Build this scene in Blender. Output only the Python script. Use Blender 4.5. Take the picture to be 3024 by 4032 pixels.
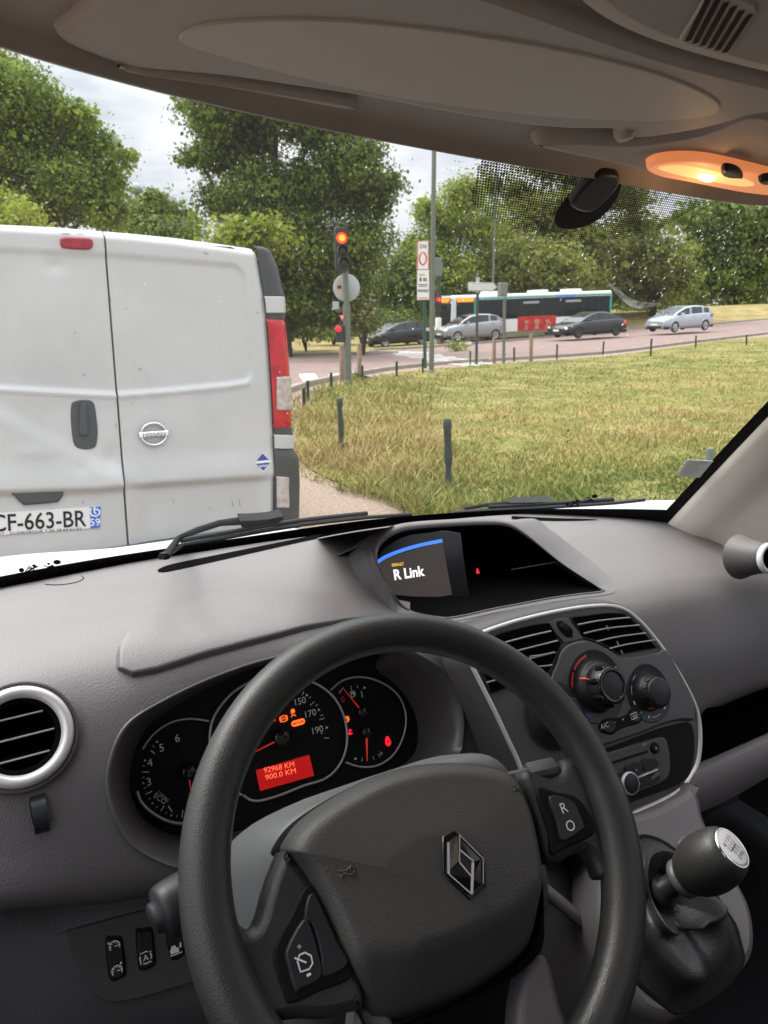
import bpy, bmesh, math, random
import numpy as np
from mathutils import Vector as V, Matrix
from mathutils.bvhtree import BVHTree
from mathutils.geometry import tessellate_polygon

for _o in list(bpy.data.objects):
    bpy.data.objects.remove(_o)
S = bpy.context.scene
C = S.collection
R = math.radians

# ---------------------------------------------------------------- camera
EYE = 1.55
YAW, PITCH = R(29), R(15)
FPX = 2911.0                                   # focal length in pixels of the 3024 x 4032 photo
FWD = V((math.sin(YAW)*math.cos(PITCH), math.cos(YAW)*math.cos(PITCH), -math.sin(PITCH)))
RGT = V((math.cos(YAW), -math.sin(YAW), 0))
UPV = RGT.cross(FWD)
CAM = V((0, 0, EYE))
cd = bpy.data.cameras.new('camera')
cam = bpy.data.objects.new('camera', cd)
C.objects.link(cam)
cam.matrix_world = Matrix(((RGT.x, UPV.x, -FWD.x, 0), (RGT.y, UPV.y, -FWD.y, 0), (RGT.z, UPV.z, -FWD.z, EYE), (0, 0, 0, 1)))
cd.sensor_fit = 'VERTICAL'
cd.sensor_height = 36.0
cd.lens = 36.0*FPX/4032
cd.clip_start = 0.02
cd.clip_end = 3000
cd.dof.use_dof = True
cd.dof.focus_distance = 0.85
cd.dof.aperture_fstop = cd.lens/1000/0.0017    # a phone's pupil of under 2 mm
S.camera = cam

# ---------------------------------------------------------------- sky and sun
SUN_EL, SUN_AZ = R(50), R(-30)                 # azimuth clockwise from +Y
w = bpy.data.worlds.new('World')
S.world = w
w.use_nodes = True
nt = w.node_tree
for n in list(nt.nodes):
    nt.nodes.remove(n)
out = nt.nodes.new('ShaderNodeOutputWorld')
bg = nt.nodes.new('ShaderNodeBackground')
bg.inputs['Strength'].default_value = 0.1
sky = nt.nodes.new('ShaderNodeTexSky')
sky.sky_type = 'NISHITA'
sky.sun_disc = False
sky.sun_elevation = SUN_EL
sky.sun_rotation = SUN_AZ
tc = nt.nodes.new('ShaderNodeTexCoord')
mp = nt.nodes.new('ShaderNodeMapping')
mp.inputs['Scale'].default_value = (1, 1, 2.6)
mp.inputs['Location'].default_value = (3.1, 0.4, 0.0)
nt.links.new(tc.outputs['Generated'], mp.inputs['Vector'])
def sky_noise(scale, detail, rough):
    n = nt.nodes.new('ShaderNodeTexNoise')
    n.inputs['Scale'].default_value = scale
    n.inputs['Detail'].default_value = detail
    n.inputs['Roughness'].default_value = rough
    nt.links.new(mp.outputs['Vector'], n.inputs['Vector'])
    return n.outputs['Fac']
def sky_ramp(inp, stops):
    r = nt.nodes.new('ShaderNodeValToRGB')
    e = r.color_ramp.elements
    while len(e) < len(stops):
        e.new(0.5)
    for k, (p, c) in enumerate(stops):
        e[k].position = p
        e[k].color = (*c, 1)
    nt.links.new(inp, r.inputs['Fac'])
    return r.outputs['Color']
def sky_mix(f, a, b, mode='MIX'):
    m = nt.nodes.new('ShaderNodeMixRGB')
    m.blend_type = mode
    for s, x in zip(('Fac', 'Color1', 'Color2'), (f, a, b)):
        if isinstance(x, (int, float)):
            m.inputs[s].default_value = x
        elif isinstance(x, tuple):
            m.inputs[s].default_value = x
        else:
            nt.links.new(x, m.inputs[s])
    return m.outputs['Color']
cloud = sky_ramp(sky_noise(3.4, 7, 0.58), [(0.34, (5.2, 5.5, 6.2)), (0.48, (7.6, 7.9, 8.5)), (0.62, (10.4, 10.5, 10.8))])
cover = sky_ramp(sky_noise(2.1, 6, 0.55), [(0.20, (0.55, 0.55, 0.55)), (0.36, (1, 1, 1))])
sep = nt.nodes.new('ShaderNodeSeparateXYZ')
nt.links.new(tc.outputs['Generated'], sep.inputs[0])
zen = sky_ramp(sep.outputs['Z'], [(0.05, (0.86, 0.86, 0.86)), (0.42, (1.15, 1.15, 1.15)), (0.9, (2.9, 2.9, 2.9))])   # an overcast sky is brightest overhead
cl2 = sky_mix(1.0, cloud, zen, 'MULTIPLY')
dp = nt.nodes.new('ShaderNodeVectorMath'); dp.operation = 'DOT_PRODUCT'                # the cloud glows where the sun stands behind it
dp.inputs[1].default_value = (math.sin(SUN_AZ)*math.cos(SUN_EL), math.cos(SUN_AZ)*math.cos(SUN_EL), math.sin(SUN_EL))
nt.links.new(tc.outputs['Generated'], dp.inputs[0])
halo = sky_ramp(dp.outputs['Value'], [(0.62, (1, 1, 1)), (0.86, (1.7, 1.68, 1.6)), (0.99, (2.6, 2.5, 2.35))])
cl2 = sky_mix(1.0, cl2, halo, 'MULTIPLY')
nt.links.new(sky_mix(cover, sky.outputs['Color'], cl2), bg.inputs['Color'])
nt.links.new(bg.outputs['Background'], out.inputs['Surface'])
sd = bpy.data.lights.new('sun', 'SUN')
sd.energy = 1.5
sd.angle = R(18)
sd.color = (1.0, 0.95, 0.86)
so = bpy.data.objects.new('sun', sd)
C.objects.link(so)
so.rotation_euler = V((-math.sin(SUN_AZ)*math.cos(SUN_EL), -math.cos(SUN_AZ)*math.cos(SUN_EL), -math.sin(SUN_EL))).to_track_quat('-Z', 'Y').to_euler()
S.view_settings.view_transform = 'Standard'
S.view_settings.look = 'None'
S.view_settings.gamma = 1
S.view_settings.exposure = 0.2
S.render.engine = 'CYCLES'
S.cycles.max_bounces = 8
S.cycles.transparent_max_bounces = 24
S.cycles.caustics_reflective = False
S.cycles.caustics_refractive = False

# ---------------------------------------------------------------- sight lines: a pixel of the photo becomes a point on a real plane
def zc(ox, oy, k):
    return lambda x, y: (ox+x*k, oy+y*k)
D = zc(0, 0, 1.8228)
Za, Zb, Zv, Zt = zc(0, 0, .9114), zc(1512, 0, .9114), zc(0, 800, .7535), zc(1100, 850, .5425)
Zr, Zd, Zs, Zl = zc(1600, 950, .8584), zc(0, 1950, .7233), zc(1200, 1950, .7378), zc(0, 2500, .6028)
Zk, Zc, Zp, Zg, Zw = zc(450, 2550, .8439), zc(1800, 2300, .7378), zc(0, 3300, .7233), zc(2300, 3000, .4665), zc(680, 2350, 1.1573)
def ray(p):
    return FWD + RGT*((p[0]-1512)/FPX) - UPV*((p[1]-2016)/FPX)
def hy(p, y):
    d = ray(p); return CAM + d*(y/d.y)
def hz(p, z):                                   # z above the ground
    d = ray(p); return CAM + d*((z-EYE)/d.z)
def hx(p, x):
    d = ray(p); return CAM + d*(x/d.x)
def hd(p, depth):
    return CAM + ray(p)*depth
def hpl(p, P0, n):
    d = ray(p); return CAM + d*((P0-CAM).dot(n)/d.dot(n))
def proj(P):
    q = P-CAM; d = q.dot(FWD)
    return (1512+FPX*q.dot(RGT)/d, 2016-FPX*q.dot(UPV)/d)
class Frame:                                    # a local plane: e1 right, e2 up, n towards the viewer
    def __init__(s, P0, e1, e2):
        s.o = V(P0); s.e1 = V(e1).normalized(); s.n = s.e1.cross(V(e2)).normalized(); s.e2 = s.n.cross(s.e1)
    def px(s, p, h=0.0):
        return hpl(p, s.o+s.n*h, s.n)
    def loc(s, p, h=0.0):
        q = s.px(p, h)-s.o
        return (q.dot(s.e1), q.dot(s.e2))
    def w(s, u, v, h=0.0):
        return s.o+s.e1*u+s.e2*v+s.n*h

# ---------------------------------------------------------------- mesh helpers
def spline(pts, n=8, closed=True):
    P = [V(p) for p in pts]; N = len(P); o = []
    for i in range(N if closed else N-1):
        if closed:
            a, b, c, d = P[i-1], P[i], P[(i+1) % N], P[(i+2) % N]
        else:
            a, b, c, d = P[max(i-1, 0)], P[i], P[i+1], P[min(i+2, N-1)]
        for k in range(n):
            t = k/n
            o.append(0.5*((2*b)+(c-a)*t+(2*a-5*b+4*c-d)*t*t+(3*b-a-3*c+d)*t**3))
    if not closed:
        o.append(P[-1].copy())
    return o
def resample(pts, n, closed=True):
    P = [V(p) for p in pts]
    if closed:
        P = P+[P[0]]
    L = [0]
    for a, b in zip(P, P[1:]):
        L.append(L[-1]+(b-a).length)
    o = []; j = 0
    for k in range(n):
        s = L[-1]*k/(n if closed else n-1)
        while j < len(P)-2 and L[j+1] < s:
            j += 1
        t = (s-L[j])/max(L[j+1]-L[j], 1e-9)
        o.append(P[j].lerp(P[j+1], min(max(t, 0), 1)))
    return o
def inset2(pts, d):                             # 2-D closed outline moved inwards by d
    N = len(pts); A = sum(pts[i][0]*pts[(i+1) % N][1]-pts[(i+1) % N][0]*pts[i][1] for i in range(N))
    s = 1 if A > 0 else -1; o = []
    for i in range(N):
        t = V(pts[(i+1) % N][:2])-V(pts[i-1][:2])
        if t.length < 1e-9:
            o.append(V(pts[i][:2])); continue
        t.normalize()
        o.append(V(pts[i][:2])+V((-t.y, t.x))*d*s)
    return o
class MB:
    def __init__(s):
        s.v = []; s.f = []; s.mi = []; s.sh = []; s.uv = None
    def add(s, vs, fs, mat=0, smooth=True):
        b = len(s.v); s.v += [V(x) for x in vs]
        for f in fs:
            s.f.append([i+b for i in f]); s.mi.append(mat); s.sh.append(smooth)
        return s
    def grid(s, rows, mat=0, smooth=True, cu=False, cv=False):
        nr, nc = len(rows), len(rows[0]); fs = []
        for i in range(nr if cv else nr-1):
            for j in range(nc if cu else nc-1):
                a, b = i, (i+1) % nr; c, d = j, (j+1) % nc
                fs.append((a*nc+c, a*nc+d, b*nc+d, b*nc+c))
        return s.add([p for r in rows for p in r], fs, mat, smooth)
    def poly(s, pts, mat=0):
        T = tessellate_polygon([[V(p) for p in pts]])
        return s.add(pts, [tuple(t) for t in T], mat, False)
    def box(s, c, sz, M=None, mat=0, bev=0.0):
        c = V(c); hx_, hy_, hz_ = sz[0]/2, sz[1]/2, sz[2]/2
        if bev > 0:
            rows = []
            for z, k in ((-hz_, 1), (-hz_+bev, 0), (hz_-bev, 0), (hz_, 1)):
                r = []
                for (sx, sy) in ((1, 1), (-1, 1), (-1, -1), (1, -1)):
                    for q in range(4):
                        a = math.atan2(sy, sx)-R(45)+R(30)*q
                        rr = bev*(1-0.55*k)
                        r.append(V((sx*(hx_-bev)+math.cos(a)*rr, sy*(hy_-bev)+math.sin(a)*rr, z)))
                rows.append(r)
            n = len(rows[0]); vs = [p for r in rows for p in r]
            fs = [(i*n+j, i*n+(j+1) % n, (i+1)*n+(j+1) % n, (i+1)*n+j) for i in range(3) for j in range(n)]
            fs += [tuple(range(n))[::-1], tuple(range(3*n, 4*n))]
        else:
            vs = [V((x*hx_, y*hy_, z*hz_)) for z in (-1, 1) for y in (-1, 1) for x in (-1, 1)]
            fs = [(0, 2, 3, 1), (4, 5, 7, 6), (0, 1, 5, 4), (2, 6, 7, 3), (0, 4, 6, 2), (1, 3, 7, 5)]
        if M is not None:
            vs = [M @ q for q in vs]
        return s.add([q+c for q in vs], fs, mat, False)
    def tube(s, pts, r, n=10, mat=0, closed=False, caps=True, flat=1.0, up=None):
        P = [V(p) for p in pts]; N = len(P); rows = []
        prev = None
        for i in range(N):
            t = (P[(i+1) % N]-P[i-1]) if closed else (P[min(i+1, N-1)]-P[max(i-1, 0)])
            t.normalize()
            if up is not None:
                a = t.cross(V(up)).normalized()
            elif prev is None:
                a = t.cross(V((0, 0, 1)) if abs(t.z) < .9 else V((1, 0, 0))).normalized()
            else:
                a = (prev-t*prev.dot(t)).normalized()
            prev = a; b = t.cross(a)
            rr = r[i] if isinstance(r, (list, tuple)) else r
            rows.append([P[i]+a*math.cos(2*math.pi*k/n)*rr+b*math.sin(2*math.pi*k/n)*rr*flat for k in range(n)])
        s.grid(rows, mat, True, cu=True, cv=closed)
        if caps and not closed:
            s.add(rows[0], [tuple(range(n))[::-1]], mat, False)
            s.add(rows[-1], [tuple(range(n))], mat, False)
        return s
    def lathe(s, prof, o, ax, n=24, mat=0, e1=None):   # prof: (radius, height along ax)
        ax = V(ax).normalized()
        e1 = V(e1).normalized() if e1 is not None else ax.cross(V((0, 0, 1)) if abs(ax.z) < .9 else V((1, 0, 0))).normalized()
        e2 = ax.cross(e1)
        rows = [[V(o)+ax*h+e1*math.cos(2*math.pi*k/n)*r+e2*math.sin(2*math.pi*k/n)*r for k in range(n)] for r, h in prof]
        return s.grid(rows, mat, True, cu=True)
    def plate(s, fr, outl, h0, h1, bev=0.0, mat=0, smooth_side=True):   # outl: 2-D local outline
        o = [V(p[:2]) for p in outl]
        rings = [[fr.w(p.x, p.y, h0) for p in o]]
        if bev:
            k1 = inset2(o, bev*.3); k2 = inset2(o, bev)
            rings += [[fr.w(p.x, p.y, h1-bev) for p in o], [fr.w(p[0], p[1], h1-bev*.3) for p in k1], [fr.w(p[0], p[1], h1) for p in k2]]
            top = k2
        else:
            rings.append([fr.w(p.x, p.y, h1) for p in o]); top = o
        s.grid(rings, mat, smooth_side and bev > 0, cu=True)
        s.poly([fr.w(p[0], p[1], h1) for p in top], mat)
        return s
    def dome(s, fr, outl, hf, rings=10, mat=0, cen=None):   # outl 2-D; hf(u, v, k) height, k = 0 at the rim and 1 at the centre
        o = [V(p[:2]) for p in outl]
        c = V(cen) if cen else sum(o, V((0, 0)))/len(o)
        rows = []
        for i in range(rings+1):
            t = i/rings
            rows.append([fr.w(*(p.lerp(c, t)), hf(*(p.lerp(c, t)), t)) for p in o])
        return s.grid(rows, mat, True, cu=True)
    def ribbon(s, fr, pts, wd, h=0.0006, mat=0, closed=False):   # flat stroke lying on a plane; pts 2-D local
        P = [V(p[:2]) for p in pts]; N = len(P); A = []; B = []
        for i in range(N):
            t = (P[(i+1) % N]-P[i-1]) if closed else (P[min(i+1, N-1)]-P[max(i-1, 0)])
            if t.length < 1e-9:
                t = V((1, 0))
            t.normalize(); nn = V((-t.y, t.x))*wd/2
            A.append(fr.w(*(P[i]+nn), h)); B.append(fr.w(*(P[i]-nn), h))
        return s.grid([A, B], mat, False, cu=closed)
    def disc(s, fr, u, v, r, h=0.0006, mat=0, n=20):
        return s.poly([fr.w(u+r*math.cos(2*math.pi*k/n), v+r*math.sin(2*math.pi*k/n), h) for k in range(n)], mat)
    def text(s, fr, txt, u0, v0, wd=None, ht=None, ang=0.0, h=0.0006, mat=0, bold=0.0, align='L'):
        vs, fs = text_mesh(txt, bold)
        x0, x1 = min(q[0] for q in vs), max(q[0] for q in vs)
        kx = wd/(x1-x0) if wd else None
        ky = ht/0.729 if ht else None            # cap height of the built-in face
        kx = kx or ky; ky = ky or kx
        W_ = (x1-x0)*kx
        dx = -x0*kx-(0 if align == 'L' else W_/2 if align == 'C' else W_)
        ca, sa = math.cos(ang), math.sin(ang)
        o = []
        for x, y in vs:
            a, b = x*kx+dx, y*ky
            o.append(fr.w(u0+a*ca-b*sa, v0+a*sa+b*ca, h))
        return s.add(o, fs, mat, False)
    def build(s, name, mats, parent=None, origin=None):
        o0 = V(parent['_o']) if parent is not None and '_o' in parent else (V(origin) if origin is not None else V((0, 0, 0)))
        me = bpy.data.meshes.new(name)
        me.from_pydata([tuple(q-o0) for q in s.v], [], s.f)
        if not isinstance(mats, (list, tuple)):
            mats = [mats]
        for m in mats:
            me.materials.append(m)
        me.polygons.foreach_set('material_index', s.mi)
        me.polygons.foreach_set('use_smooth', s.sh)
        if s.uv is not None:
            l = me.uv_layers.new(name='UVMap')
            li = np.empty(len(me.loops), dtype=np.int32)
            me.loops.foreach_get('vertex_index', li)
            l.data.foreach_set('uv', np.array(s.uv, dtype=np.float32)[li].ravel())
        me.update()
        ob = bpy.data.objects.new(name, me)
        C.objects.link(ob)
        if parent is not None:
            ob.parent = parent
            if '_o' in parent:
                ob['_o'] = tuple(o0)
        else:
            ob.location = o0
            ob['_o'] = tuple(o0)
        return ob
_tm = {}
def text_mesh(txt, bold=0.0):
    k = (txt, bold)
    if k not in _tm:
        cu = bpy.data.curves.new('lettering', 'FONT')
        cu.body = txt; cu.resolution_u = 3; cu.offset = bold
        ob = bpy.data.objects.new('lettering', cu)
        C.objects.link(ob)
        dg = bpy.context.evaluated_depsgraph_get()
        me = bpy.data.meshes.new_from_object(ob.evaluated_get(dg))
        _tm[k] = ([(q.co.x, q.co.y) for q in me.vertices], [tuple(p.vertices) for p in me.polygons])
        bpy.data.objects.remove(ob); bpy.data.curves.remove(cu); bpy.data.meshes.remove(me)
    return _tm[k]
def root(name, loc, label=None, cat=None, group=None, kind=None):
    o = bpy.data.objects.new(name, None)
    C.objects.link(o); o.location = loc; o['_o'] = tuple(loc)
    o.empty_display_size = 0.2
    return tag(o, label, cat, group, kind)
def tag(o, label=None, cat=None, group=None, kind=None):
    for k, x in (('label', label), ('category', cat), ('group', group), ('kind', kind)):
        if x:
            o[k] = x
    return o
def copy_tree(o, parent=None):
    c = o.copy(); C.objects.link(c)
    if parent is not None:
        c.parent = parent
    for ch in list(o.children):
        copy_tree(ch, c)
    return c

# ---------------------------------------------------------------- materials
def pbr(name, col, rough=0.5, metal=0.0, var=0.0, vscale=3.0, col2=None, bump=None, emis=None, estr=0.0, spec=0.5, rvar=0.0, coat=0.0, trans=0.0):
    m = bpy.data.materials.new(name); m.use_nodes = True
    t = m.node_tree; b = t.nodes['Principled BSDF']
    b.inputs['Base Color'].default_value = (*col, 1)
    b.inputs['Roughness'].default_value = rough
    b.inputs['Metallic'].default_value = metal
    b.inputs['Specular IOR Level'].default_value = spec
    b.inputs['Coat Weight'].default_value = coat
    b.inputs['Coat Roughness'].default_value = 0.06
    b.inputs['Transmission Weight'].default_value = trans
    if emis:
        b.inputs['Emission Color'].default_value = (*emis, 1)
        b.inputs['Emission Strength'].default_value = estr
    co = t.nodes.new('ShaderNodeTexCoord')
    if var or col2 or rvar:
        n = t.nodes.new('ShaderNodeTexNoise')
        n.inputs['Scale'].default_value = vscale; n.inputs['Detail'].default_value = 6; n.inputs['Roughness'].default_value = 0.6
        t.links.new(co.outputs['Object'], n.inputs['Vector'])
        if var or col2:
            r = t.nodes.new('ShaderNodeValToRGB')
            a, c2 = r.color_ramp.elements
            a.position, c2.position = 0.32, 0.68
            hi = col2 or tuple(min(1, x*(1+var)) for x in col)
            lo = col if col2 else tuple(x*(1-var) for x in col)
            a.color = (*lo, 1); c2.color = (*hi, 1)
            t.links.new(n.outputs['Fac'], r.inputs['Fac'])
            t.links.new(r.outputs['Color'], b.inputs['Base Color'])
        if rvar:
            mr = t.nodes.new('ShaderNodeMapRange')
            mr.inputs['From Min'].default_value = 0.3; mr.inputs['From Max'].default_value = 0.7
            mr.inputs['To Min'].default_value = rough-rvar; mr.inputs['To Max'].default_value = rough+rvar
            t.links.new(n.outputs['Fac'], mr.inputs['Value'])
            t.links.new(mr.outputs['Result'], b.inputs['Roughness'])
    if bump:
        kind, sc, st = bump[:3]
        dist = bump[3] if len(bump) > 3 else 0.001
        if kind == 'leather':
            x = t.nodes.new('ShaderNodeTexVoronoi'); x.feature = 'SMOOTH_F1'
            x.inputs['Scale'].default_value = sc; x.inputs['Randomness'].default_value = 1
            hgt = x.outputs['Distance']
        else:
            x = t.nodes.new('ShaderNodeTexNoise')
            x.inputs['Scale'].default_value = sc; x.inputs['Detail'].default_value = 3
            hgt = x.outputs['Fac']
        src = co.outputs['Object']
        if kind == 'brushed':
            mm = t.nodes.new('ShaderNodeMapping')
            mm.inputs['Rotation'].default_value = (0.35, 0.0, 0.0)
            mm.inputs['Scale'].default_value = (0.14, 1.0, 0.8)
            t.links.new(src, mm.inputs['Vector']); src = mm.outputs['Vector']
        t.links.new(src, x.inputs['Vector'])
        bp = t.nodes.new('ShaderNodeBump')
        bp.inputs['Strength'].default_value = st; bp.inputs['Distance'].default_value = dist
        t.links.new(hgt, bp.inputs['Height'])
        t.links.new(bp.outputs['Normal'], b.inputs['Normal'])
    return m
def glow(name, col, st, lit=None):
    return pbr(name, lit or tuple(x*.6 for x in col), 0.4, emis=col, estr=st)
# ================================================================ the white van we sit in
M = {}
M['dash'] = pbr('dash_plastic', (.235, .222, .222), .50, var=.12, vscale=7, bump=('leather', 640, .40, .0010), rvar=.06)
def top_lit(m, lo, hi):
    """light and shade put into the colour: faces that point up are paler"""
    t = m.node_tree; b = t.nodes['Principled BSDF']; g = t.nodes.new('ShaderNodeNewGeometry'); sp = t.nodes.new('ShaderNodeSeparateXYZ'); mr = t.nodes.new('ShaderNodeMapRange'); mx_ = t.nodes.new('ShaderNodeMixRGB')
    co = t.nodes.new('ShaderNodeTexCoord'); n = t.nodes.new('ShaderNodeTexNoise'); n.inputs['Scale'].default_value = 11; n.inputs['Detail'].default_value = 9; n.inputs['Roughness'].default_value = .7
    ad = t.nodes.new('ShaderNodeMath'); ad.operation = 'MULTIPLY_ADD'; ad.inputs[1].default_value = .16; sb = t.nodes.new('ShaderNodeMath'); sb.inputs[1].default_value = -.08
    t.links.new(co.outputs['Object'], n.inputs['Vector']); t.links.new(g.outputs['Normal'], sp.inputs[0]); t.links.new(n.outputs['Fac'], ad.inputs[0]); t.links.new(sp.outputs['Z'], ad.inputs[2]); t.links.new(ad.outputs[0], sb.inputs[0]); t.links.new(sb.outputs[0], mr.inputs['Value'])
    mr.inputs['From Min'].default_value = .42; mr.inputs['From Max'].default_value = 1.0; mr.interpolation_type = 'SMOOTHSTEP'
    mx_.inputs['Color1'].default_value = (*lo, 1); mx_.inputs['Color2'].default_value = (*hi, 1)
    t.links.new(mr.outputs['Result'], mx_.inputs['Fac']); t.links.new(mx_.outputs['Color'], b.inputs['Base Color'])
top_lit(M['dash'], (.086, .079, .080), (.20, .184, .182))  # dash top coloured as if lit, steep fascia as if shaded
M['fascia'] = pbr('fascia_plastic', (.074, .069, .071), .5, var=.10, vscale=7, bump=('leather', 640, .40, .0010), rvar=.05)
M['stack'] = pbr('stack_plastic', (.068, .064, .065), .38, var=.06, vscale=9, bump=('noise', 900, .12, .0004))
M['trim'] = pbr('grey_trim', (.145, .132, .136), .5, var=.06, bump=('noise', 900, .15, .0005))
M['black'] = pbr('matt_black', (.010, .010, .011), .6, spec=.12)
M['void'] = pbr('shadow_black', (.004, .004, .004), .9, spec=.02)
M['bonnet'] = pbr('bonnet_paint', (.44, .455, .46), .55, var=.03, vscale=2, spec=.12)
M['blade'] = pbr('vent_blade_edge', (.34, .33, .32), .3)
M['gloss'] = pbr('gloss_black', (.008, .008, .010), .12)
M['rim'] = pbr('rim_foam', (.034, .033, .033), .42, var=.10, vscale=12, bump=('leather', 820, .24, .0009), rvar=.05)
M['pad'] = pbr('pad_plastic', (.062, .059, .057), .5, var=.07, vscale=8, bump=('leather', 700, .26, .0010))
M['shroud'] = pbr('shroud_plastic', (.095, .098, .10), .42, var=.06, vscale=8, bump=('noise', 1100, .1, .0004))
M['silver'] = pbr('silver_paint', (.68, .65, .65), .36, metal=.35)
M['chrome'] = pbr('chrome', (.78, .78, .8), .1, metal=1)
M['liner'] = pbr('headliner', (.40, .375, .352), .85, var=.05, vscale=30, bump=('noise', 900, .25, .0008))
M['visor'] = pbr('visor_vinyl', (.41, .385, .362), .6, var=.04, bump=('noise', 700, .2, .0006))
M['visor2'] = pbr('visor_centre', (.52, .495, .435), .55, var=.03, bump=('noise', 700, .2, .0006))
M['pillar'] = pbr('pillar_beige', (.86, .79, .71), .6, var=.04, bump=('noise', 600, .2, .0006))
M['white'] = pbr('white_mark', (.8, .8, .8), .5)
M['dim'] = pbr('grey_mark', (.42, .42, .42), .5)
M['redmark'] = pbr('red_mark', (.62, .03, .02), .4)
M['bluemark'] = pbr('blue_mark', (.03, .09, .5), .4)
M['leather'] = pbr('gaiter_leather', (.035, .033, .034), .36, var=.1, vscale=20, bump=('leather', 620, .4, .0010))
M['glossgrey'] = pbr('button_black', (.022, .022, .024), .4, spec=.3)
M['needle'] = pbr('needle_red', (.7, .03, .015), .4, emis=(1, .05, .02), estr=.25)
M['lit_orange'] = glow('lit_orange', (1, .13, .02), 1.5)
M['lit_red'] = glow('lit_red', (1, .012, .03), 1.2)
M['lcd'] = glow('lcd_red', (.42, .006, .006), .75)
M['lcd_text'] = glow('lcd_text', (1, .16, .07), 1.1)
M['scr'] = glow('screen_dark', (.045, .036, .032), .9, lit=(.01, .01, .01))
M['scr_blue'] = glow('screen_blue', (.06, .22, .95), 1.0)
M['scr_white'] = glow('screen_white', (.95, .93, .88), 1.0)
M['scr_yel'] = glow('screen_yellow', (1, .62, .05), 1.0)

VB = V((.64, -.2, 0))
van = root('delivery_van', VB, 'our own small white delivery van, its grey cab and steering wheel filling the foreground', 'van')
def P(mb, name, mat, parent=None):
    return mb.build(name, mat, parent if parent is not None else van)
def rel(y, z, x):
    return V((x, y, z+EYE))

# ---- dashboard: profiles (y, z below the eye) at stations across the cab
ST = [
 (-.22, [(1.06, -.37), (.99, -.352), (.90, -.342), (.81, -.334), (.74, -.342), (.70, -.365), (.665, -.405), (.64, -.44), (.625, -.465), (.645, -.485), (.70, -.49)]),
 (-.05, [(1.10, -.37), (1.0, -.352), (.90, -.342), (.81, -.332), (.745, -.338), (.705, -.362), (.668, -.405), (.64, -.45), (.622, -.485), (.64, -.508), (.70, -.515)]),
 (.05, [(1.12, -.372), (1.0, -.354), (.90, -.344), (.81, -.332), (.75, -.338), (.71, -.362), (.67, -.41), (.64, -.465), (.622, -.515), (.64, -.54), (.70, -.545)]),
 (.13, [(1.14, -.375), (1.0, -.358), (.90, -.345), (.82, -.330), (.755, -.337), (.71, -.362), (.67, -.42), (.64, -.475), (.62, -.53), (.64, -.555), (.70, -.56)]),
 (.20, [(1.155, -.377), (1.0, -.362), (.90, -.345), (.82, -.328), (.755, -.338), (.712, -.362), (.67, -.43), (.64, -.485), (.62, -.54), (.64, -.565), (.70, -.57)]),
 (.30, [(1.165, -.38), (1.0, -.366), (.90, -.352), (.82, -.336), (.755, -.347), (.712, -.37), (.67, -.44), (.64, -.495), (.62, -.545), (.64, -.57), (.70, -.575)]),
 (.40, [(1.165, -.38), (1.0, -.366), (.90, -.366), (.82, -.362), (.755, -.372), (.712, -.392), (.67, -.46), (.64, -.51), (.62, -.555), (.64, -.58), (.70, -.585)]),
 (.48, [(1.16, -.38), (1.0, -.368), (.90, -.374), (.82, -.38), (.755, -.39), (.715, -.405), (.68, -.47), (.655, -.525), (.63, -.57), (.65, -.60), (.70, -.60)]),
 (.64, [(1.15, -.38), (1.0, -.372), (.90, -.385), (.82, -.40), (.77, -.418), (.74, -.435), (.70, -.49), (.68, -.54), (.66, -.59), (.67, -.62), (.70, -.62)]),
 (.86, [(1.13, -.385), (1.0, -.388), (.90, -.408), (.83, -.424), (.79, -.437), (.755, -.462), (.715, -.52), (.69, -.575), (.675, -.62), (.70, -.64), (.76, -.63)]),
 (1.05, [(1.10, -.395), (1.0, -.398), (.90, -.425), (.84, -.438), (.80, -.45), (.765, -.475), (.725, -.53), (.70, -.58), (.69, -.62), (.715, -.64), (.77, -.63)]),
 (1.22, [(1.02, -.405), (.96, -.41), (.90, -.435), (.84, -.447), (.80, -.458), (.765, -.48), (.73, -.535), (.705, -.585), (.695, -.625), (.72, -.645), (.77, -.635)]),
 (1.50, [(.80, -.41), (.79, -.415), (.78, -.44), (.77, -.455), (.76, -.465), (.74, -.49), (.72, -.54), (.70, -.59), (.69, -.63), (.71, -.65), (.75, -.64)]),
]
def dash_rows(nx=170, nt=110):
    cols = []
    for x, pr in ST:
        cols.append(resample(spline([V((x, y, z+EYE)) for y, z in pr], 10, False), nt, False))
    rows = []
    for k in range(nt):
        line = spline([c[k] for c in cols], 16, False)
        rows.append(resample(line, nx, False))
    return rows
ROWS = dash_rows()
_nc = len(ROWS[0])
_dv = [p for r in ROWS for p in r]
_df = [(i*_nc+j, i*_nc+j+1, (i+1)*_nc+j+1, (i+1)*_nc+j) for i in range(len(ROWS)-1) for j in range(_nc-1)]
DASH = BVHTree.FromPolygons(_dv, _df)
def cast(p, lift=0.0, tree=None, fall=.75):
    d = ray(p).normalized()
    loc, n, i, dist = (tree or DASH).ray_cast(CAM, d)
    if loc is None:
        return hy(p, fall)
    if n.dot(d) > 0:
        n = -n
    return loc+n*lift
def inside(p, poly):
    x, y = p; r = False
    for i in range(len(poly)):
        a, b = poly[i-1], poly[i]
        if (a[1] > y) != (b[1] > y) and x < (b[0]-a[0])*(y-a[1])/(b[1]-a[1])+a[0]:
            r = not r
    return r
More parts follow.
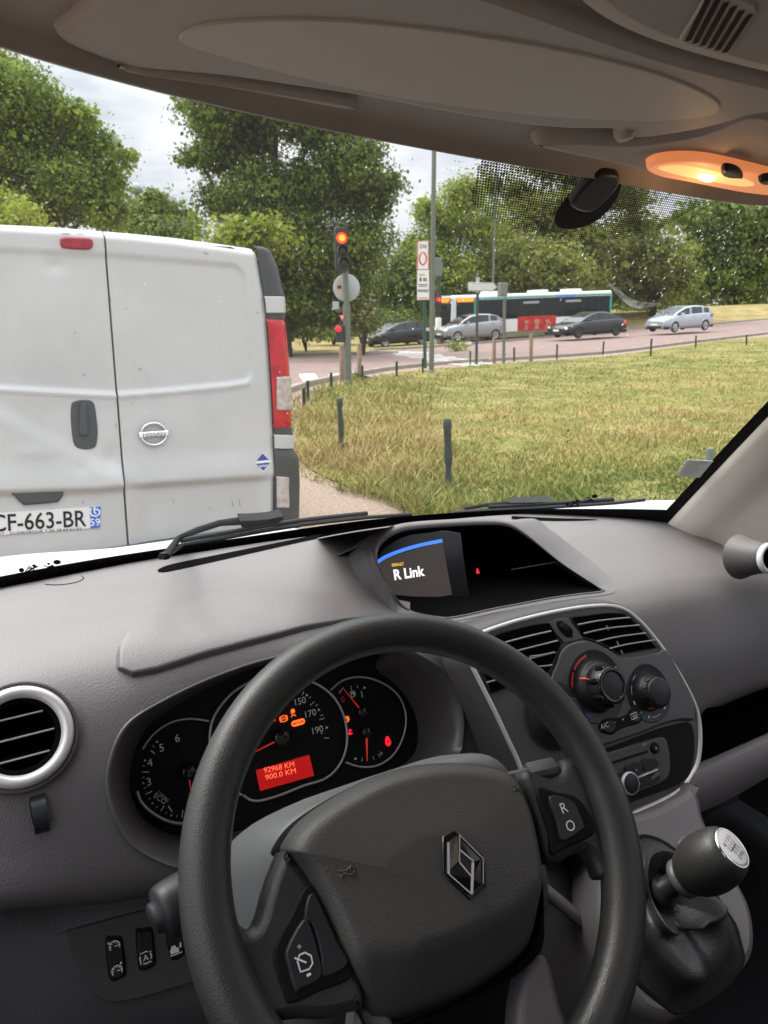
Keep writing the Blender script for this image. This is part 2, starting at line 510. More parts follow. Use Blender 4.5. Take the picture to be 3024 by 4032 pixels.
# openings: cluster, screen recess, passenger shelf
hood_in_px = [Zs(383, 352), Zs(388, 300), Zs(410, 262), Zs(455, 225), Zs(520, 197), Zs(620, 182), Zs(750, 172), Zs(870, 165), Zs(980, 162), Zs(1060, 166), Zs(1120, 186), Zs(1215, 248), Zs(1350, 352), Zs(1480, 438), Zs(1560, 492), Zs(1590, 516),
              Zs(1450, 533), Zs(1300, 555), Zs(1130, 587), Zs(1000, 612), Zs(810, 655), Zs(720, 660), Zs(560, 628), Zs(480, 545), Zs(430, 470), Zs(400, 415)]
CL_OUT = spline([Zl(1659, 190), Zl(1300, 320), Zl(1000, 470), Zl(850, 570), Zl(760, 700), Zl(705, 880), Zl(702, 1000), Zl(740, 1160), Zl(830, 1330), Zl(950, 1430), Zl(1150, 1510),
                 D(470, 1880), D(600, 1850), D(760, 1790), D(900, 1715), Zk(1600, 495), Zk(1620, 430), Zk(1625, 330), Zk(1600, 220), Zk(1530, 110), Zk(1430, 40), D(850, 1393), D(780, 1391), D(690, 1402)], 6)
VENT_C, VENT_R = D(44, 1591), 122
SHELF = [Zc(1278, 745), Zc(1290, 690), Zc(1335, 658), Zc(1400, 648), Zc(1470, 655), Zc(1530, 680), Zc(1590, 722), Zc(1659, 775), Zc(1800, 860), Zc(2300, 1150), Zc(2300, 1500), Zc(1400, 1500), Zc(1230, 1250), Zc(1240, 1000)]
SCR_OUT = [(p.x, p.y) for p in spline([V((*q, 0)) for q in hood_in_px], 6)]
VENT = [D(46+100*math.cos(a), 1591+104*math.sin(a)) for a in np.linspace(0, 6.283, 40)[:-1]]
HOLES = [[(p.x, p.y) for p in CL_OUT], SHELF, SCR_OUT, VENT]
kept = [f for f in _df if not any(inside(proj(sum((_dv[i] for i in f), V())/4), h) for h in HOLES)]
FO = resample([cast((p.x, p.y), .0) for p in CL_OUT], 400)+resample([cast(p, 0) for p in SHELF[:10]], 200, False)+resample([cast(p, 0) for p in SCR_OUT], 400)
_ks = set(map(tuple, kept)); _in = {i for f in kept for i in f}; _gone = {i for f in _df if f not in _ks for i in f}
for i in _in & _gone:                            # pull the ragged edge of the opening onto its outline
    q_ = min(FO, key=lambda q: (q-_dv[i]).length_squared)
    if (q_-_dv[i]).length < .02: _dv[i] = q_.copy()
mb = MB(); mb.add(_dv, kept)
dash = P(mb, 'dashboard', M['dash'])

# ---- instrument binnacle
CF = Frame(rel(.752, -.485, .27), (1, 0, 0), (0, math.sin(R(24)), math.cos(R(24))))
fo = [cast((p.x, p.y), .003) for p in CL_OUT]
fo = resample(fo, 160)
lo2 = [proj(p) for p in fo]
inner_px = spline([Zl(1659, 215), Zl(1300, 380), Zl(1060, 520), Zl(950, 620), Zl(880, 760), Zl(850, 900), Zl(850, 1010), Zl(890, 1130), Zl(970, 1230), Zl(1080, 1290), Zl(1200, 1320),
                   D(480, 1800), D(600, 1780), D(760, 1730), D(860, 1660), Zk(1400, 495), Zk(1418, 420), Zk(1410, 330), Zk(1370, 240), Zk(1300, 160), Zk(1220, 95), D(820, 1405), D(760, 1400), D(690, 1412)], 6)
def match(pts, n, ref):                        # resample and rotate so that the rings line up
    q = resample([V((p.x, p.y, 0)) for p in pts], n)
    j = min(range(n), key=lambda i: (V((q[i].x, q[i].y))-V(ref)).length)
    return q[j:]+q[:j]
inn = match(inner_px, 160, lo2[0])
fi = [CF.px((p.x, p.y), 0.0) for p in inn]
mb = MB(); CLC = sum(fo, V())/len(fo)
ridge = [a.lerp(b, .42)+CF.n*.006 for a, b in zip(fo, fi)]
r0 = [a.lerp(b, .05)+CF.n*.004 for a, b in zip(fo, fi)]
mb.grid([[a-CF.n*.012+(a-CLC).normalized()*.002 for a in fo], [a-CF.n*.001+(a-CLC).normalized()*.002 for a in fo], fo, r0, [a.lerp(b, .3)+CF.n*.005 for a, b in zip(fo, fi)], ridge, [a.lerp(b, .55) for a, b in zip(fo, fi)], [a.lerp(b, .8)-CF.n*.002 for a, b in zip(fo, fi)], [b-CF.n*.001 for b in fi]], 0, True, cu=True)
bez = P(mb, 'instrument_binnacle', M['stack'])
mb = MB()
mb.plate(CF, [CF.loc((p.x, p.y)) for p in spline([Zl(1659, 150), Zl(1000, 450), Zl(800, 760), Zl(800, 1050), Zl(900, 1250), D(400, 1850), D(700, 1820), D(950, 1680), Zk(1500, 300), Zk(1400, 60), D(800, 1380)], 6)], -.006, -.002)
face = P(mb, 'dial_face', M['black'], bez)
def cl(p):
    return CF.loc(p)
def stroke(mb, fr, pts, wd, mat=0, h=.0008, n=6, closed=False):
    mb.ribbon(fr, [fr.loc(tuple(q)) for q in spline([V((*p, 0)) for p in pts], n, closed)] if n > 1 else [fr.loc(p) for p in pts], wd, h, mat, closed)
def spl(fr, pts, n=6, closed=False):
    return [fr.loc((q.x, q.y)) for q in spline([V((*p, 0)) for p in pts], n, closed)]
def seg(mb, fr, a, b, wd, mat=0, h=.0008):
    mb.ribbon(fr, [fr.loc(a), fr.loc(b)], wd, h, mat)
# silver arcs round the dials
def hoop(pts, name, closed=False, r=.0013):
    mb = MB(); mb.tube([CF.w(*q, .001) for q in spl(CF, pts, 8, closed)], r, 6)
    return P(mb, name, M['dim2'], bez)
M['dim2'] = pbr('dial_ring', (.5, .49, .48), .35, metal=.4)
hoop([Zl(930, 745), Zl(980, 670), Zl(1060, 600), Zl(1150, 560), Zl(1250, 547), Zl(1365, 562)], 'dial_ring')
hoop([Zl(893, 1020), Zl(920, 1090), Zl(990, 1160), Zl(1080, 1210), Zl(1160, 1230), Zl(1280, 1232)], 'dial_ring', r=.0020)
hoop([Zk(600, 690), Zk(640, 712), Zk(690, 712), Zk(780, 685), Zk(880, 645), Zk(980, 612), Zk(1040, 560), Zk(1075, 490), Zk(1085, 410), Zk(1070, 320), Zk(1030, 240), Zk(970, 185), Zk(900, 152), Zk(800, 128), Zk(690, 135),
      Zk(620, 165), Zk(540, 220), Zk(470, 310), Zk(445, 400), Zk(450, 490), Zk(480, 590), Zk(540, 660)], 'dial_ring', True, .0016)
hoop([Zk(1008, 198), Zk(1060, 155), Zk(1130, 137), Zk(1210, 148), Zk(1290, 190), Zk(1340, 250), Zk(1360, 330), Zk(1345, 420), Zk(1300, 500), Zk(1230, 548), Zk(1150, 556), Zk(1078, 535)], 'dial_ring', r=.0013)
# figures and ticks
def ctext(mb, fr, t, p, ht, mat=0, ang=0, h=.0008, bold=0):
    u, v = fr.loc(p, h)
    mb.text(fr, t, u, v-ht/2*math.cos(ang), ht=ht, ang=ang, h=h, mat=mat, align='C', bold=bold)
mb = MB()
for t, p in (('6', Zl(1158, 672)), ('5', Zl(1055, 735)), ('4', Zl(978, 832)), ('3', Zl(972, 958))):
    ctext(mb, CF, t, p, .0088)
ctext(mb, CF, '1', Zl(1122, 1132), .0088, ang=R(24))
ctext(mb, CF, '0', Zl(1258, 1118), .0088, ang=R(8))
ctext(mb, CF, 'ECO', Zl(1035, 1072), .0058, ang=R(-48))
ctext(mb, CF, 'x 1000', Zl(1262, 1098), .0034, ang=R(6))
tach = cl(Zl(1222, 890))
def ring_ticks(mb, c, r0, r1, angs, wd):
    for a in angs:
        mb.ribbon(CF, [(c[0]+r*math.cos(a), c[1]+r*math.sin(a)) for r in (r0, r1)], wd, .0008)
def radius(c, p):
    q = cl(p); return math.hypot(q[0]-c[0], q[1]-c[1]), math.atan2(q[1]-c[1], q[0]-c[0])
for p0, p1 in ((Zl(985, 755), Zl(1012, 775)), (Zl(928, 893), Zl(972, 895)), (Zl(950, 1042), Zl(992, 1020)), (Zl(1050, 1150), Zl(1072, 1112)), (Zl(1188, 1193), Zl(1193, 1145))):
    seg(mb, CF, p0, p1, .0010)
for p0, p1 in ((Zl(996, 722), Zl(1008, 732)), (Zl(930, 855), Zl(946, 858)), (Zl(930, 930), Zl(944, 932)), (Zl(940, 1000), Zl(955, 995)), (Zl(972, 1072), Zl(985, 1065)), (Zl(1018, 1128), Zl(1026, 1118)), (Zl(1082, 1168), Zl(1088, 1155)), (Zl(1152, 1190), Zl(1156, 1176)), (Zl(1226, 1190), Zl(1226, 1176))):
    seg(mb, CF, p0, p1, .0007)
for p in (Zl(1025, 698), Zl(947, 820), Zl(935, 968), Zl(995, 1099), Zl(1117, 1178)):
    u, v = cl(p); mb.poly([CF.w(u+.0017*math.cos(a), v+.0017*math.sin(a), .0008) for a in (R(90), R(210), R(330))])
for k in range(8):
    a = Zl(1040+8.5*k, 1016+8*k); seg(mb, CF, a, (a[0]-3, a[1]+6+k*.8), .0005)
for t, p in (('150', Zk(868, 248)), ('170', Zk(916, 305)), ('190', Zk(949, 382)), ('130', Zk(790, 205)), ('10', Zk(560, 600)), ('30', Zk(510, 540)), ('50', Zk(490, 450))):
    ctext(mb, CF, t, p, .0082)
for p0, p1 in ((Zk(850, 218), Zk(862, 198)), (Zk(875, 222), Zk(884, 205)), (Zk(912, 270), Zk(932, 252)), (Zk(908, 238), Zk(916, 228)), (Zk(955, 337), Zk(980, 328)), (Zk(940, 272), Zk(948, 264)), (Zk(978, 421), Zk(1002, 422)), (Zk(962, 318), Zk(974, 312)), (Zk(962, 400), Zk(972, 399))):
    seg(mb, CF, p0, p1, .0008)
for p in (Zk(897, 222), Zk(953, 290), Zk(990, 373), Zk(1166, 187), Zk(1124, 518)):
    u, v = cl(p); mb.poly([CF.w(u+.0022*math.cos(a), v+.0022*math.sin(a), .0008) for a in (R(100), R(220), R(340))])
ctext(mb, CF, '1', Zk(1155, 216), .0080, bold=.01)
for p0, p1 in ((Zk(1103, 178), Zk(1106, 200)), (Zk(1132, 176), Zk(1134, 188)), (Zk(1156, 512), Zk(1154, 530)), (Zk(1206, 508), Zk(1210, 522)), (Zk(1230, 495), Zk(1238, 510)), (Zk(1238, 485), Zk(1248, 500)), (Zk(1240, 500), Zk(1250, 488))):
    seg(mb, CF, p0, p1, .0007)
for k in range(5):
    seg(mb, CF, Zk(1046+5*k, 205-5*k), Zk(1052+4*k, 214-6*k), .0005)
def pump(mb, fr, p, s, mat=0):
    u, v = fr.loc(p)
    for pts in ([(-.5, -.8), (-.5, .8), (.3, .8), (.3, -.8)], [(-.75, -.8), (.55, -.8)], [(.3, .3), (.6, .3), (.6, -.5), (.8, -.5), (.8, .5), (.55, .8)], [(-.4, .25), (.2, .25)], [(-.4, .5), (.2, .5)]):
        mb.ribbon(fr, [(u+x*s, v+y*s) for x, y in pts], s*.22, .0009, mat, closed=len(pts) == 4)
pump(mb, CF, Zk(1110, 217), .0045)
P(mb, 'dial_markings', M['white'], bez)
mb = MB(); ctext(mb, CF, '0', Zk(1066, 240), .0078); P(mb, 'empty_mark', M['redmark'], bez)
# needles and hubs
def needle(hub, tip, r, w0):
    mb = MB(); u, v = cl(hub); a = CF.px(tip, .006)
    mb.lathe([(0, .0105), (r*.6, .0103), (r*.9, .009), (r, .006), (r, .0)], CF.w(u, v), CF.n, 20)
    o = P(mb, 'needle_hub', M['gloss'], bez)
    mb = MB(); b = CF.w(u, v, .006)
    mb.tube([b.lerp(a, .12), a], [w0, w0*.35], 6, flat=.4)
    P(mb, 'needle', M['needle'], bez)
needle(Zl(1222, 890), Zl(1262, 1110), .009, .0016)
needle(Zk(775, 420), Zk(600, 515), .011, .0018)
needle(Zk(1150, 300), Zk(1070, 192), .0075, .0015)
needle(Zk(1168, 393), Zk(1180, 530), .0075, .0015)
# warning lamps
mb = MB()
u, v = cl(Zk(789, 331))
for r in (.0036,):
    mb.ribbon(CF, [(u+r*math.cos(a*.1571), v+r*math.sin(a*.1571)) for a in range(40)], .0009, .0010, 0, True)
for sg in (-1, 1):
    mb.ribbon(CF, [(u+sg*.0050*math.cos(a), v+.0050*math.sin(a)) for a in np.linspace(-.8, .8, 9)], .0008, .0010)
mb.text(CF, 'ABS', u, v-.0010, wd=.0052, h=.0010, align='C')
P(mb, 'brake_warning', M['lit_orange'], bez)
mb = MB(); u, v = cl(Zk(832, 302))
K_ = .62
mb.plate(CF, [(u+x*K_, v+y*K_) for x, y in ((-.0035, .002), (-.002, .006), (.003, .0065), (.0045, .003), (.0045, -.0005), (-.0035, -.0015))], 0, .001)
for sg in (-1, 1):
    mb.ribbon(CF, [(u+x*K_, v+y*K_) for x, y in ((sg*.003, -.003), (sg*.001, -.0048), (sg*.003, -.0065), (sg*.005, -.008))], .0010, .001)
P(mb, 'skid_warning', M['lit_orange'], bez)
mb = MB(); a, b = cl(Zk(838, 355)), cl(Zk(876, 344))
mb.ribbon(CF, [a, b], .0070, .0009)
for q in (a, b):
    mb.disc(CF, *q, .0035, .0009)
for q, r in ((a, .0014), (b, .0014)):
    mb.disc(CF, *q, r, .0013, 1)
mb.ribbon(CF, [a, b], .0011, .0013, 1)
P(mb, 'service_warning', [M['lit_orange'], M['redmark']], bez)
mb = MB(); pump(mb, CF, Zk(1082, 334), .0042); P(mb, 'fuel_warning', M['lit_orange'], bez)
mb = MB()
for pts in ([Zk(772, 286), Zk(786, 286), Zk(787, 276), Zk(795, 276), Zk(795, 268)],):
    stroke(mb, CF, pts, .0014, n=1)
P(mb, 'engine_warning', M['lit_orange'], bez)
mb = MB(); stroke(mb, CF, [Zk(730, 334), Zk(738, 342), Zk(750, 340), Zk(746, 324)], .0016, n=1); P(mb, 'belt_warning', M['lit_red'], bez)
mb = MB()
stroke(mb, CF, [Zk(1098, 380), Zk(1096, 400)], .002, n=1); stroke(mb, CF, [Zk(1088, 405), Zk(1110, 399)], .0018, n=1); stroke(mb, CF, [Zk(1098, 386), Zk(1108, 384)], .001, n=1)
P(mb, 'temperature_warning', M['lit_red'], bez)
mb = MB(); u, v = cl(Zk(1276, 437))
mb.plate(CF, [(u-.004, v-.002), (u-.003, v+.003), (u-.001, v+.0062), (u+.0015, v+.0062), (u+.003, v+.002), (u+.004, v-.003), (u+.001, v-.006), (u-.002, v-.0055)], 0, .001)
mb.disc(CF, u, v, .0014, .0015, 1, 8)
P(mb, 'door_warning', [M['lit_red'], M['black']], bez)
# trip display
mb = MB(); mb.plate(CF, [cl(p) for p in (Zk(660, 572), Zk(908, 500), Zk(931, 597), Zk(680, 668))][::-1], 0, .0012)
lcd = P(mb, 'trip_display', M['lcd'], bez)
mb = MB()
for t, a, b in (('92968 KM', Zk(697, 585), Zk(838, 554)), ('900.0 KM', Zk(704, 618), Zk(846, 584))):
    q, r = cl(a), cl(b)
    mb.text(CF, t, q[0], q[1], wd=math.hypot(r[0]-q[0], r[1]-q[1]), ht=.0064, ang=math.atan2(r[1]-q[1], r[0]-q[0]), h=.0018)
P(mb, 'display_digits', M['lcd_text'], lcd)

# ---- the padded brow over the dials
_up = [(247, 1428), (256, 1403), (278, 1367), (337, 1324), (436, 1292), (555, 1276), (635, 1274), (740, 1278), (820, 1286), (886, 1300)]
_lo = [(247, 1430), (254, 1448), (286, 1464), (337, 1456), (436, 1424), (555, 1392), (658, 1364), (760, 1341), (840, 1328), (886, 1316)]
def _tab(t, x):
    for (a, b), (c, e) in zip(t, t[1:]):
        if x <= c or (c, e) == t[-1]:
            return b+(e-b)*min(max((x-a)/(c-a), 0), 1)
def _s(x):
    x = min(max(x, 0), 1); return x*x*(3-2*x)
mb = MB(); rows = []
_fs = [0, .12, .24, .36, .48, .6, .7, .78, .85, .90, .94, .965, .985, 1.0]
_xs = [247+(886-247)*(k/90)**1.5 for k in range(91)]
_ul = [V((x, _tab(_up, x))) for x in _xs]; _ll = [V((x, _tab(_lo, x))) for x in _xs]
for f in _fs:
    row = []
    for k, x in enumerate(_xs):
        y = _ul[k].y+(_ll[k].y-_ul[k].y)*f
        el = min(1.0, math.hypot((x-247)/16, 0))
        lift = .0070*_s((1-f)/.05)*_s(f*1.15+.55*(1-_s((x-247)/190)))*_s(el)*_s((886-x)/260)
        row.append(cast(D(x, y), -.0006+lift))
    rows.append(row)
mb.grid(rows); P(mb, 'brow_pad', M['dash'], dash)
# ---- driver's round air vent
def cpts(zf, pts, n=6, closed=True):
    return [(q.x, q.y) for q in spline([V((*zf(*p), 0)) for p in pts], n, closed)]
VF_O = cast(D(46, 1591), 0)
VF = Frame(V((.018, .685, EYE-.378)), (1, .02, 0), (0, .55, .83))
vc = VF.loc(D(44, 1591))
vr = VF.loc(Zl(493, 680))[0]-vc[0]
vr = max(.045, min(.062, vr))
O = VF.w(*vc)
mb = MB()
mb.lathe([(vr+.006, -.03), (vr+.005, .002), (vr+.003, .0035), (vr, .001)], O, VF.n, 48)
vent = P(mb, 'air_vent', M['fascia'])
mb = MB(); mb.lathe([(vr+.0005, 0), (vr, .006), (vr-.003, .0095), (vr-.007, .0095), (vr-.0105, .006), (vr-.0115, 0)], O, VF.n, 64); P(mb, 'vent_ring', M['silver'], vent)
ri = vr-.0115
mb = MB(); mb.lathe([(ri, .002), (ri-.001, -.04), (0, -.041)], O, VF.n, 40); mb.lathe([(ri+.001, .004), (ri-.004, .004), (ri-.004, -.004)], O, VF.n, 48); P(mb, 'vent_bowl', M['void'], vent)
for k in range(-2, 3):
    yy = k*.0185; hw = math.sqrt(max((ri-.005)**2-yy*yy, 0))
    mb = MB()
    mb.grid([[VF.w(vc[0]-hw, vc[1]+yy+dy, h), VF.w(vc[0]+hw, vc[1]+yy+dy, h)] for dy, h in ((0, .001), (-.0012, .0012), (-.0016, 0), (.006, -.022), (.0075, -.022), (0, .001))], 0, False)
    mb.mi = [1]*len(mb.f)
    mb.tube([VF.w(vc[0]-hw, vc[1]+yy-.0006, .0016), VF.w(vc[0]+hw, vc[1]+yy-.0006, .0016)], .0009, 6)
    P(mb, 'vent_blade', [M['blade'], M['void']], vent)
# thumb wheel under the vent
tp = cast(Zl(258, 1180), 0)
mb = MB()
TF = Frame(tp, (1, 0, 0), (0, .35, .94))
mb.plate(TF, [TF.loc(q) for q in cpts(Zl, [(190, 1100), (215, 1075), (290, 1085), (305, 1120), (318, 1240), (300, 1275), (240, 1288), (220, 1265)])], -.004, .0015, .001)
tw = P(mb, 'vent_shutter_wheel', M['black'], vent)
mb = MB(); u0, v0 = TF.loc(Zl(262, 1180))
rows = []
for i in range(13):
    a = -1.25+2.5*i/12
    rows.append([TF.w(u0+x, v0+.019*math.sin(a), .019*math.cos(a)-.010) for x in (-.0062, -.0055, .0055, .0062)])
mb.grid(rows); P(mb, 'thumb_wheel', M['glossgrey'], tw)

# ---- steering wheel
AL = .7199
SWF = Frame((.2698, .4079, EYE-.4005), (1, 0, 0), (0, math.sin(AL), math.cos(AL)))
RW = .175
mb = MB()
pts, rad = [], []
for k in range(120):
    a = 2*math.pi*k/120
    pts.append(SWF.w(RW*math.cos(a), RW*math.sin(a)))
    rad.append(.0170+.0016*math.exp(-((math.degrees(a)-200)/45)**2)+.0012*math.exp(-((math.degrees(a)-345)/40)**2))
mb.tube(pts, rad, 20, closed=True)
sw = P(mb, 'steering_wheel', M['rim'])
def wl(x, y, h=0):
    return SWF.loc(Zw(x, y), h)
def thick(pts, h0, h1, bev, name, mat, parent=sw, n=5, zf=Zw, fr=SWF, mats=None):
    m_ = MB(); m_.plate(fr, [fr.loc(q, h1) for q in cpts(zf, pts, n)], h0, h1, bev)
    return P(m_, name, mat, parent)
thick([(150, 1060), (205, 1075), (240, 1120), (272, 1130), (296, 1090), (318, 1010), (345, 930), (385, 850), (430, 900), (500, 1000), (620, 1240), (660, 1390), (600, 1420), (520, 1440), (420, 1440), (330, 1455), (210, 1450), (130, 1300)], -.016, .004, .008, 'spoke', M['rim'], n=4)
thick([(1200, 590), (1290, 612), (1325, 600), (1350, 545), (1420, 560), (1500, 680), (1560, 850), (1545, 930), (1470, 960), (1440, 900), (1400, 866), (1290, 905), (1240, 760)], -.016, .001, .008, 'spoke', M['rim'], n=4)
thick([(1195, 1300), (1275, 1220), (1330, 1400), (1400, 1560), (1300, 1700), (1180, 1600)], -.028, -.008, .006, 'spoke', M['trim'], n=3)
thick([(640, 1340), (740, 1420), (800, 1600), (700, 1700), (600, 1640)], -.028, -.012, .006, 'spoke', M['trim'], n=3)
# airbag cover: domed, its lower third folded away
cov = [(383, 845), (440, 760), (550, 680), (700, 602), (850, 562), (1000, 553), (1120, 570), (1190, 600), (1225, 660), (1260, 760), (1290, 920), (1300, 1080), (1298, 1180), (1268, 1235), (1180, 1310), (1050, 1390), (930, 1440), (800, 1492), (720, 1505), (680, 1450), (590, 1230), (520, 1060), (450, 930), (400, 872)]
HP = .012
covl = [SWF.loc(q, HP) for q in cpts(Zw, cov, 5)]
crease = spl(SWF, [Zw(*q) for q in ((560, 1260), (700, 1222), (850, 1192), (1000, 1140), (1150, 1050), (1260, 955), (1310, 850))], 6)
def below(u, v):                                # how far a point lies below the fold
    for (a, b), (c, d) in zip(crease, crease[1:]):
        if a <= u <= c:
            return (b+(d-b)*(u-a)/(c-a))-v
    return (crease[0][1] if u < crease[0][0] else crease[-1][1])-v
def padh(u, v, k):
    h = HP-.016*(1-min(k/.16, 1))**2.2+.008*min(k*1.6, 1)
    b = below(u, v)
    if b > -.008:
        x = b+.008
        h -= min(x, .016)**2/.032*.75+max(x-.016, 0)*.62
    return h
mb = MB(); mb.dome(SWF, covl, padh, 34)
pad = P(mb, 'airbag_cover', M['pad'], sw)
mb = MB(); mb.grid([[SWF.w(u, v, h) for u, v in covl] for h in (HP-.0155, -.03)], cu=True); P(mb, 'hub', M['black'], sw)
# diamond emblem
EF = Frame(SWF.px(Zw(985, 912), HP+.0085), SWF.e1, SWF.e2)
def ez(*q):
    return EF.loc(Zw(*q))
outer = [ez(968, 806), ez(1052, 893), ez(1064, 985), ez(1010, 1028), ez(922, 940), ez(921, 822)]
mb = MB()
mb.plate(EF, [ez(958, 793), ez(1058, 880), ez(1066, 985), ez(1010, 1032), ez(918, 945), ez(918, 815)][::-1], -.004, .0006, .001); emb = P(mb, 'emblem', M['gloss'], sw)
q = lambda x, y, h: EF.w(*ez(x, y), h)
mb = MB()
T0, T1, B0, B1 = (966, 812), (1046, 894), (1006, 1014), (928, 944)
# faceted lozenge: outer edge, raised ridge, inner window
mb.add([q(966, 812, .001), q(932, 836, .001), q(928, 944, .001), q(966, 898, .0045), q(966, 860, .0045)], [(0, 1, 2, 3)], 0, False)
mb.add([q(928, 944, .001), q(1006, 1014, .001), q(1010, 958, .0045), q(966, 905, .0045)], [(0, 1, 2, 3)], 1, False)
mb.add([q(966, 812, .001), q(966, 862, .0045), q(1014, 902, .0045), q(1046, 894, .001)], [(0, 1, 2, 3)], 1, False)
mb.add([q(1046, 894, .001), q(1014, 902, .0045), q(1010, 960, .0045), q(1046, 978, .001), q(1006, 1014, .001)], [(0, 1, 2, 3), (2, 4, 3)], 1, False)
mb.add([q(966, 862, .0045), q(1014, 902, .0045), q(1010, 958, .0045), q(966, 905, .0045)], [(0, 1, 2, 3)], 2, False)
P(mb, 'lozenge', [M['chrome'], M['gloss'], M['glossgrey']], emb)
mb = MB()
for a, b, wd in (((928, 838), (929, 944), .0020), ((1011, 905), (1007, 1012), .0022), ((966, 812), (966, 898), .0008), ((966, 862), (1014, 902), .0010), ((966, 905), (1008, 955), .0010), ((929, 944), (1006, 1012), .0008), ((966, 864), (966, 905), .0009), ((966, 812), (1046, 892), .0006), ((1046, 892), (1046, 976), .0006)):
    mb.ribbon(EF, [ez(*a), ez(*b)], wd, .0050)
P(mb, 'emblem_edge', M['silver'], emb)
# horn symbols and the airbag marking, embossed
PADT = BVHTree.FromPolygons([V(pad['_o'])+v_.co for v_ in pad.data.vertices], [tuple(p_.vertices) for p_ in pad.data.polygons])
def horn(segs):
    m_ = MB()
    for pts in segs:
        m_.tube([cast(Zw(*p), .0004, PADT) for p in pts], .0007, 5)
    P(m_, 'horn_symbol', M['pad'], pad)
horn([[(568, 934), (590, 932), (608, 916)], [(572, 956), (580, 940), (600, 944), (612, 946)], [(608, 914), (616, 922), (618, 936), (612, 948), (606, 940), (604, 926), (608, 914)]])
horn([[(1158, 662), (1172, 648), (1192, 652)], [(1160, 642), (1172, 660), (1190, 662)], [(1176, 648), (1184, 652), (1182, 660), (1174, 662), (1170, 655), (1176, 648)], [(1192, 640), (1194, 664)]])
AF = Frame(SWF.px(Zw(1085, 1290), -.022), SWF.e1, (SWF.e2*1.0-SWF.n*.62))
AF.n = AF.e1.cross((SWF.e2+SWF.n*.62*1.0).normalized()); AF.e2 = AF.n.cross(AF.e1)
def emboss(txts, p, name):
    m_ = MB(); b_ = cast(p, .0, PADT); fr = Frame(b_, AF.e1, AF.e2)
    hit = PADT.find_nearest(b_)
    fr = Frame(b_, SWF.e1, SWF.e2-SWF.n*0 if False else hit[1].cross(SWF.e1) if hit[1].cross(SWF.e1).dot(SWF.e2) > 0 else -hit[1].cross(SWF.e1))
    for t, v_, ht in txts:
        m_.text(fr, t, 0, v_, ht=ht, h=.0008, align='C')
    P(m_, name, M['pad'], pad)
emboss([('SRS', .001, .0085), ('AIRBAG', -.008, .006)], Zw(1085, 1300), 'airbag_lettering')
# switch pods on the spokes
thick([(470, 978), (400, 1085), (345, 1195), (350, 1270), (375, 1345), (400, 1388), (500, 1345), (615, 1290), (560, 1180)], .001, .0055, .002, 'switch_pod', M['black'], n=3)
pl = thick([(443, 1100), (388, 1200), (392, 1255), (418, 1342), (440, 1335), (508, 1296), (500, 1220), (470, 1120)], .005, .0085, .0015, 'switch', M['glossgrey'], n=3)
thick([(478, 1005), (448, 1096), (478, 1120), (505, 1220), (514, 1294), (598, 1250), (560, 1170)], .005, .0075, .0012, 'switch', M['glossgrey'], n=3)
mb = MB()
WF = Frame(SWF.w(0, 0, .0092), SWF.e1, SWF.e2)
def wseg(a, b, wd, mat=0):
    mb.ribbon(WF, [WF.loc(Zw(*a)), WF.loc(Zw(*b))], wd, .0, mat)
wseg((456, 1290), (470, 1282), .0016)
u, v = WF.loc(Zw(449, 1241))
mb.ribbon(WF, [(u+x*.0058, v+y*.0058) for x, y in ((-.75, -.8), (.3, -.9), (.85, -.5), (.9, .3), (.3, .85), (-.4, .85), (-.8, .3))], .0010, 0, 0, True)
mb.ribbon(WF, [(u-.006, v+.0045), (u+.001, v-.001)], .0010, 0)
wseg((424, 1190), (438, 1190), .0008, 1); wseg((431, 1182), (431, 1198), .0008, 1)
P(mb, 'switch_symbols', [M['white'], M['dim']], pl)
thick([(1238, 652), (1310, 664), (1375, 680), (1420, 735), (1438, 790), (1420, 820), (1340, 855), (1292, 878), (1280, 800)], -.001, .0035, .002, 'switch_pod', M['black'], n=3)
pr = thick([(1284, 678), (1360, 690), (1385, 730), (1404, 778), (1395, 795), (1328, 832), (1312, 770)], .003, .0068, .0015, 'switch', M['glossgrey'], n=3)
mb = MB()
WF2 = Frame(SWF.w(0, 0, .0074), SWF.e1, SWF.e2)
for t, p in (('R', (1331, 717)), ('O', (1353, 778))):
    u, v = WF2.loc(Zw(*p)); mb.text(WF2, t, u, v-.0042, ht=.0088, h=0, align='C')
P(mb, 'switch_letters', M['white'], pr)

# ---- steering column shroud: broad hood behind the wheel
mb = MB()
def shroud_ring(h, sx, top, bot, cy=.0):
    o = []
    for k in range(40):
        a = 2*math.pi*k/40
        c, s_ = math.cos(a), math.sin(a)
        x = math.copysign(abs(c)**.42, c)*sx; y = math.copysign(abs(s_)**.6, s_)*(top if s_ > 0 else bot)
        o.append(SWF.w(x+.004, y+cy, h))
    return o
mb.grid([shroud_ring(-.032, .100, .052, .07, .0), shroud_ring(-.036, .108, .059, .08), shroud_ring(-.05, .120, .063, .10), shroud_ring(-.10, .132, .0700, .12), shroud_ring(-.16, .134, .071, .12), shroud_ring(-.26, .13, .066, .11)], cu=True)
mb.poly(shroud_ring(-.032, .100, .052, .07))
P(mb, 'column_shroud', M['shroud'])
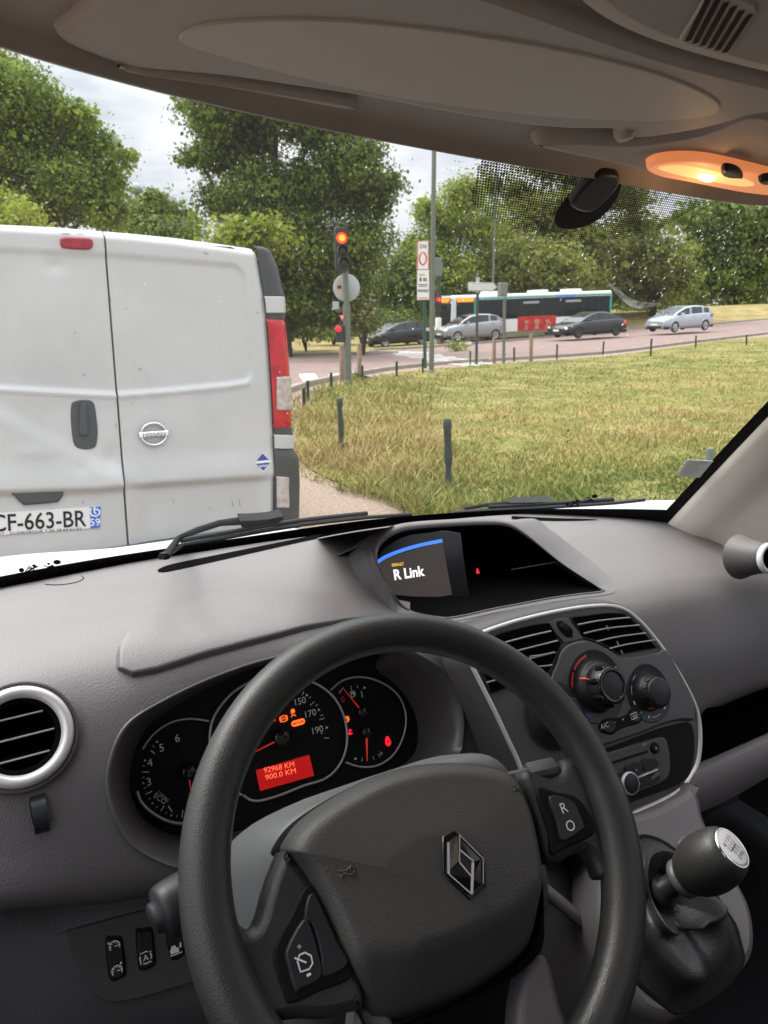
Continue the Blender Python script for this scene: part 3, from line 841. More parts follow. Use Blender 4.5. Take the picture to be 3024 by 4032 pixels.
# left stalk (lights) and right stalk (wipers)
A = hd(Zp(838, 440), .50); B = A+V((.16, .03, .02))
ax = (B-A).normalized()
mb = MB()
mb.lathe([(0, -.002), (.009, -.0018), (.0105, 0), (.0108, .004), (.0165, .004), (.0185, .007), (.0192, .012), (.0185, .030), (.0165, .034), (.0165, .042), (.0140, .045), (0, .046)], A, ax, 28)
stalk = P(mb, 'light_stalk', M['glossgrey'])
mb = MB()
SF = Frame(A+ax*.0, ax, V((0, .6, .8)))
def on_stalk(u, ang, m_, pts, wd, closed=False):
    b1 = SF.n; b2 = SF.e2; r = .0193
    P2 = [A+ax*(u+x)+(b1*math.cos(ang+y/r)+b2*math.sin(ang+y/r))*r for x, y in pts]
    m_.tube(P2, wd, 5, closed=closed)
on_stalk(.026, .55, mb, [(.0025*math.cos(t), .0035*math.sin(t)) for t in np.linspace(0, 6.2, 12)], .0006, True)
on_stalk(.028, .0, mb, [(.0028*math.cos(t), .0028*math.sin(t)) for t in np.linspace(0, 6.2, 12)], .0006, True)
for t in np.linspace(0, 5.5, 7):
    on_stalk(.028, .0, mb, [(r*math.cos(t), r*math.sin(t)) for r in (.0040, .0055)], .0005)
on_stalk(.021, -.45, mb, [(-.002, -.0022), (.002, -.002), (.0025, 0), (.002, .002), (-.002, .0022)], .0006)
for dy in (-.002, -.0007, .0007, .002):
    on_stalk(.021, -.45, mb, [(-.0065, dy-.001), (-.003, dy)], .0005)
P(mb, 'stalk_symbols', M['white'], stalk)
mb = MB()
A2 = hd(Zw(1290, 590), .66); B2 = A2+V((-.10, .03, -.01)); ax2 = (B2-A2).normalized()
mb.box(A2+ax2*.010, (.030, .019, .016), Matrix((ax2, V((0, 0, 1)).cross(ax2), V((0, 0, 1)))).transposed(), bev=.004)
mb.tube([A2+ax2*.02, B2], .007, 10)
P(mb, 'wiper_stalk', M['stack'])

# ---- lower dash under the fold, with the switch plate
LF = Frame(rel(.655, -.58, .05), (1, 0, 0), (0, math.sin(R(24)), math.cos(R(24))))
LOWX = [LF.loc(Zp(*q)) for q in ((-400, 200), (-200, 240), (0, 300), (60, 345), (200, 380), (330, 385), (600, 330), (950, 255), (1350, 190), (2000, 100))]
mb = MB()
top = [LF.w(u, v+.03, -.035) for u, v in LOWX]; t2 = [LF.w(u, v-.006, -.006) for u, v in LOWX]
rows = [resample(spline(top, 8, False), 60, False), resample(spline(t2, 8, False), 60, False)]
for dv, dh in ((-.03, 0), (-.07, .0), (-.11, -.004), (-.15, -.02), (-.20, -.05), (-.35, -.12)):
    rows.append(resample(spline([LF.w(u, v+dv, dh) for u, v in LOWX], 8, False), 60, False))
mb.grid(rows)
low = P(mb, 'lower_dash_panel', M['brush'] if 'brush' in M else M['fascia'])
def lpx(pts, n=3):
    return [LF.loc(q) for q in cpts(Zp, pts, n)]
mb = MB(); mb.plate(LF, lpx([(358, 545), (358, 515), (375, 500), (800, 388), (1100, 310), (1300, 260), (1300, 700), (1040, 783), (850, 842), (700, 880), (600, 888), (530, 866), (490, 820), (440, 740)]), -.004, .0022, .0012)
swp = P(mb, 'switch_plate', M['stack'], low)
def rocker(pts, name):
    m_ = MB(); o = lpx(pts, 3)
    m_.plate(LF, o, .001, .0030, .0004, mat=1)
    c = sum((V(q) for q in o), V((0, 0)))/len(o)
    m_.plate(LF, [c+(V(q)-c)*.86 for q in o], .002, .0055, .0016)
    return P(m_, name, [M['glossgrey'], M['black']], swp)
r1 = rocker([(572, 545), (610, 528), (655, 530), (668, 560), (685, 720), (670, 752), (620, 775), (598, 765), (585, 720)], 'rocker_switch')
r2 = rocker([(735, 505), (760, 487), (820, 480), (832, 520), (845, 660), (835, 692), (790, 715), (765, 715), (750, 690)], 'rocker_switch')
r3 = rocker([(893, 465), (930, 445), (985, 440), (995, 480), (1005, 600), (990, 640), (950, 660), (930, 655), (915, 610)], 'rocker_switch')
LF2 = Frame(LF.w(0, 0, .0058), LF.e1, LF.e2)
def dial_icon(m_, p, r, mark):
    u, v = LF2.loc(Zp(*p))
    m_.ribbon(LF2, [(u+r*math.cos(t), v+r*math.sin(t)) for t in np.linspace(-.6, 3.75, 16)], .0009, 0)
    for t in np.linspace(0, 3.1, 5):
        m_.ribbon(LF2, [(u+k*math.cos(t), v+k*math.sin(t)) for k in (r*.55, r*.95)], .0006, 0)
    m_.ribbon(LF2, [(u, v), (u+r*.5, v-r*.1)], .0009, 0)
    x, y = mark
    m_.ribbon(LF2, [(u+x*r, v+y*r), (u+x*r*1.35, v+y*r*1.35)], .0014, 0)
mb = MB(); dial_icon(mb, (624, 588), .0047, (-.9, .75)); dial_icon(mb, (637, 722), .0047, (.8, 1.0)); P(mb, 'switch_symbols', M['white'], r1)
mb = MB(); u, v = LF2.loc(Zp(793, 651))
mb.text(LF2, 'A', u, v-.0028, ht=.0058, h=0, align='C')
for t in (0, 1.57, 3.14, 4.71):
    mb.ribbon(LF2, [(u+.0055*math.cos(t+d), v+.0055*math.sin(t+d)) for d in np.linspace(-.55, .55, 6)], .0010, 0)
    mb.ribbon(LF2, [(u+.0066*math.cos(t+d), v+.0066*math.sin(t+d)) for d in (.55, .75)], .0010, 0)
P(mb, 'switch_symbols', M['white'], r2)
mb = MB(); u, v = LF2.loc(Zp(957, 608))
mb.poly([LF2.w(u+x*.006, v+y*.006) for x, y in ((-.9, -.4), (.5, -.5), (.5, .25), (.1, .3), (0, .75), (-.6, .75), (-.8, .25), (-.95, .2))])
mb.poly([LF2.w(u+x*.006, v+y*.006) for x, y in ((.65, .1), (.8, .9), (1.0, .9), (1.0, .1))]); mb.ribbon(LF2, [(u-.006, v-.004), (u+.006, v-.0042)], .0010, 0)
P(mb, 'switch_symbols', M['white'], r3)

# ---- navigation screen under its hood
hood_y = [.845, .858, .866, .872, .878, .882, .885, .885, .885, .882, .878, .868, .850, .828, .815, .805, .790, .778, .768, .762, .757, .757, .772, .795, .815, .83]
hin = [cast(p, .0008) if 14 <= k <= 22 else hy(p, y) for k, (p, y) in enumerate(zip(hood_in_px, hood_y))]
hout_px = [Zs(260, 405), Zs(235, 345), Zs(245, 295), Zs(295, 245), Zs(375, 205), None, None, None, None, None, Zs(1190, 126), Zs(1310, 185), Zs(1450, 292), Zs(1575, 390), Zs(1640, 460), Zs(1650, 520),
           Zs(1470, 550), Zs(1310, 573), Zs(1140, 604), Zs(1004, 630), Zs(815, 672), Zs(715, 680), Zs(530, 650), Zs(420, 575), Zs(350, 510), Zs(290, 455)]
hout = []
for k, (p, q_) in enumerate(zip(hout_px, hin)):
    if p is None:
        t = (k-5)/4
        x = .47+.25*t
        y = .99+.05*math.sin(math.pi*min(t+.1, 1))
        loc, n, i, ds = DASH.ray_cast(V((x, y, 5)), V((0, 0, -1)))
        hout.append((loc if loc is not None else V((x, y, EYE-.40)))-V((0, 0, .001)))
    else:
        hout.append(cast(p, .0006))
NH = 200
hi_s = spline(hin, 8); ho_s = spline(hout, 8)
def ringm(f):
    return [f(a, b) for a, b in zip(hi_s, ho_s)]
up = V((0, -.25, 1)).normalized()
def rim_lift(a, b, t, lift):
    return a.lerp(b, t)+up*lift
topness = []
for a in hi_s:
    topness.append(min(max((a.z-(EYE-.40))/.07, 0), 1))
mb = MB()
mid = [a+(up*.010+V((0, .012, 0)))*(.15+.85*t) for a, t in zip(hi_s, topness)]
mid2 = [a.lerp(b, .18)+up*.010*t+V((0, .008, 0))*t for a, b, t in zip(hi_s, ho_s, topness)]
mid3 = [a.lerp(b, .5)+up*.010*t for a, b, t in zip(hi_s, ho_s, topness)]
lip = [a+(up*.003-V((0, .002, 0)))*(.3+.7*t) for a, t in zip(hi_s, topness)]
back = [a+V((0, .03, -.002)) for a in hi_s]
mb.grid([back, hi_s, lip, mid, mid2, mid3, ho_s], cu=True)
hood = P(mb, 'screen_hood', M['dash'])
# cavity
mb = MB()
cen = sum(hi_s, V())/len(hi_s)
def deep(a, t, k):
    return V((a.x+(cen.x-a.x)*.2*k*t, a.y+(.93-a.y)*k, a.z+(EYE-.375-a.z)*.7*t*k-.004*t))
rings = [list(hi_s)]+[[deep(a, t, k) for a, t in zip(hi_s, topness)] for k in (.25, .6, 1)]
mb.grid(rings, 0, False, cu=True)
mb.poly(rings[-1])
P(mb, 'screen_recess', M['void'], hood)
# recess front edge line and lid seam
SCF = Frame(hy(Zs(600, 420), .868), (1, -.10, 0), (0, .36, .93))
mb = MB()
bz = [SCF.loc(Zs(*q)) for q in ((372, 352), (430, 250), (560, 205), (740, 185), (830, 200), (860, 420), (882, 540), (780, 590), (540, 640), (440, 520))]
mb.plate(SCF, bz[::-1], -.02, .002, .002)
scr = P(mb, 'display_unit', M['gloss'], hood)
mb = MB()
sc = [Zs(385, 352), Zs(733, 243), Zs(786, 530), Zs(526, 580), Zs(430, 470)]
mb.poly([SCF.w(*SCF.loc(p, .003), .003) for p in sc]); P(mb, 'screen', M['scr'], scr)
mb = MB()
edge = spl(SCF, [Zs(383, 358), Zs(430, 328), Zs(520, 293), Zs(620, 265), Zs(729, 243)], 6)
mb.ribbon(SCF, edge, .0050, .0036); P(mb, 'screen_stripe', M['scr_blue'], scr)
mb = MB(); a, b = SCF.loc(Zs(474, 452)), SCF.loc(Zs(636, 428))
mb.text(SCF, 'R Link', *a, wd=math.hypot(b[0]-a[0], b[1]-a[1]), ht=.0150, ang=math.atan2(b[1]-a[1], b[0]-a[0]), h=.0040, bold=.028); P(mb, 'screen_logo', M['scr_white'], scr)
mb = MB(); a, b = SCF.loc(Zs(461, 382)), SCF.loc(Zs(524, 374))
mb.text(SCF, 'RENAULT', *a, wd=math.hypot(b[0]-a[0], b[1]-a[1]), ht=.0046, ang=math.atan2(b[1]-a[1], b[0]-a[0]), h=.0040, bold=.01); P(mb, 'screen_maker', M['scr_yel'], scr)
mb = MB(); u, v = SCF.loc(Zs(892, 408)); mb.poly([SCF.w(u+x*.0032, v+y*.0040, .018) for x, y in ((-.8, -.9), (.7, -.9), (.7, .1), (.3, .5), (.2, 1.1), (-.2, 1.1), (-.4, .4), (-.8, 0))])
P(mb, 'alarm_lamp', M['lit_red'], hood)
mb = MB()
a, b = hy(Zs(1100, 398), .872), hy(Zs(1350, 355), .853)
mb.tube([a, b], .0009, 5); P(mb, 'lid_seam', M['stack'], hood)

# ---- centre stack
n_ = V((0, -.89, .455))
SK = Frame(rel(.62, -.50, .66), (1, .03, 0), (0, .455, .89))
def sk(pts, n=5, zf=Zc):
    return [SK.loc(q) for q in cpts(zf, pts, n)]
trim_o = [(150, 240), (280, 195), (400, 163), (520, 136), (640, 115), (730, 105), (800, 103), (860, 112), (920, 138), (1000, 208), (1060, 280), (1110, 345), (1180, 452), (1230, 540), (1270, 620), (1297, 700), (1308, 800), (1304, 900), (1290, 970), (1262, 1025), (1200, 1110), (1100, 1168), (1000, 1212), (900, 1258), (700, 1345), (560, 1395), (470, 1390), (430, 1320), (380, 1160), (330, 985), (260, 830), (190, 680), (120, 540), (70, 440), (55, 400), (60, 340), (95, 275)]
to = resample([V((*q, 0)) for q in sk(trim_o, 6)], 240)
to2 = [(p.x, p.y) for p in to]
ti = inset2(to2, .0060)
mb = MB()
base_o = inset2(to2, -.012)
mb.grid([[SK.w(q[0], q[1], -.07) for q in base_o], [SK.w(q[0], q[1], -.02) for q in inset2(to2, -.009)], [SK.w(q[0], q[1], -.003) for q in inset2(to2, -.003)], [SK.w(*q, -.001) for q in to2]], cu=True)
stack = P(mb, 'centre_console', M['fascia'])
mb = MB(); mb.grid([[SK.w(*q, -.002) for q in to2], [SK.w(*q, .001) for q in inset2(to2, .0006)], [SK.w(*q, .0018) for q in inset2(to2, .003)], [SK.w(*q, .001) for q in inset2(to2, .0054)], [SK.w(*q, -.003) for q in ti]], cu=True)
P(mb, 'console_trim', M['silver'], stack)
mb = MB(); mb.plate(SK, ti, -.03, -.0018); panel = P(mb, 'console_face', M['stack'], stack)
# console air vents: black recess, bright blades
def blade_vent(outl, lines, name):
    m_ = MB(); m_.plate(SK, sk(outl, 3), -.003, .0008, .0006); o = P(m_, name, M['glossgrey'], stack)
    m_ = MB(); c = [V(q) for q in sk(outl, 3)]; g = sum(c, V((0, 0)))/len(c)
    m_.poly([SK.w(*q, .0012) for q in inset2([tuple(q) for q in c], .0020)]); P(m_, 'vent_opening', M['void'], o)
    for pts in lines:
        q = [SK.loc(Zc(*p)) for p in pts]
        m_ = MB(); q3 = [SK.w(*p, .003) for p in q]
        m_.tube(spline(q3, 4, False), .0013, 6, flat=.8)
        P(m_, 'vent_blade', M['blade'], o)
    return o
blade_vent([(200, 268), (300, 236), (400, 212), (480, 202), (500, 215), (548, 300), (556, 325), (535, 372), (512, 420), (490, 470), (430, 500), (300, 545), (180, 588), (160, 540), (130, 470), (120, 410), (140, 330)],
           [[(250, 312), (370, 280), (492, 252)], [(200, 388), (340, 350), (528, 303)], [(160, 447), (340, 408), (515, 365)], [(130, 470), (300, 425), (500, 400)], [(140, 528), (300, 480), (495, 432)], [(165, 560), (300, 520), (440, 480)]][0:3]+[[(380, 388), (450, 378), (508, 366)], [(430, 440), (470, 437), (497, 431)], [(130, 470), (145, 467), (160, 462)], [(150, 525), (190, 515), (225, 503)]], 'console_vent')
cv = blade_vent([(605, 178), (680, 163), (780, 150), (860, 150), (900, 160), (960, 210), (1010, 270), (1050, 320), (1068, 345), (960, 365), (885, 378), (850, 372), (800, 338), (740, 308), (665, 285), (640, 240)],
           [[(636, 218), (760, 195), (910, 180)], [(668, 264), (800, 236), (965, 220)], [(735, 308), (850, 282), (1000, 262)], [(805, 345), (900, 322), (1045, 300)]], 'console_vent')
mb = MB()
for a, b in (((790, 222), (800, 248)), ((845, 305), (858, 335)), ((865, 352), (876, 375))):
    mb.tube([SK.w(*SK.loc(Zc(*a)), .0025), SK.w(*SK.loc(Zc(*b)), .0025)], .0012, 5)
P(mb, 'vent_tab', M['blade'], cv)
mb = MB(); mb.plate(SK, sk([(485, 202), (585, 182), (605, 200), (665, 285), (650, 297), (570, 315), (556, 300)], 2), -.002, .0016, .001); tb = P(mb, 'thumb_plate', M['stack'], stack)
mb = MB(); mb.plate(SK, sk([(525, 212), (535, 197), (560, 200), (590, 235), (612, 275), (608, 285), (580, 282), (545, 250)], 3), .001, .0022, .0004); P(mb, 'thumb_slot', M['black'], tb)
mb = MB()
a, b = SK.w(*SK.loc(Zc(545, 212)), .002), SK.w(*SK.loc(Zc(602, 276)), .002)
t_ = (b-a).normalized(); s_ = SK.n.cross(t_)
rows = []
for i in range(11):
    an = -1.2+2.4*i/10
    rows.append([(a+b)/2+t_*math.sin(an)*(b-a).length*.52+SK.n*(math.cos(an)*.010-.0035)+s_*x for x in (-.0038, -.0032, .0032, .0038)])
mb.grid(rows)
for an in np.linspace(-1, 1, 9):
    c_ = (a+b)/2+t_*math.sin(an)*(b-a).length*.52+SK.n*(math.cos(an)*.010-.0030)
    mb.tube([c_-s_*.0033, c_+s_*.0033], .0006, 4)
P(mb, 'thumb_wheel', M['black'], tb)
# raised climate panel with the two rotary knobs
clim = [(500, 490), (525, 430), (545, 370), (580, 325), (640, 303), (700, 304), (780, 335), (850, 378), (890, 392), (960, 385), (1060, 365), (1108, 352), (1180, 470), (1235, 580), (1260, 660), (1255, 725), (1190, 728), (1100, 748), (980, 795), (880, 830), (780, 862), (650, 900), (560, 880), (480, 800), (455, 740), (480, 600)]
mb = MB(); mb.plate(SK, sk(clim, 4), -.003, .0042, .0035); cp = P(mb, 'climate_panel', M['stack'], stack)
KF = Frame(SK.w(0, 0, .0044), SK.e1, SK.e2)
def knob(c, e, r_ring, r_base, r_top, h, name, tip, marks):
    u, v = KF.loc(Zc(*c)); o = KF.w(u, v)
    m_ = MB()
    m_.lathe([(r_ring+.0014, -.002), (r_ring+.0012, .0004), (r_ring+.0004, .0009), (r_ring-.001, .0003), (r_base+.001, .0003)], o, KF.n, 44)
    m_.lathe([(r_base+.004, .0004), (r_base+.001, .0006), (r_base, .010), (r_base-.001, .012), (r_base-.0028, .0135), (r_top, .0145), (r_top*.98, h-.003), (r_top*.9, h-.0008), (r_top*.75, h), (0, h+.0004)], o, KF.n, 36)
    ob = P(m_, name, M['glossgrey'], stack)
    d = V(KF.loc(Zc(*tip)))-V((u, v)); d.normalize()
    m_ = MB(); m_.tube([o+(KF.e1*d.x+KF.e2*d.y)*r+KF.n*hh for r, hh in ((r_top*.95, .0145), (r_base-.002, .0142), (r_base+.0004, .0115), (r_base+.0006, .004))], .0014, 6)
    P(m_, 'knob_pointer', M['redlit'], ob)
    m_ = MB()
    for mat, a0, a1, rr, wd in marks:
        m_.ribbon(KF, [(u+rr*math.cos(R(a)), v+rr*math.sin(R(a))) for a in np.linspace(a0, a1, 12)], wd, .0012, mat)
    P(m_, 'knob_scale', [M['redmark'], M['bluemark'], M['white']], ob)
    return ob, o
M['redlit'] = pbr('pointer_red', (.75, .10, .04), .4)
def klen(a, b):
    return (V(KF.loc(Zc(*a)))-V(KF.loc(Zc(*b)))).length
rr1 = klen((750, 540), (898, 560))*.97
k1, o1 = knob((742, 545), None, rr1, rr1*.66, rr1*.50, .030, 'temperature_knob', (640, 505), [(0, 95, 135, rr1*.88, .0028), (0, 142, 168, rr1*.88, .0028), (1, 186, 198, rr1*.88, .0028), (1, 222, 236, rr1*.88, .0026), (0, 318, 330, rr1*.86, .0016)])
mb = MB()
mb.lathe([(rr1*.50, .0285), (rr1*.51, .0300), (rr1*.45, .0318), (rr1*.38, .0310), (rr1*.30, .0275), (rr1*.15, .0262), (0, .0262)], o1, KF.n, 32)
for k in range(7):
    a = 2*math.pi*k/7; c_ = o1+KF.n*.024+(KF.e1*math.cos(a)+KF.e2*math.sin(a))*rr1*.5
    mb.tube([c_-KF.n*.008, c_, c_+KF.n*.0065], [.004, .0045, .0025], 8)
P(mb, 'knob_grip', M['gloss'], k1)
rr2 = klen((1025, 590), (1136, 600))*.98
k2, o2 = knob((1022, 580), None, rr2, rr2*.56, rr2*.54, .022, 'airflow_knob', (1012, 640), [(2, 150, 170, rr2*.84, .0008), (2, 185, 195, rr2*.84, .0020), (2, 215, 222, rr2*.84, .0022), (2, 243, 249, rr2*.84, .0034), (2, 255, 285, rr2*.84, .0008), (2, 305, 318, rr2*.84, .0034), (2, 120, 135, rr2*.84, .0008)])
mb = MB(); 
for k in range(12):
    a = 2*math.pi*k/12; c_ = o2+KF.n*.015+(KF.e1*math.cos(a)+KF.e2*math.sin(a))*rr2*.54
    mb.tube([c_-KF.n*.010, c_+KF.n*.003], [.0009, .0007], 5)
P(mb, 'knob_grip', M['glossgrey'], k2)
# hidden third knob, half covered by the wheel
u, v = KF.loc(Zc(530, 700)); mb = MB(); mb.lathe([(rr1*.9, 0), (rr1*.88, .001), (rr1*.6, .0005), (rr1*.55, .010), (rr1*.5, .022), (0, .0225)], KF.w(u, v), KF.n, 36); P(mb, 'fan_knob', M['glossgrey'], stack)
# air conditioning bar
mb = MB(); mb.plate(SK, sk([(742, 765), (755, 730), (790, 715), (850, 710), (895, 690), (905, 672), (930, 665), (958, 675), (972, 705), (965, 735), (940, 750), (880, 765), (840, 785), (815, 803), (780, 800), (755, 790)], 4), .003, .0062, .0018)
acb = P(mb, 'climate_buttons', M['black'], stack)
for pts in ([(755, 760), (765, 735), (800, 728), (818, 735), (824, 770), (800, 790), (770, 785)], [(912, 690), (930, 675), (955, 685), (962, 715), (945, 735), (922, 735)]):
    mb = MB(); mb.plate(SK, sk(pts, 3), .005, .0078, .001); P(mb, 'push_button', M['glossgrey'], acb)
mb = MB()
KF2 = Frame(SK.w(0, 0, .0082), SK.e1, SK.e2)
u, v = KF2.loc(Zc(787, 757)); mb.text(KF2, 'A/C', u, v-.0028, ht=.0066, h=0, align='C')
u, v = KF2.loc(Zc(946, 705))
mb.ribbon(KF2, [(u-.006, v-.003), (u-.006, v+.004), (u+.005, v+.004), (u+.005, v-.003)], .0011, 0, 0, True)
for x in (-.0025, 0, .0025):
    mb.ribbon(KF2, [(u+x, v-.002), (u+x, v+.002)], .0008, 0)
for p in ((845, 740), (890, 722)):
    u, v = KF2.loc(Zc(*p)); mb.disc(KF2, u, v, .0011, -.0015)
P(mb, 'button_symbols', M['white'], acb)
# radio in its recess
mb = MB(); mb.plate(SK, sk([(640, 900), (780, 880), (900, 838), (1000, 800), (1100, 765), (1200, 740), (1245, 742), (1265, 790), (1270, 880), (1255, 980), (1225, 1040), (1150, 1085), (1000, 1140), (880, 1185), (760, 1230), (640, 1270), (560, 1150)], 4), -.0024, -.0006, .0005); P(mb, 'radio_recess', M['rec'] if 'rec' in M else M['black'], stack)
mb = MB(); mb.plate(SK, sk([(600, 960), (800, 898), (950, 850), (1060, 820), (1095, 820), (1112, 850), (1124, 920), (1125, 990), (1105, 1040), (1060, 1065), (960, 1105), (900, 1125), (760, 1180), (640, 1215)], 4), -.001, .0046, .002); rad = P(mb, 'radio', M['stack'], stack)
RF = Frame(SK.w(0, 0, .0048), SK.e1, SK.e2)
mb = MB(); mb.plate(RF, [RF.loc(Zc(*q)) for q in ((800, 955), (1014, 886), (1018, 898), (800, 970))][::-1], 0, .0006); P(mb, 'disc_slot', M['black'], rad)
for pts in ([(890, 985), (905, 965), (975, 942), (985, 990), (985, 1008), (930, 1030), (905, 1030)], [(982, 940), (1040, 925), (1060, 940), (1066, 975), (1000, 1003), (990, 990)], [(930, 1050), (1008, 1022), (1015, 1072), (945, 1100), (932, 1085)], [(1012, 1020), (1070, 1000), (1075, 1042), (1060, 1060), (1020, 1072)]):
    m_ = MB(); m_.plate(RF, [RF.loc(q) for q in cpts(Zc, pts, 2)], 0, .003, .0012); P(m_, 'radio_button', M['glossgrey'], rad)
mb = MB(); mb.plate(RF, [RF.loc(Zc(*q)) for q in ((935, 1036), (1058, 985), (1060, 993), (938, 1044))][::-1], 0, .0045, .0008); P(mb, 'button_trim', M['silver'], rad)
u, v = RF.loc(Zc(893, 1060)); kr = .0135
mb = MB(); mb.lathe([(kr, 0), (kr, .010), (kr*.93, .0125), (kr*.8, .0132), (0, .0134)], RF.w(u, v), RF.n, 36); vk = P(mb, 'volume_knob', M['glossgrey'], rad)
mb = MB(); mb.lathe([(kr*1.03, .008), (kr*1.05, .0105), (kr*.98, .0125), (kr*.92, .0125)], RF.w(u, v), RF.n, 40); P(mb, 'knob_ring', M['silver'], vk)
mb = MB(); u, v = RF.loc(Zc(1053, 875)); mb.lathe([(.0075, 0), (.007, .0018), (.0052, .0022), (0, .0024)], RF.w(u, v), RF.n, 20); P(mb, 'eject_button', M['black'], rad)
mb = MB()
mb.text(RF, 'MP3', *RF.loc(Zc(990, 868)), ht=.0036, ang=R(8), h=.0008); mb.text(RF, 'AUDIO', *RF.loc(Zc(1030, 1042)), ht=.0036, ang=R(8), h=.0034); mb.text(RF, '+', *RF.loc(Zc(962, 1076)), ht=.005, h=.0034)
u, v = RF.loc(Zc(1053, 875)); mb.poly([RF.w(u+x*.0022, v+y*.0022, .0030) for x, y in ((-1, -.1), (1, -.1), (0, 1))]); mb.ribbon(RF, [(u-.002, v-.0014), (u+.002, v-.0014)], .0006, .003)
u, v = RF.loc(Zc(948, 992)); mb.disc(RF, u, v, .0013, .0034, 0, 10)
P(mb, 'radio_lettering', M['dim'], rad)
# ---- gear lever on the lower console
GF = Frame(rel(.45, -.69, .62), (1, 0, 0), (0, .75, .66))
def gp(pts, h=0, n=5):
    return [GF.loc(q, h) for q in cpts(Zg, pts, n)]
con = [(330, 480), (600, 380), (860, 240), (930, 150), (1000, 330), (1040, 500), (1180, 760), (1320, 1010), (1420, 1220), (1462, 1440), (1450, 1620), (1380, 1760), (1250, 1890), (1080, 2030), (900, 2130), (720, 2190), (560, 2150), (430, 2020), (300, 1800), (150, 1300), (200, 800)]
mb = MB(); co = gp(con)
mb.grid([[GF.w(*q, -.2) for q in inset2(co, -.010)], [GF.w(*q, -.03) for q in inset2(co, -.004)], [GF.w(*q, -.012) for q in co], [GF.w(*q, -.003) for q in inset2(co, .004)], [GF.w(*q, 0) for q in inset2(co, .011)]], cu=True)
mb.poly([GF.w(*q, 0) for q in inset2(co, .011)])
cons = P(mb, 'gear_console', M['trim'])
gb = [(440, 660), (560, 640), (700, 700), (850, 830), (980, 980), (1100, 1120), (1200, 1270), (1275, 1390), (1320, 1560), (1340, 1640), (1310, 1740), (1200, 1880), (1050, 2000), (860, 2095), (740, 2090), (600, 1990), (480, 1890), (330, 1700), (230, 1350), (300, 900)]
g0 = resample([V((*q, 0)) for q in gp(gb, 0, 6)], 96)
g0 = [(p.x, p.y) for p in g0]
KA = V((.30, -.52, .80)).normalized()
KC = hx(Zg(1105, 815), .645)                    # middle of the knob
stem0 = KC-KA*.085
mb = MB(); mb.plate(GF, inset2(g0, -.003), -.004, .0012, .001); P(mb, 'gaiter_frame', M['black'], cons)
rings = []
NR = 26
sx = KA.cross(V((0, 0, 1))).normalized(); sy = sx.cross(KA)
gc = V((sum(p[0] for p in g0)/96, sum(p[1] for p in g0)/96))
for i in range(NR+1):
    t = i/NR; row = []
    for k, p in enumerate(g0):
        a = math.atan2(p[1]-gc.y, p[0]-gc.x)
        b = GF.w(p[0], p[1], .001)
        bb = b-(b-GF.w(gc.x, gc.y)).normalized()*.002
        d = (bb-stem0); d = d-KA*d.dot(KA); d.normalize()
        tp_ = stem0+d*.0155
        s = t**.72
        q = bb.lerp(tp_, s)
        bulge = math.sin(math.pi*min(t*1.15, 1))**.8
        q += GF.n*(.018*bulge)+KA*.004*bulge
        fold = .0085*math.sin(3*a+5.2*t+.6)*math.sin(math.pi*t)**.8+.0050*math.sin(5*a-7*t+1.0)*math.sin(math.pi*t)+.0075*math.sin(13*t+1.3*math.sin(a*1+.8))*math.sin(math.pi*t)**.7
        q += (GF.n*.8+d*.9)*fold
        row.append(q)
    rings.append(row)
mb = MB(); mb.grid(rings, cu=True)
gl = P(mb, 'gear_lever', M['leather'])
mb = MB()
mb.lathe([(.0158, -.004), (.0190, .000), (.0195, .006), (.0165, .010), (.0125, .013), (.0118, .036)], stem0-KA*.002, KA, 28)
P(mb, 'lever_sleeve', M['glossgrey'], gl)
mb = MB()
mb.lathe([(.0118, .030), (.019, .031), (.0215, .034), (.0215, .039), (.0185, .042)], stem0, KA, 32); P(mb, 'lever_collar', M['shroud'], gl)
mb = MB()
kp = [(r*1.07, .040+(h-.040)*1.06) for r, h in ((.0, .040), (.0175, .0405), (.0225, .046), (.0265, .054), (.0292, .064), (.0302, .074), (.0296, .084), (.0275, .094), (.0250, .1005), (.0218, .1045), (.0195, .1058))]
mb.lathe(kp, stem0, KA, 40)
knobo = P(mb, 'lever_knob', M['rim'], gl)
mb = MB(); mb.lathe([(.0212, .1095), (.0207, .1108), (.0170, .1114), (0, .1120)], stem0, KA, 36); bd = P(mb, 'knob_badge', M['badge'] if 'badge' in M else M['silver'], knobo)
mb = MB(); mb.lathe([(.0226, .1086), (.0222, .1106), (.0209, .1112), (.0203, .1108)], stem0, KA, 40); P(mb, 'badge_ring', M['chrome'], bd)
e2_ = (V((-.25, .75, .6))-KA*V((-.25, .75, .6)).dot(KA)).normalized()
KBF = Frame(stem0+KA*.1123, e2_.cross(KA), e2_)
mb = MB()
for x in (-.0045, .0012, .0069):
    mb.ribbon(KBF, [(x, -.0058), (x, .0058)], .0009, 0)
mb.ribbon(KBF, [(-.0045, 0), (.0069, 0)], .0009, 0); mb.ribbon(KBF, [(-.0045, 0), (-.0098, 0), (-.0098, .0048)], .0009, 0)
for t, x, y in (('1', -.0045, .0095), ('3', .0012, .0095), ('5', .0069, .0095), ('R', -.0105, .0085), ('2', -.0045, -.0095), ('4', .0012, -.0095), ('6', .0069, -.0095)):
    mb.text(KBF, t, x, y-.0021, ht=.0042, h=0, align='C', bold=.02)
P(mb, 'gear_pattern', M['black'], bd)
mb = MB(); u, v = GF.loc(Zg(880, 740)); mb.lathe([(.016, .0), (.015, .004), (.012, .0035), (.0118, .0)], GF.w(u, v), GF.n, 28); sk_ = P(mb, 'power_socket', M['trim'], cons)
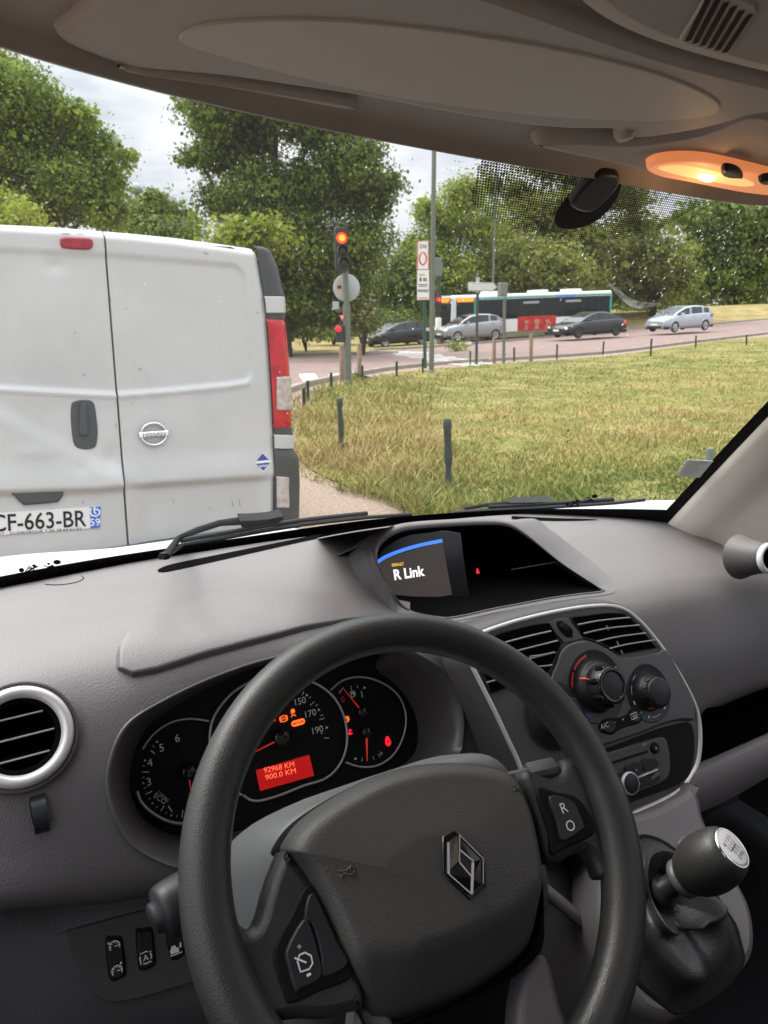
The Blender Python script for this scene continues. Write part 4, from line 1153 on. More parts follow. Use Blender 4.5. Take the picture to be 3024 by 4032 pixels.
mb = MB(); mb.lathe([(.0116, .0005), (.011, .0022), (0, .0026)], GF.w(u, v), GF.n, 24); P(mb, 'socket_cap', M['redcap'] if 'redcap' in M else M['redlit'], sk_)
# knee side of the console seen through the wheel
mb = MB()
kn = [(1236, 905), (1330, 885), (1430, 880), (1520, 960), (1560, 1150), (1500, 1300), (1440, 1200), (1380, 1120), (1300, 1045)]
rows = []
for i, yy in enumerate((.60, .58, .56, .55, .54, .535)):
    t = i/5
    rows.append([hy(Zw(x0+(x1-x0)*t, y0+(y1-y0)*t), yy-.02*abs(j-2)) for j, (x0, y0, x1, y1) in enumerate(((1150, 905, 1150, 1010), (1236, 900, 1250, 1020), (1340, 880, 1370, 1090), (1440, 870, 1480, 1180), (1600, 860, 1620, 1300)))])
mb.grid([resample(spline(r, 6, False), 30, False) for r in rows]); P(mb, 'knee_pad', M['leather'], cons)
mb = MB(); a, b = hy(Zw(1250, 985), .535), hy(Zw(1540, 1225), .50)
mb.tube([a, b], .016, 4, flat=.5); P(mb, 'console_strut', M['trim'], cons)

# ---- passenger shelf under the dash, footwells
mb = MB()
tpx = [(1240, 1030), (1290, 1005), (1400, 958), (1520, 905), (1659, 843), (1800, 780), (2100, 640), (2420, 490)]
bpx = [(1260, 1225), (1330, 1205), (1420, 1165), (1530, 1105), (1659, 1030), (1800, 950), (2100, 780), (2420, 610)]
T_ = [hy(Zc(*q), .66) for q in tpx]; B_ = [hy(Zc(*q), .645) for q in bpx]
f = lambda L: resample(spline(L, 8, False), 50, False)
mb.grid([f([p+V((0, .022, -.05)) for p in T_]), f([p+V((0, .016, .002)) for p in T_]), f([p+V((0, .012, .004)) for p in T_]), f([p+V((0, .003, .001)) for p in T_]), f(T_), f(B_), f([p+V((0, .01, -.008)) for p in B_]), f([p+V((0, .2, -.03)) for p in B_])])
P(mb, 'parcel_shelf', M['trim'])
mb = MB(); mb.grid([f([p+V((0, .02, -.05)) for p in T_]), f([p+V((0, .16, -.06)) for p in T_])]); P(mb, 'shelf_shade_floor', M['void'])  # floor and back wall near black: shade inside the shelf put into the colour
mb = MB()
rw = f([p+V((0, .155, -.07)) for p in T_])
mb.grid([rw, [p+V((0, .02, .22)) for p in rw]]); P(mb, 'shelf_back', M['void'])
mb = MB()
for a, b, c_, d in ((( -.9, .98, .35), (2.0, .98, .35), (2.0, 1.02, 1.12), (-.9, 1.02, 1.12)), ((-.9, -.9, .38), (2.0, -.9, .38), (2.0, .98, .36), (-.9, .98, .36))):
    mb.add([V(a), V(b), V(c_), V(d)], [(0, 1, 2, 3)], 0, False)
mb.grid([[V((x, y, z)) for x in (1.33, 1.36)] for y, z in ((.95, .36), (.95, 1.1))], 0, False)
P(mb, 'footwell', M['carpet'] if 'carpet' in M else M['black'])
# ---- windscreen
WB = [(-.45, .82, -.345), (-.28, .97, -.352), (-.1, 1.075, -.362), (.1, 1.15, -.374), (.35, 1.185, -.384), (.64, 1.195, -.390), (.9, 1.145, -.396), (1.08, 1.06, -.402), (1.16, 1.01, -.405), (1.19, .985, -.406)]
WH = [(-.25, .36, .20), (-.15, .45, .19), (-.02, .535, .178), (.12, .588, .170), (.32, .622, .163), (.60, .648, .157), (.85, .667, .152), (.95, .65, .15), (.985, .55, .15), (.972, .40, .15)]
wb = resample(spline([rel(y, z, x) for x, y, z in WB], 8, False), 80, False)
wh = resample(spline([rel(y, z, x) for x, y, z in WH], 8, False), 80, False)
def wpt(j, t, off=0.0):
    p = wb[j].lerp(wh[j], t)
    side = max(0, (j-58)/21)**2*.050*math.sin(math.pi*min(max(t, 0), 1))**.8   # the glass bows outwards towards its right edge
    return p+V((0, .62, .78))*(.030*math.sin(math.pi*t)+off)+V((side, 0, 0))
wrows = [[wpt(j, i/24) for j in range(80)] for i in range(25)]
mb = MB(); mb.grid(wrows)
gm = bpy.data.materials.new('windscreen_glass'); gm.use_nodes = True
t = gm.node_tree; t.nodes.remove(t.nodes['Principled BSDF'])
mx = t.nodes.new('ShaderNodeMixShader'); tr = t.nodes.new('ShaderNodeBsdfTransparent'); gs = t.nodes.new('ShaderNodeBsdfGlossy'); fr_ = t.nodes.new('ShaderNodeFresnel')
tr.inputs['Color'].default_value = (.97, .985, .975, 1); gs.inputs['Roughness'].default_value = .03; fr_.inputs['IOR'].default_value = 1.12
df_ = t.nodes.new('ShaderNodeBsdfTranslucent'); df_.inputs['Color'].default_value = (.9, .9, .88, 1); m2_ = t.nodes.new('ShaderNodeMixShader'); m2_.inputs['Fac'].default_value = .008   # a film of dust
t.links.new(tr.outputs[0], m2_.inputs[1]); t.links.new(df_.outputs[0], m2_.inputs[2])
t.links.new(fr_.outputs['Fac'], mx.inputs['Fac']); t.links.new(m2_.outputs[0], mx.inputs[1]); t.links.new(gs.outputs[0], mx.inputs[2])
t.links.new(mx.outputs[0], t.nodes['Material Output'].inputs['Surface'])
screen = P(mb, 'windscreen', gm)
WV = [p for r in wrows for p in r]
WT = BVHTree.FromPolygons(WV, [(i*80+j, i*80+j+1, (i+1)*80+j+1, (i+1)*80+j) for i in range(24) for j in range(79)])
def cw(p, off=0.0):                             # point on the glass; off > 0 is outside the cab
    d = ray(p).normalized(); loc, n, i, ds = WT.ray_cast(CAM, d)
    if loc is None:
        return hy(p, .8)
    if n.dot(d) < 0:
        n = -n
    return loc+n*off
# black ceramic border
mb = MB()
ts = [-.06, -.02, 0, .012, .02]
def band(j):
    e = max(0, (j-56)/23)
    return .030+.022*e**2
mb.grid([[wpt(j, k*band(j), -.002) for j in range(80)] for k in (-3.2, -1.2, 0, .6, 1)], 0, False)
mb.grid([[wpt(79, i/24, -.0022).lerp(wpt(78, i/24, -.0022), k) for i in range(25)] for k in (.75, 0, -.8)], 0, False)
mb.grid([[wpt(j, tt, -.002) for j in range(80)] for tt in (.985, 1.0, 1.04)], 0, False)
P(mb, 'border_band', M['black'], screen)
# dotted shade band round the mirror foot
dotm = []
mb = MB()
nv = 0
poly = [D(1024, 303), D(1040, 330), D(1028, 380), D(1015, 432), D(1060, 470), D(1140, 500), D(1240, 515), D(1340, 515), D(1420, 495), D(1490, 455), D(1560, 412), D(1659, 425), D(1400, 360), D(1200, 310), D(1010, 275)]
a0, a1 = cw(D(1020, 300)), cw(D(1659, 440))
e1 = (cw(D(1500, 430))-cw(D(1030, 330))); e1.normalize()
e1 = V((.99, .06, -.02)).normalized()
cw_c = cw(D(1250, 410))
hitn = WT.find_nearest(cw_c)[1]
if hitn.dot(V((0, .6, .8))) > 0: hitn = -hitn
up_ = hitn.cross(e1).normalized()
if up_.z < 0: up_ = -up_
PITCHD = .00375
for iy in range(-60, 60):
    for ix in range(-110, 110):
        q = cw_c+e1*((ix+.5*(iy % 2))*PITCHD)+up_*(iy*PITCHD*.87)
        s = proj(q)
        if not inside(s, poly):
            continue
        loc = cw(s, -.0012)
        k = (s[1]-D(0, 300+.10*(s[0]/1.8228-1020))[1])/(D(0, 212)[1])      # dots shrink towards the lower edge
        k = min(max(k, 0), 1)
        r = PITCHD*(.50-.22*k)
        b = len(mb.v)
        mb.add([loc+e1*(r*math.cos(a))+up_*(r*math.sin(a)) for a in (0, 1.047, 2.094, 3.1416, 4.189, 5.236)], [(0, 1, 2, 3, 4, 5)], 0, False)
dots = P(mb, 'dotted_shade', M['black'], screen)
dots['kind'] = 'stuff'
# mirror foot
MF = Frame(cw(D(1268, 435), -.003), e1, up_)
mb = MB(); mb.plate(MF, [MF.loc(q) for q in cpts(D, [(1198, 478), (1203, 455), (1230, 420), (1262, 385), (1295, 371), (1325, 373), (1340, 388), (1335, 420), (1310, 455), (1275, 482), (1235, 492), (1208, 490)], 4)][::-1], -.001, .002, .0008)
mf = P(mb, 'mirror_foot', M['black'], screen)
mb = MB(); mb.plate(MF, [MF.loc(q, .010) for q in cpts(D, [(1234, 448), (1242, 425), (1275, 387), (1300, 376), (1334, 377), (1340, 390), (1330, 412), (1290, 452), (1262, 460)], 2)][::-1], .001, .011, .004); P(mb, 'mirror_mount', M['glossgrey'], mf)
# pictograms etched on the lower border
def picto(zf, flip, name, sc=1):
    m_ = MB()
    def pt(x, y): return cw(zf(x, y), -.0008)
    def blob(cx, cy, rx, ry):
        m_.poly([pt(cx+rx*math.cos(a), cy+ry*math.sin(a)) for a in np.linspace(0, 6.283, 15)[:-1]])
    def line(pts, w_):
        for (x0, y0), (x1, y1) in zip(pts, pts[1:]):
            L = math.hypot(x1-x0, y1-y0); nx_, ny_ = -(y1-y0)/L*w_/2, (x1-x0)/L*w_/2
            m_.poly([pt(x0+nx_, y0+ny_), pt(x1+nx_, y1+ny_), pt(x1-nx_, y1-ny_), pt(x0-nx_, y0-ny_)])
    blob(116, 405, 15, 12); blob(184, 381, 12, 7); blob(310, 362, 21, 13); blob(264, 371, 9, 6)
    line([(128, 425), (160, 385), (200, 415), (130, 424)], 6); line([(150, 390), (196, 420)], 5); line([(165, 400), (205, 385)], 9); line([(140, 418), (175, 396)], 8)
    line([(240, 405), (285, 378), (300, 396), (262, 384)], 7); line([(236, 380), (262, 390)], 5); line([(285, 380), (275, 392), (305, 394)], 8)
    P(m_, name, M['black'], screen)
picto(Zd, False, 'airbag_pictogram')
picto(lambda x, y: D(1215+(x-80)*.30, 1072+(y-350)*.32-.02*(x-80)), True, 'airbag_pictogram')
# dirt and dried splashes on the glass
rnd = random.Random(5)
mb = MB()
def speck(p, L, w_, ang):
    c_, s_ = math.cos(ang), math.sin(ang); o = []
    n_ = 6; L *= .78; w_ *= .78
    for k in range(n_):
        a = 2*math.pi*k/n_; x = math.cos(a)*L/2*rnd.uniform(.6, 1.15); y = math.sin(a)*w_/2*rnd.uniform(.6, 1.2)
        o.append(cw((p[0]+x*c_-y*s_, p[1]+x*s_+y*c_), .001))
    mb.add(o, [tuple(range(n_))], 0, False)
for k in range(220):
    z_ = rnd.random()
    if z_ < .45:
        p = D(rnd.gauss(1480, 130), rnd.gauss(560, 70)); ang = R(rnd.gauss(-48, 12)); L = rnd.uniform(5, 24); w_ = rnd.uniform(2, 4.5)
    elif z_ < .7:
        p = D(rnd.gauss(1000, 150), rnd.gauss(560, 110)); ang = R(rnd.gauss(-60, 25)); L = rnd.uniform(4, 18); w_ = rnd.uniform(2, 4)
    elif z_ < .88:
        p = D(rnd.gauss(640, 150), rnd.gauss(430, 130)); ang = R(rnd.gauss(-70, 30)); L = rnd.uniform(4, 16); w_ = rnd.uniform(2, 4.5)
    else:
        p = D(rnd.uniform(0, 1500), rnd.uniform(420, 1090)); ang = rnd.uniform(0, 3); L = rnd.uniform(3, 9); w_ = rnd.uniform(2, 4)
    speck(p, L, w_, ang)
M['splash'] = pbr('dried_splash', (.85, .86, .86), .5)
t = M['splash'].node_tree; tl2 = t.nodes.new('ShaderNodeBsdfTranslucent'); tl2.inputs['Color'].default_value = (.95, .96, .96, 1); mx2 = t.nodes.new('ShaderNodeMixShader'); mx2.inputs['Fac'].default_value = .52
t.links.new(t.nodes['Principled BSDF'].outputs[0], mx2.inputs[1]); t.links.new(tl2.outputs[0], mx2.inputs[2]); t.links.new(mx2.outputs[0], t.nodes['Material Output'].inputs['Surface'])
d_ = P(mb, 'dried_splashes', M['splash'], screen); d_['kind'] = 'stuff'

# wiper smear on the glass
sm = pbr('smear_film', (.8, .82, .82), .5); t = sm.node_tree; tr3 = t.nodes.new('ShaderNodeBsdfTransparent'); tl3 = t.nodes.new('ShaderNodeBsdfTranslucent'); mx3 = t.nodes.new('ShaderNodeMixShader')
co3 = t.nodes.new('ShaderNodeTexCoord'); n3 = t.nodes.new('ShaderNodeTexNoise'); n3.inputs['Scale'].default_value = 60; r3 = t.nodes.new('ShaderNodeMapRange'); r3.inputs['From Min'].default_value = .3; r3.inputs['From Max'].default_value = .8; r3.inputs['To Min'].default_value = .0; r3.inputs['To Max'].default_value = .17
t.links.new(co3.outputs['Object'], n3.inputs['Vector']); t.links.new(n3.outputs['Fac'], r3.inputs['Value']); t.links.new(r3.outputs['Result'], mx3.inputs['Fac'])
t.links.new(tr3.outputs[0], mx3.inputs[1]); t.links.new(tl3.outputs[0], mx3.inputs[2]); t.links.new(mx3.outputs[0], t.nodes['Material Output'].inputs['Surface'])
mb = MB()
f = lambda L: [cw((p.x, p.y), .0014) for p in resample(spline([V((*D(*q), 0)) for q in L], 6, False), 16, False)]
mb.grid([f([(1308, 602), (1335, 625), (1372, 650), (1428, 656)]), f([(1318, 618), (1340, 645), (1375, 668), (1430, 660)])]); P(mb, 'wiper_smear', sm, screen)

# ---- insurance slip on the glass
SLF = Frame(cw(D(1490, 1012), -.006), (cw(D(1505, 1016))-cw(D(1455, 1016))), up_); hitn = SLF.n if SLF.n.y < 0 else -SLF.n
mb = MB(); q = [SLF.px(D(*p)) for p in ((1462, 1028), (1484, 993), (1541, 996), (1511, 1032))]
mb.add(q+[p-hitn*.0006 for p in q], [(0, 1, 2, 3), (7, 6, 5, 4), (0, 4, 5, 1), (1, 5, 6, 2), (2, 6, 7, 3), (3, 7, 4, 0)], 0, False)
ins = mb.build('paper_slip', [pbr('paper', (.80, .80, .82), .7)], origin=q[0])
tag(ins, 'small printed white paper slip stuck low on the windscreen beside the right pillar', 'sticker')
mb = MB()
for k in range(7):
    t_ = .12+.12*k
    a = q[1].lerp(q[0], t_).lerp(q[2].lerp(q[3], t_), .12); b = q[1].lerp(q[0], t_).lerp(q[2].lerp(q[3], t_), .55+.3*rnd.random())
    w_ = (q[0]-q[1])*.025
    mb.add([p+hitn*.0008 for p in (a, b, b+w_, a+w_)], [(0, 1, 2, 3)], 0, False)
mb.build('printed_lines', M['dim'], ins)

# ---- defroster slot along the glass
mb = MB()
sl_t = [Zd(857, 412), Zd(885, 396), Zd(960, 374), Zd(1200, 325), Zd(1659, 232), D(760, 1141), D(850, 1129)]
sl_b = [Zd(862, 420), Zd(890, 421), Zd(1000, 400), Zd(1250, 344), Zd(1659, 252), D(760, 1150), D(850, 1137)]
f = lambda L: [cast((p.x, p.y), .0015) for p in resample(spline([V((*q, 0)) for q in L], 8, False), 60, False)]
mb.grid([f(sl_t), f(sl_b)], 0, False)
P(mb, 'defroster_slot', M['void'], dash)
mb = MB()
f = lambda L: [cast((p.x, p.y), .0015) for p in resample(spline([V((*q, 0)) for q in L], 8, False), 20, False)]
mb.grid([f([D(1105, 1116), D(1190, 1120), D(1290, 1123)]), f([D(1105, 1122), D(1200, 1126), D(1290, 1124)])], 0, False); P(mb, 'defroster_slot', M['void'], dash)
mb = MB(); o = [cast(q, .0009) for q in cpts(Zd, [(245, 487), (300, 491), (360, 487), (420, 475), (455, 455), (445, 440)], 5, False)]
mb.tube(o, .0006, 4); P(mb, 'cover_seam', M['black'], dash)

# ---- right pillar
mb = MB()
pin = [wpt(79, k, -.004)+V((-.004, -.008, 0)) for k in (-.04, .2, .4, .6, .8, 1.0)]
pmid = [p+V((.055+.01*i, -.10-.004*i, -.004)) for i, p in enumerate(pin)]
pout = [p+V((.135, -.30, .0)) for p in pin]
pl0 = [p+V((.012, .01, .0)) for p in pin]
rows = [resample(spline(L, 8, False), 40, False) for L in (pl0, pin, [a.lerp(b, .5)+V((-.008, -.004, 0)) for a, b in zip(pin, pmid)], pmid, pout)]
rows = [list(c) for c in zip(*[resample(spline(list(col), 6, False), 20, False) for col in zip(*rows)])]
mb.grid(rows); P(mb, 'pillar_trim', M['pillar'])
# passenger air vent at the far end of the dash
VO = hx(D(1660, 1206), 1.14)
VA = V((-.15, -.93, .25)).normalized()
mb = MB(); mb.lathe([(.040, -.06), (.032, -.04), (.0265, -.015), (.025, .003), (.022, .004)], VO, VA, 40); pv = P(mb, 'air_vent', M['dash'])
mb = MB(); mb.lathe([(.0265, .0), (.0260, .008), (.023, .010), (.020, .008), (.018, 0)], VO, VA, 48); P(mb, 'vent_ring', M['white'], pv)
mb = MB(); mb.lathe([(.019, .004), (.017, -.03), (0, -.03)], VO, VA, 32); P(mb, 'vent_bowl', M['black'], pv)

# ---- bonnet and wipers outside
def lerp_tab(tab, x):
    q = [V(p) for p in tab]
    for a, b in zip(q, q[1:]):
        if x <= b.x or b is q[-1]:
            t = (x-a.x)/(b.x-a.x); t = min(max(t, 0), 1)
            return a.y+(b.y-a.y)*(t*t*(3-2*t))
BY = [(-.45, .85), (-.1, 1.08), (.2, 1.17), (.64, 1.20), (1.0, 1.11), (1.25, .96), (1.6, .80)]
BR = [(-.35, -.285), (.0, -.293), (.24, -.303), (.52, -.303), (.74, -.334), (.98, -.331), (1.3, -.354), (1.6, -.392)]
mb = MB()
rows = []
for i in range(26):
    y = 1.22+1.15*i/25; row = []
    for j in range(60):
        x = -.30+1.88*j/59
        y0 = lerp_tab(BY, x)+.06
        y = y0+1.1*(i/25)**1.3
        dy_ = y-y0-.2
        z = lerp_tab(BR, x)*(y0+.2)-.30*dy_-.62*dy_*abs(dy_) if dy_ < 0 else lerp_tab(BR, x)*(y0+.2)-.30*dy_-.45*dy_**1.5
        z = lerp_tab(BR, x)*(y0+.2)-(.08*dy_ if dy_ < -.06 else .08*-.06*0+.08*dy_+.9*(dy_+.06)**2)
        row.append(rel(y, z, x))
    rows.append(row)
mb.grid(rows); P(mb, 'bonnet', M['bonnet'])
mb = MB()
f = lambda o1, o2: [p+V((0, o1, o2)) for p in wb]
mb.grid([f(-.02, -.05), f(.012, -.018), f(.05, -.055), f(.09, -.08), f(.2, -.12)]); P(mb, 'scuttle_panel', M['black'])
def wiper(blade, arm, head, name):
    m_ = MB(); m_.tube([cw(p, .012) for p in blade], .0048, 6, flat=.8); m_.tube([cw((p[0], p[1]-5), .019) for p in blade[1:-1]], .0042, 6)
    o = P(m_, name, M['glossgrey'])
    m_ = MB(); m_.tube([cw(p, .024) for p in arm], [.006]*(len(arm)-1)+[.008], 8, flat=.6); P(m_, 'wiper_arm', M['black'], o)
    m_ = MB(); q = [cw(p, .018) for p in head]; q2 = [cw(p, .034) for p in head]
    m_.grid([q, q2], 0, False, cu=True); m_.poly(q2); m_.poly(q); P(m_, 'wiper_clip', M['glossgrey'], o)
wiper([Zd(880, 333), Zd(1000, 305), Zd(1200, 268), Zd(1450, 222), Zd(1659, 188), D(720, 1137), D(800, 1128), D(892, 1121)], [Zd(900, 335), Zd(1000, 292), Zd(1100, 252), Zd(1220, 213), Zd(1340, 200)], [Zd(1325, 185), Zd(1390, 183), Zd(1480, 175), Zd(1560, 158), Zd(1560, 180), Zd(1500, 205), Zd(1400, 215), Zd(1335, 222)], 'wiper')
wiper([D(985, 1117), D(1060, 1112), D(1150, 1107), D(1250, 1101), D(1330, 1096), D(1395, 1089)], [D(1010, 1118), D(1060, 1109), D(1110, 1104), D(1150, 1104)], [D(1105, 1100), D(1150, 1099), D(1196, 1098), D(1192, 1106), D(1150, 1109), D(1110, 1111)], 'wiper')

# ---- roof lining, sun visor, overhead console, courtesy lamp
RN = V((0, -.27, -1)).normalized()               # looks down into the cab
RF0 = Frame(rel(.62, .165, .4), (1, 0, 0), RN.cross(V((1, 0, 0))))
def rp(pts, n=5, zf=D, h=0):
    return [RF0.loc(q, h) for q in cpts(zf, pts, n)]
mb = MB()
rows = []
for yy, dz in ((.0, 0), (-.03, .010), (-.10, .035), (-.25, .068), (-.5, .09), (-.9, .095), (-1.3, .09)):
    rows.append([p+V((0, yy, dz)) for p in [wpt(j, 1.0, -.004) for j in range(0, 80)]])
mb.grid([[p+V((0, .012, -.010)) for p in rows[0]], [p+V((0, .0, -.012)) for p in rows[0]]]+rows)
rf = P(mb, 'headliner', M['liner'])
vis_px = [(118, 72), (150, 50), (185, 25), (230, -10), (330, -70), (500, -110), (800, -80), (1000, -30), (1150, 20), (1300, 75), (1480, 135), (1700, 190), (1900, 230), (1880, 290), (1720, 265), (1659, 248), (1520, 282), (1400, 302), (1345, 298), (1330, 285), (1220, 283), (1100, 270), (950, 246), (800, 218), (640, 194), (480, 172), (330, 160), (280, 156), (262, 148), (215, 132), (160, 110), (130, 92)]
VH = .014
mb = MB(); vo = [RF0.loc(q, VH) for q in cpts(D, vis_px, 4)]
mb.plate(RF0, vo, -.002, VH, .007)
vis = P(mb, 'sun_visor', M['visor'])
el = [(386, 80), (410, 60), (470, 45), (600, 37), (720, 40), (850, 50), (1050, 76), (1250, 112), (1400, 150), (1500, 187), (1548, 215), (1555, 232), (1535, 247), (1470, 256), (1380, 259), (1200, 251), (1000, 228), (830, 203), (650, 165), (500, 125), (410, 97)]
eo = [RF0.loc(q, VH) for q in cpts(D, el, 5)]
mb = MB(); mb.plate(RF0, eo, VH-.002, VH+.0016, .0015); P(mb, 'visor_inset', M['visor2'], vis)
mb = MB(); mb.plate(RF0, [RF0.loc(q, .016) for q in cpts(D, [(250, 140), (262, 153), (278, 163), (320, 170), (450, 188), (600, 213), (760, 241), (760, 226), (640, 205), (480, 180), (330, 158), (290, 148)], 3)], .004, .016, .004); P(mb, 'visor_edge', M['visor'], vis)
mb = MB(); c_ = hpl(Zb(1040, 575), RF0.o+RF0.n*.012, RF0.n)
mb.lathe([(0, .006), (.008, .005), (.0105, .0), (.0105, -.012)], c_, RN, 20); P(mb, 'visor_clip', M['visor'])
mb = MB(); mb.plate(RF0, [RF0.loc(q, .012) for q in cpts(Za, [(125, 205), (150, 175), (225, 135), (250, 155), (280, 200), (380, 262), (300, 262), (180, 240)], 3)], -.002, .004, .001); P(mb, 'hinge_gap_shade', M['black'], vis)  # black plate standing for the shaded gap beside the visor's hinge
# header strip between glass and visor, thicker towards the lamp
mb = MB()
hp_o = [(1150, 322), (1200, 335), (1310, 358), (1400, 378), (1500, 398), (1659, 420), (1800, 440), (1850, 330), (1659, 245), (1520, 285), (1400, 305), (1340, 306), (1250, 302), (1180, 306)]
mb.plate(RF0, [RF0.loc(q, .016) for q in cpts(D, hp_o, 4)], -.004, .016, .010); P(mb, 'header_trim', M['liner'], rf)
# overhead console with its speaker grille
oc = [(1205, -60), (1212, 0), (1245, 45), (1310, 88), (1400, 125), (1520, 160), (1659, 192), (1850, 230), (2100, 100), (1900, -250), (1400, -250)]
mb = MB(); mb.plate(RF0, [RF0.loc(q, .03) for q in cpts(D, oc, 5)], -.02, .026, .020); oh = P(mb, 'overhead_console', M['liner'])
OF = Frame(RF0.o+RF0.n*.0265, RF0.e1, RF0.e2)
mb = MB(); mb.plate(OF, [OF.loc(Zb(*q)) for q in ((1275, 165), (1300, 185), (1440, 225), (1480, 228), (1500, 205), (1610, 50), (1600, 15), (1560, -5), (1400, -50), (1370, 10), (1340, 60))], -.001, .0016, .0012); gr = P(mb, 'grille', M['visor'], oh)
for k in range(6):
    a = (1310+32*k, 165+10*k); b = (1410+34*k, -40+18*k)
    mb = MB(); q0, q1 = V(OF.loc(Zb(*a))), V(OF.loc(Zb(*b)))
    mb.ribbon(OF, [q0, q0.lerp(q1, .5), q1], .0046, .0022); P(mb, 'grille_slot', M['black'], gr)
# lamp
LFm = Frame(hpl(D(1530, 380), RF0.o+RF0.n*.022, RF0.n), RF0.e1, RF0.e2)
lp = [(1135, 722), (1150, 700), (1200, 684), (1290, 677), (1400, 684), (1550, 716), (1700, 752), (1850, 790), (1860, 850), (1700, 838), (1560, 822), (1450, 802), (1300, 772), (1190, 750)]
mb = MB(); mb.plate(LFm, [LFm.loc(q) for q in cpts(Zb, lp, 4)], -.01, .004, .003); lamp = P(mb, 'courtesy_lamp', glow('lamp_lens', (1.0, .30, .10), .48, lit=(.7, .35, .2)))
mb = MB(); mb.plate(LFm, [LFm.loc(q, .005) for q in cpts(Zb, [(1185, 730), (1250, 715), (1350, 722), (1450, 745), (1560, 775), (1600, 800), (1540, 806), (1440, 790), (1300, 764)], 4)], .002, .0052, .001); P(mb, 'lamp_prism', glow('lamp_prism', (1.0, .50, .15), .85, lit=(.8, .5, .3)), lamp)
mb = MB(); c_ = hpl(Zb(1395, 765), LFm.o+LFm.n*.0055, LFm.n)
ax_ = (hpl(Zb(1460, 785), LFm.o, LFm.n)-hpl(Zb(1330, 760), LFm.o, LFm.n)).normalized()
mb.lathe([(0, -.017), (.0025, -.014), (.0045, -.007), (.005, 0), (.0045, .007), (.0025, .012), (0, .014)], c_, ax_, 12); P(mb, 'bulb', glow('bulb', (1.0, .80, .36), 3.2), lamp)
mb = MB(); mb.plate(LFm, [LFm.loc(q, .012) for q in cpts(Zb, [(1458, 755), (1480, 740), (1520, 748), (1545, 765), (1550, 778), (1500, 780), (1465, 770)], 3)], .003, .011, .003); P(mb, 'lamp_switch', M['glossgrey'], lamp)
mb = MB(); mb.plate(LFm, [LFm.loc(q, .012) for q in cpts(Zb, [(1620, 790), (1680, 780), (1700, 800), (1640, 808)], 3)], .003, .011, .003); P(mb, 'lamp_switch', M['glossgrey'], lamp)
ld = bpy.data.lights.new('lamp_bulb', 'POINT'); ld.energy = .08; ld.color = (1, .5, .2); ld.shadow_soft_size = .012
lo = bpy.data.objects.new('lamp_bulb', ld); C.objects.link(lo); lo.location = c_+LFm.n*.03
lo.parent = van; lo.location = lo.location-VB
# doors up to the window line, window frames, rear side panels
for sx_, name in ((-1, 'left'), (1, 'right')):
    X = lambda y, z: .64+sx_*(.88+.02*(1-abs(y))-.17*max(z-1.05, 0)+(.10 if sx_ < 0 else 0))
    mb = MB(); mb.grid([[V((X(y, z), y, z)) for y in np.linspace(.95, -.28, 14)] for z in (.4, .8, 1.08+.0)])
    mb.grid([[V((X(y, 1.08)+dx, y, 1.08)) for y in np.linspace(.95, -.28, 14)] for dx in (0, -sx_*.06)]); P(mb, 'door_panel', M['fascia'])
    mb = MB(); mb.grid([[V((X(y, z), y, z)) for y in np.linspace(-.22, -.9, 8)] for z in np.linspace(.4, 1.85, 8)])
    mb.grid([[V((X(y, z), y, z)) for y in np.linspace(.45, -.3, 10)] for z in (1.66, 1.76, 1.86)]); P(mb, 'unseen_side_panel', M['liner'])  # unseen panels and rails, added to narrow the light from the side windows
mb = MB()
mb.grid([[V((x, -.86-.03*math.sin(x*9), z)) for x in np.linspace(-.32, 1.6, 30)] for z in (.35, .9, 1.4, 1.84)])
P(mb, 'unseen_bulkhead', M['fascia'])  # unseen, added to keep light from behind off the fascia
mb = MB(); mb.box((.27, -.72, 1.0), (.5, .16, .75), Matrix.Rotation(R(-10), 3, 'X'), bev=.05); mb.box((.27, -.45, .72), (.5, .5, .16), bev=.05)
P(mb, 'driver_seat', M['fascia'])
# ================================================================ outdoors
FH = V((math.sin(YAW), math.cos(YAW), 0))
def uv(x, y):
    return x*RGT.x+y*RGT.y, x*FH.x+y*FH.y
def sst(x):
    x = min(max(x, 0), 1); return x*x*(3-2*x)
def GH(u, v):                                   # the crossing climbs gently to the right
    uu = min(max(u, -25), 45)-9.8
    if uu < -9.8:
        uu = -9.8+(uu+9.8)*.35
    return .043*uu*sst((v-13)/29)
def at(u, v, dz=0.0):
    p = RGT*u+FH*v; p.z = GH(u, v)+dz
    return p
def gpt(p, dz=0.0):                             # where the sight line of a pixel meets the ground
    d = ray(p); t = .5; step = .25
    for k in range(4000):
        q = CAM+d*t; u, v = uv(q.x, q.y)
        if q.z <= GH(u, v)+dz:
            break
        t += step; step = max(.05, t*.01)
    a, b = t-step, t
    for k in range(24):
        m = (a+b)/2; q = CAM+d*m; u, v = uv(q.x, q.y)
        if q.z <= GH(u, v)+dz: b = m
        else: a = m
    q = CAM+d*b
    return q
def guv(p):
    q = gpt(p); return uv(q.x, q.y)
def two(name, stops, scale, rough=.9, bump=None, detail=8, spec=.3, distort=0.0):
    m = pbr(name, stops[0][1], rough, bump=bump, spec=spec)
    t = m.node_tree; b = t.nodes['Principled BSDF']
    co = t.nodes.new('ShaderNodeTexCoord'); n = t.nodes.new('ShaderNodeTexNoise'); r = t.nodes.new('ShaderNodeValToRGB')
    n.inputs['Scale'].default_value = scale; n.inputs['Detail'].default_value = detail; n.inputs['Roughness'].default_value = .65; n.inputs['Distortion'].default_value = distort
    e = r.color_ramp.elements
    while len(e) < len(stops):
        e.new(.5)
    for k, (p, c) in enumerate(stops):
        e[k].position = p; e[k].color = (*c, 1)
    t.links.new(co.outputs['Object'], n.inputs['Vector']); t.links.new(n.outputs['Fac'], r.inputs['Fac']); t.links.new(r.outputs['Color'], b.inputs['Base Color'])
    return m
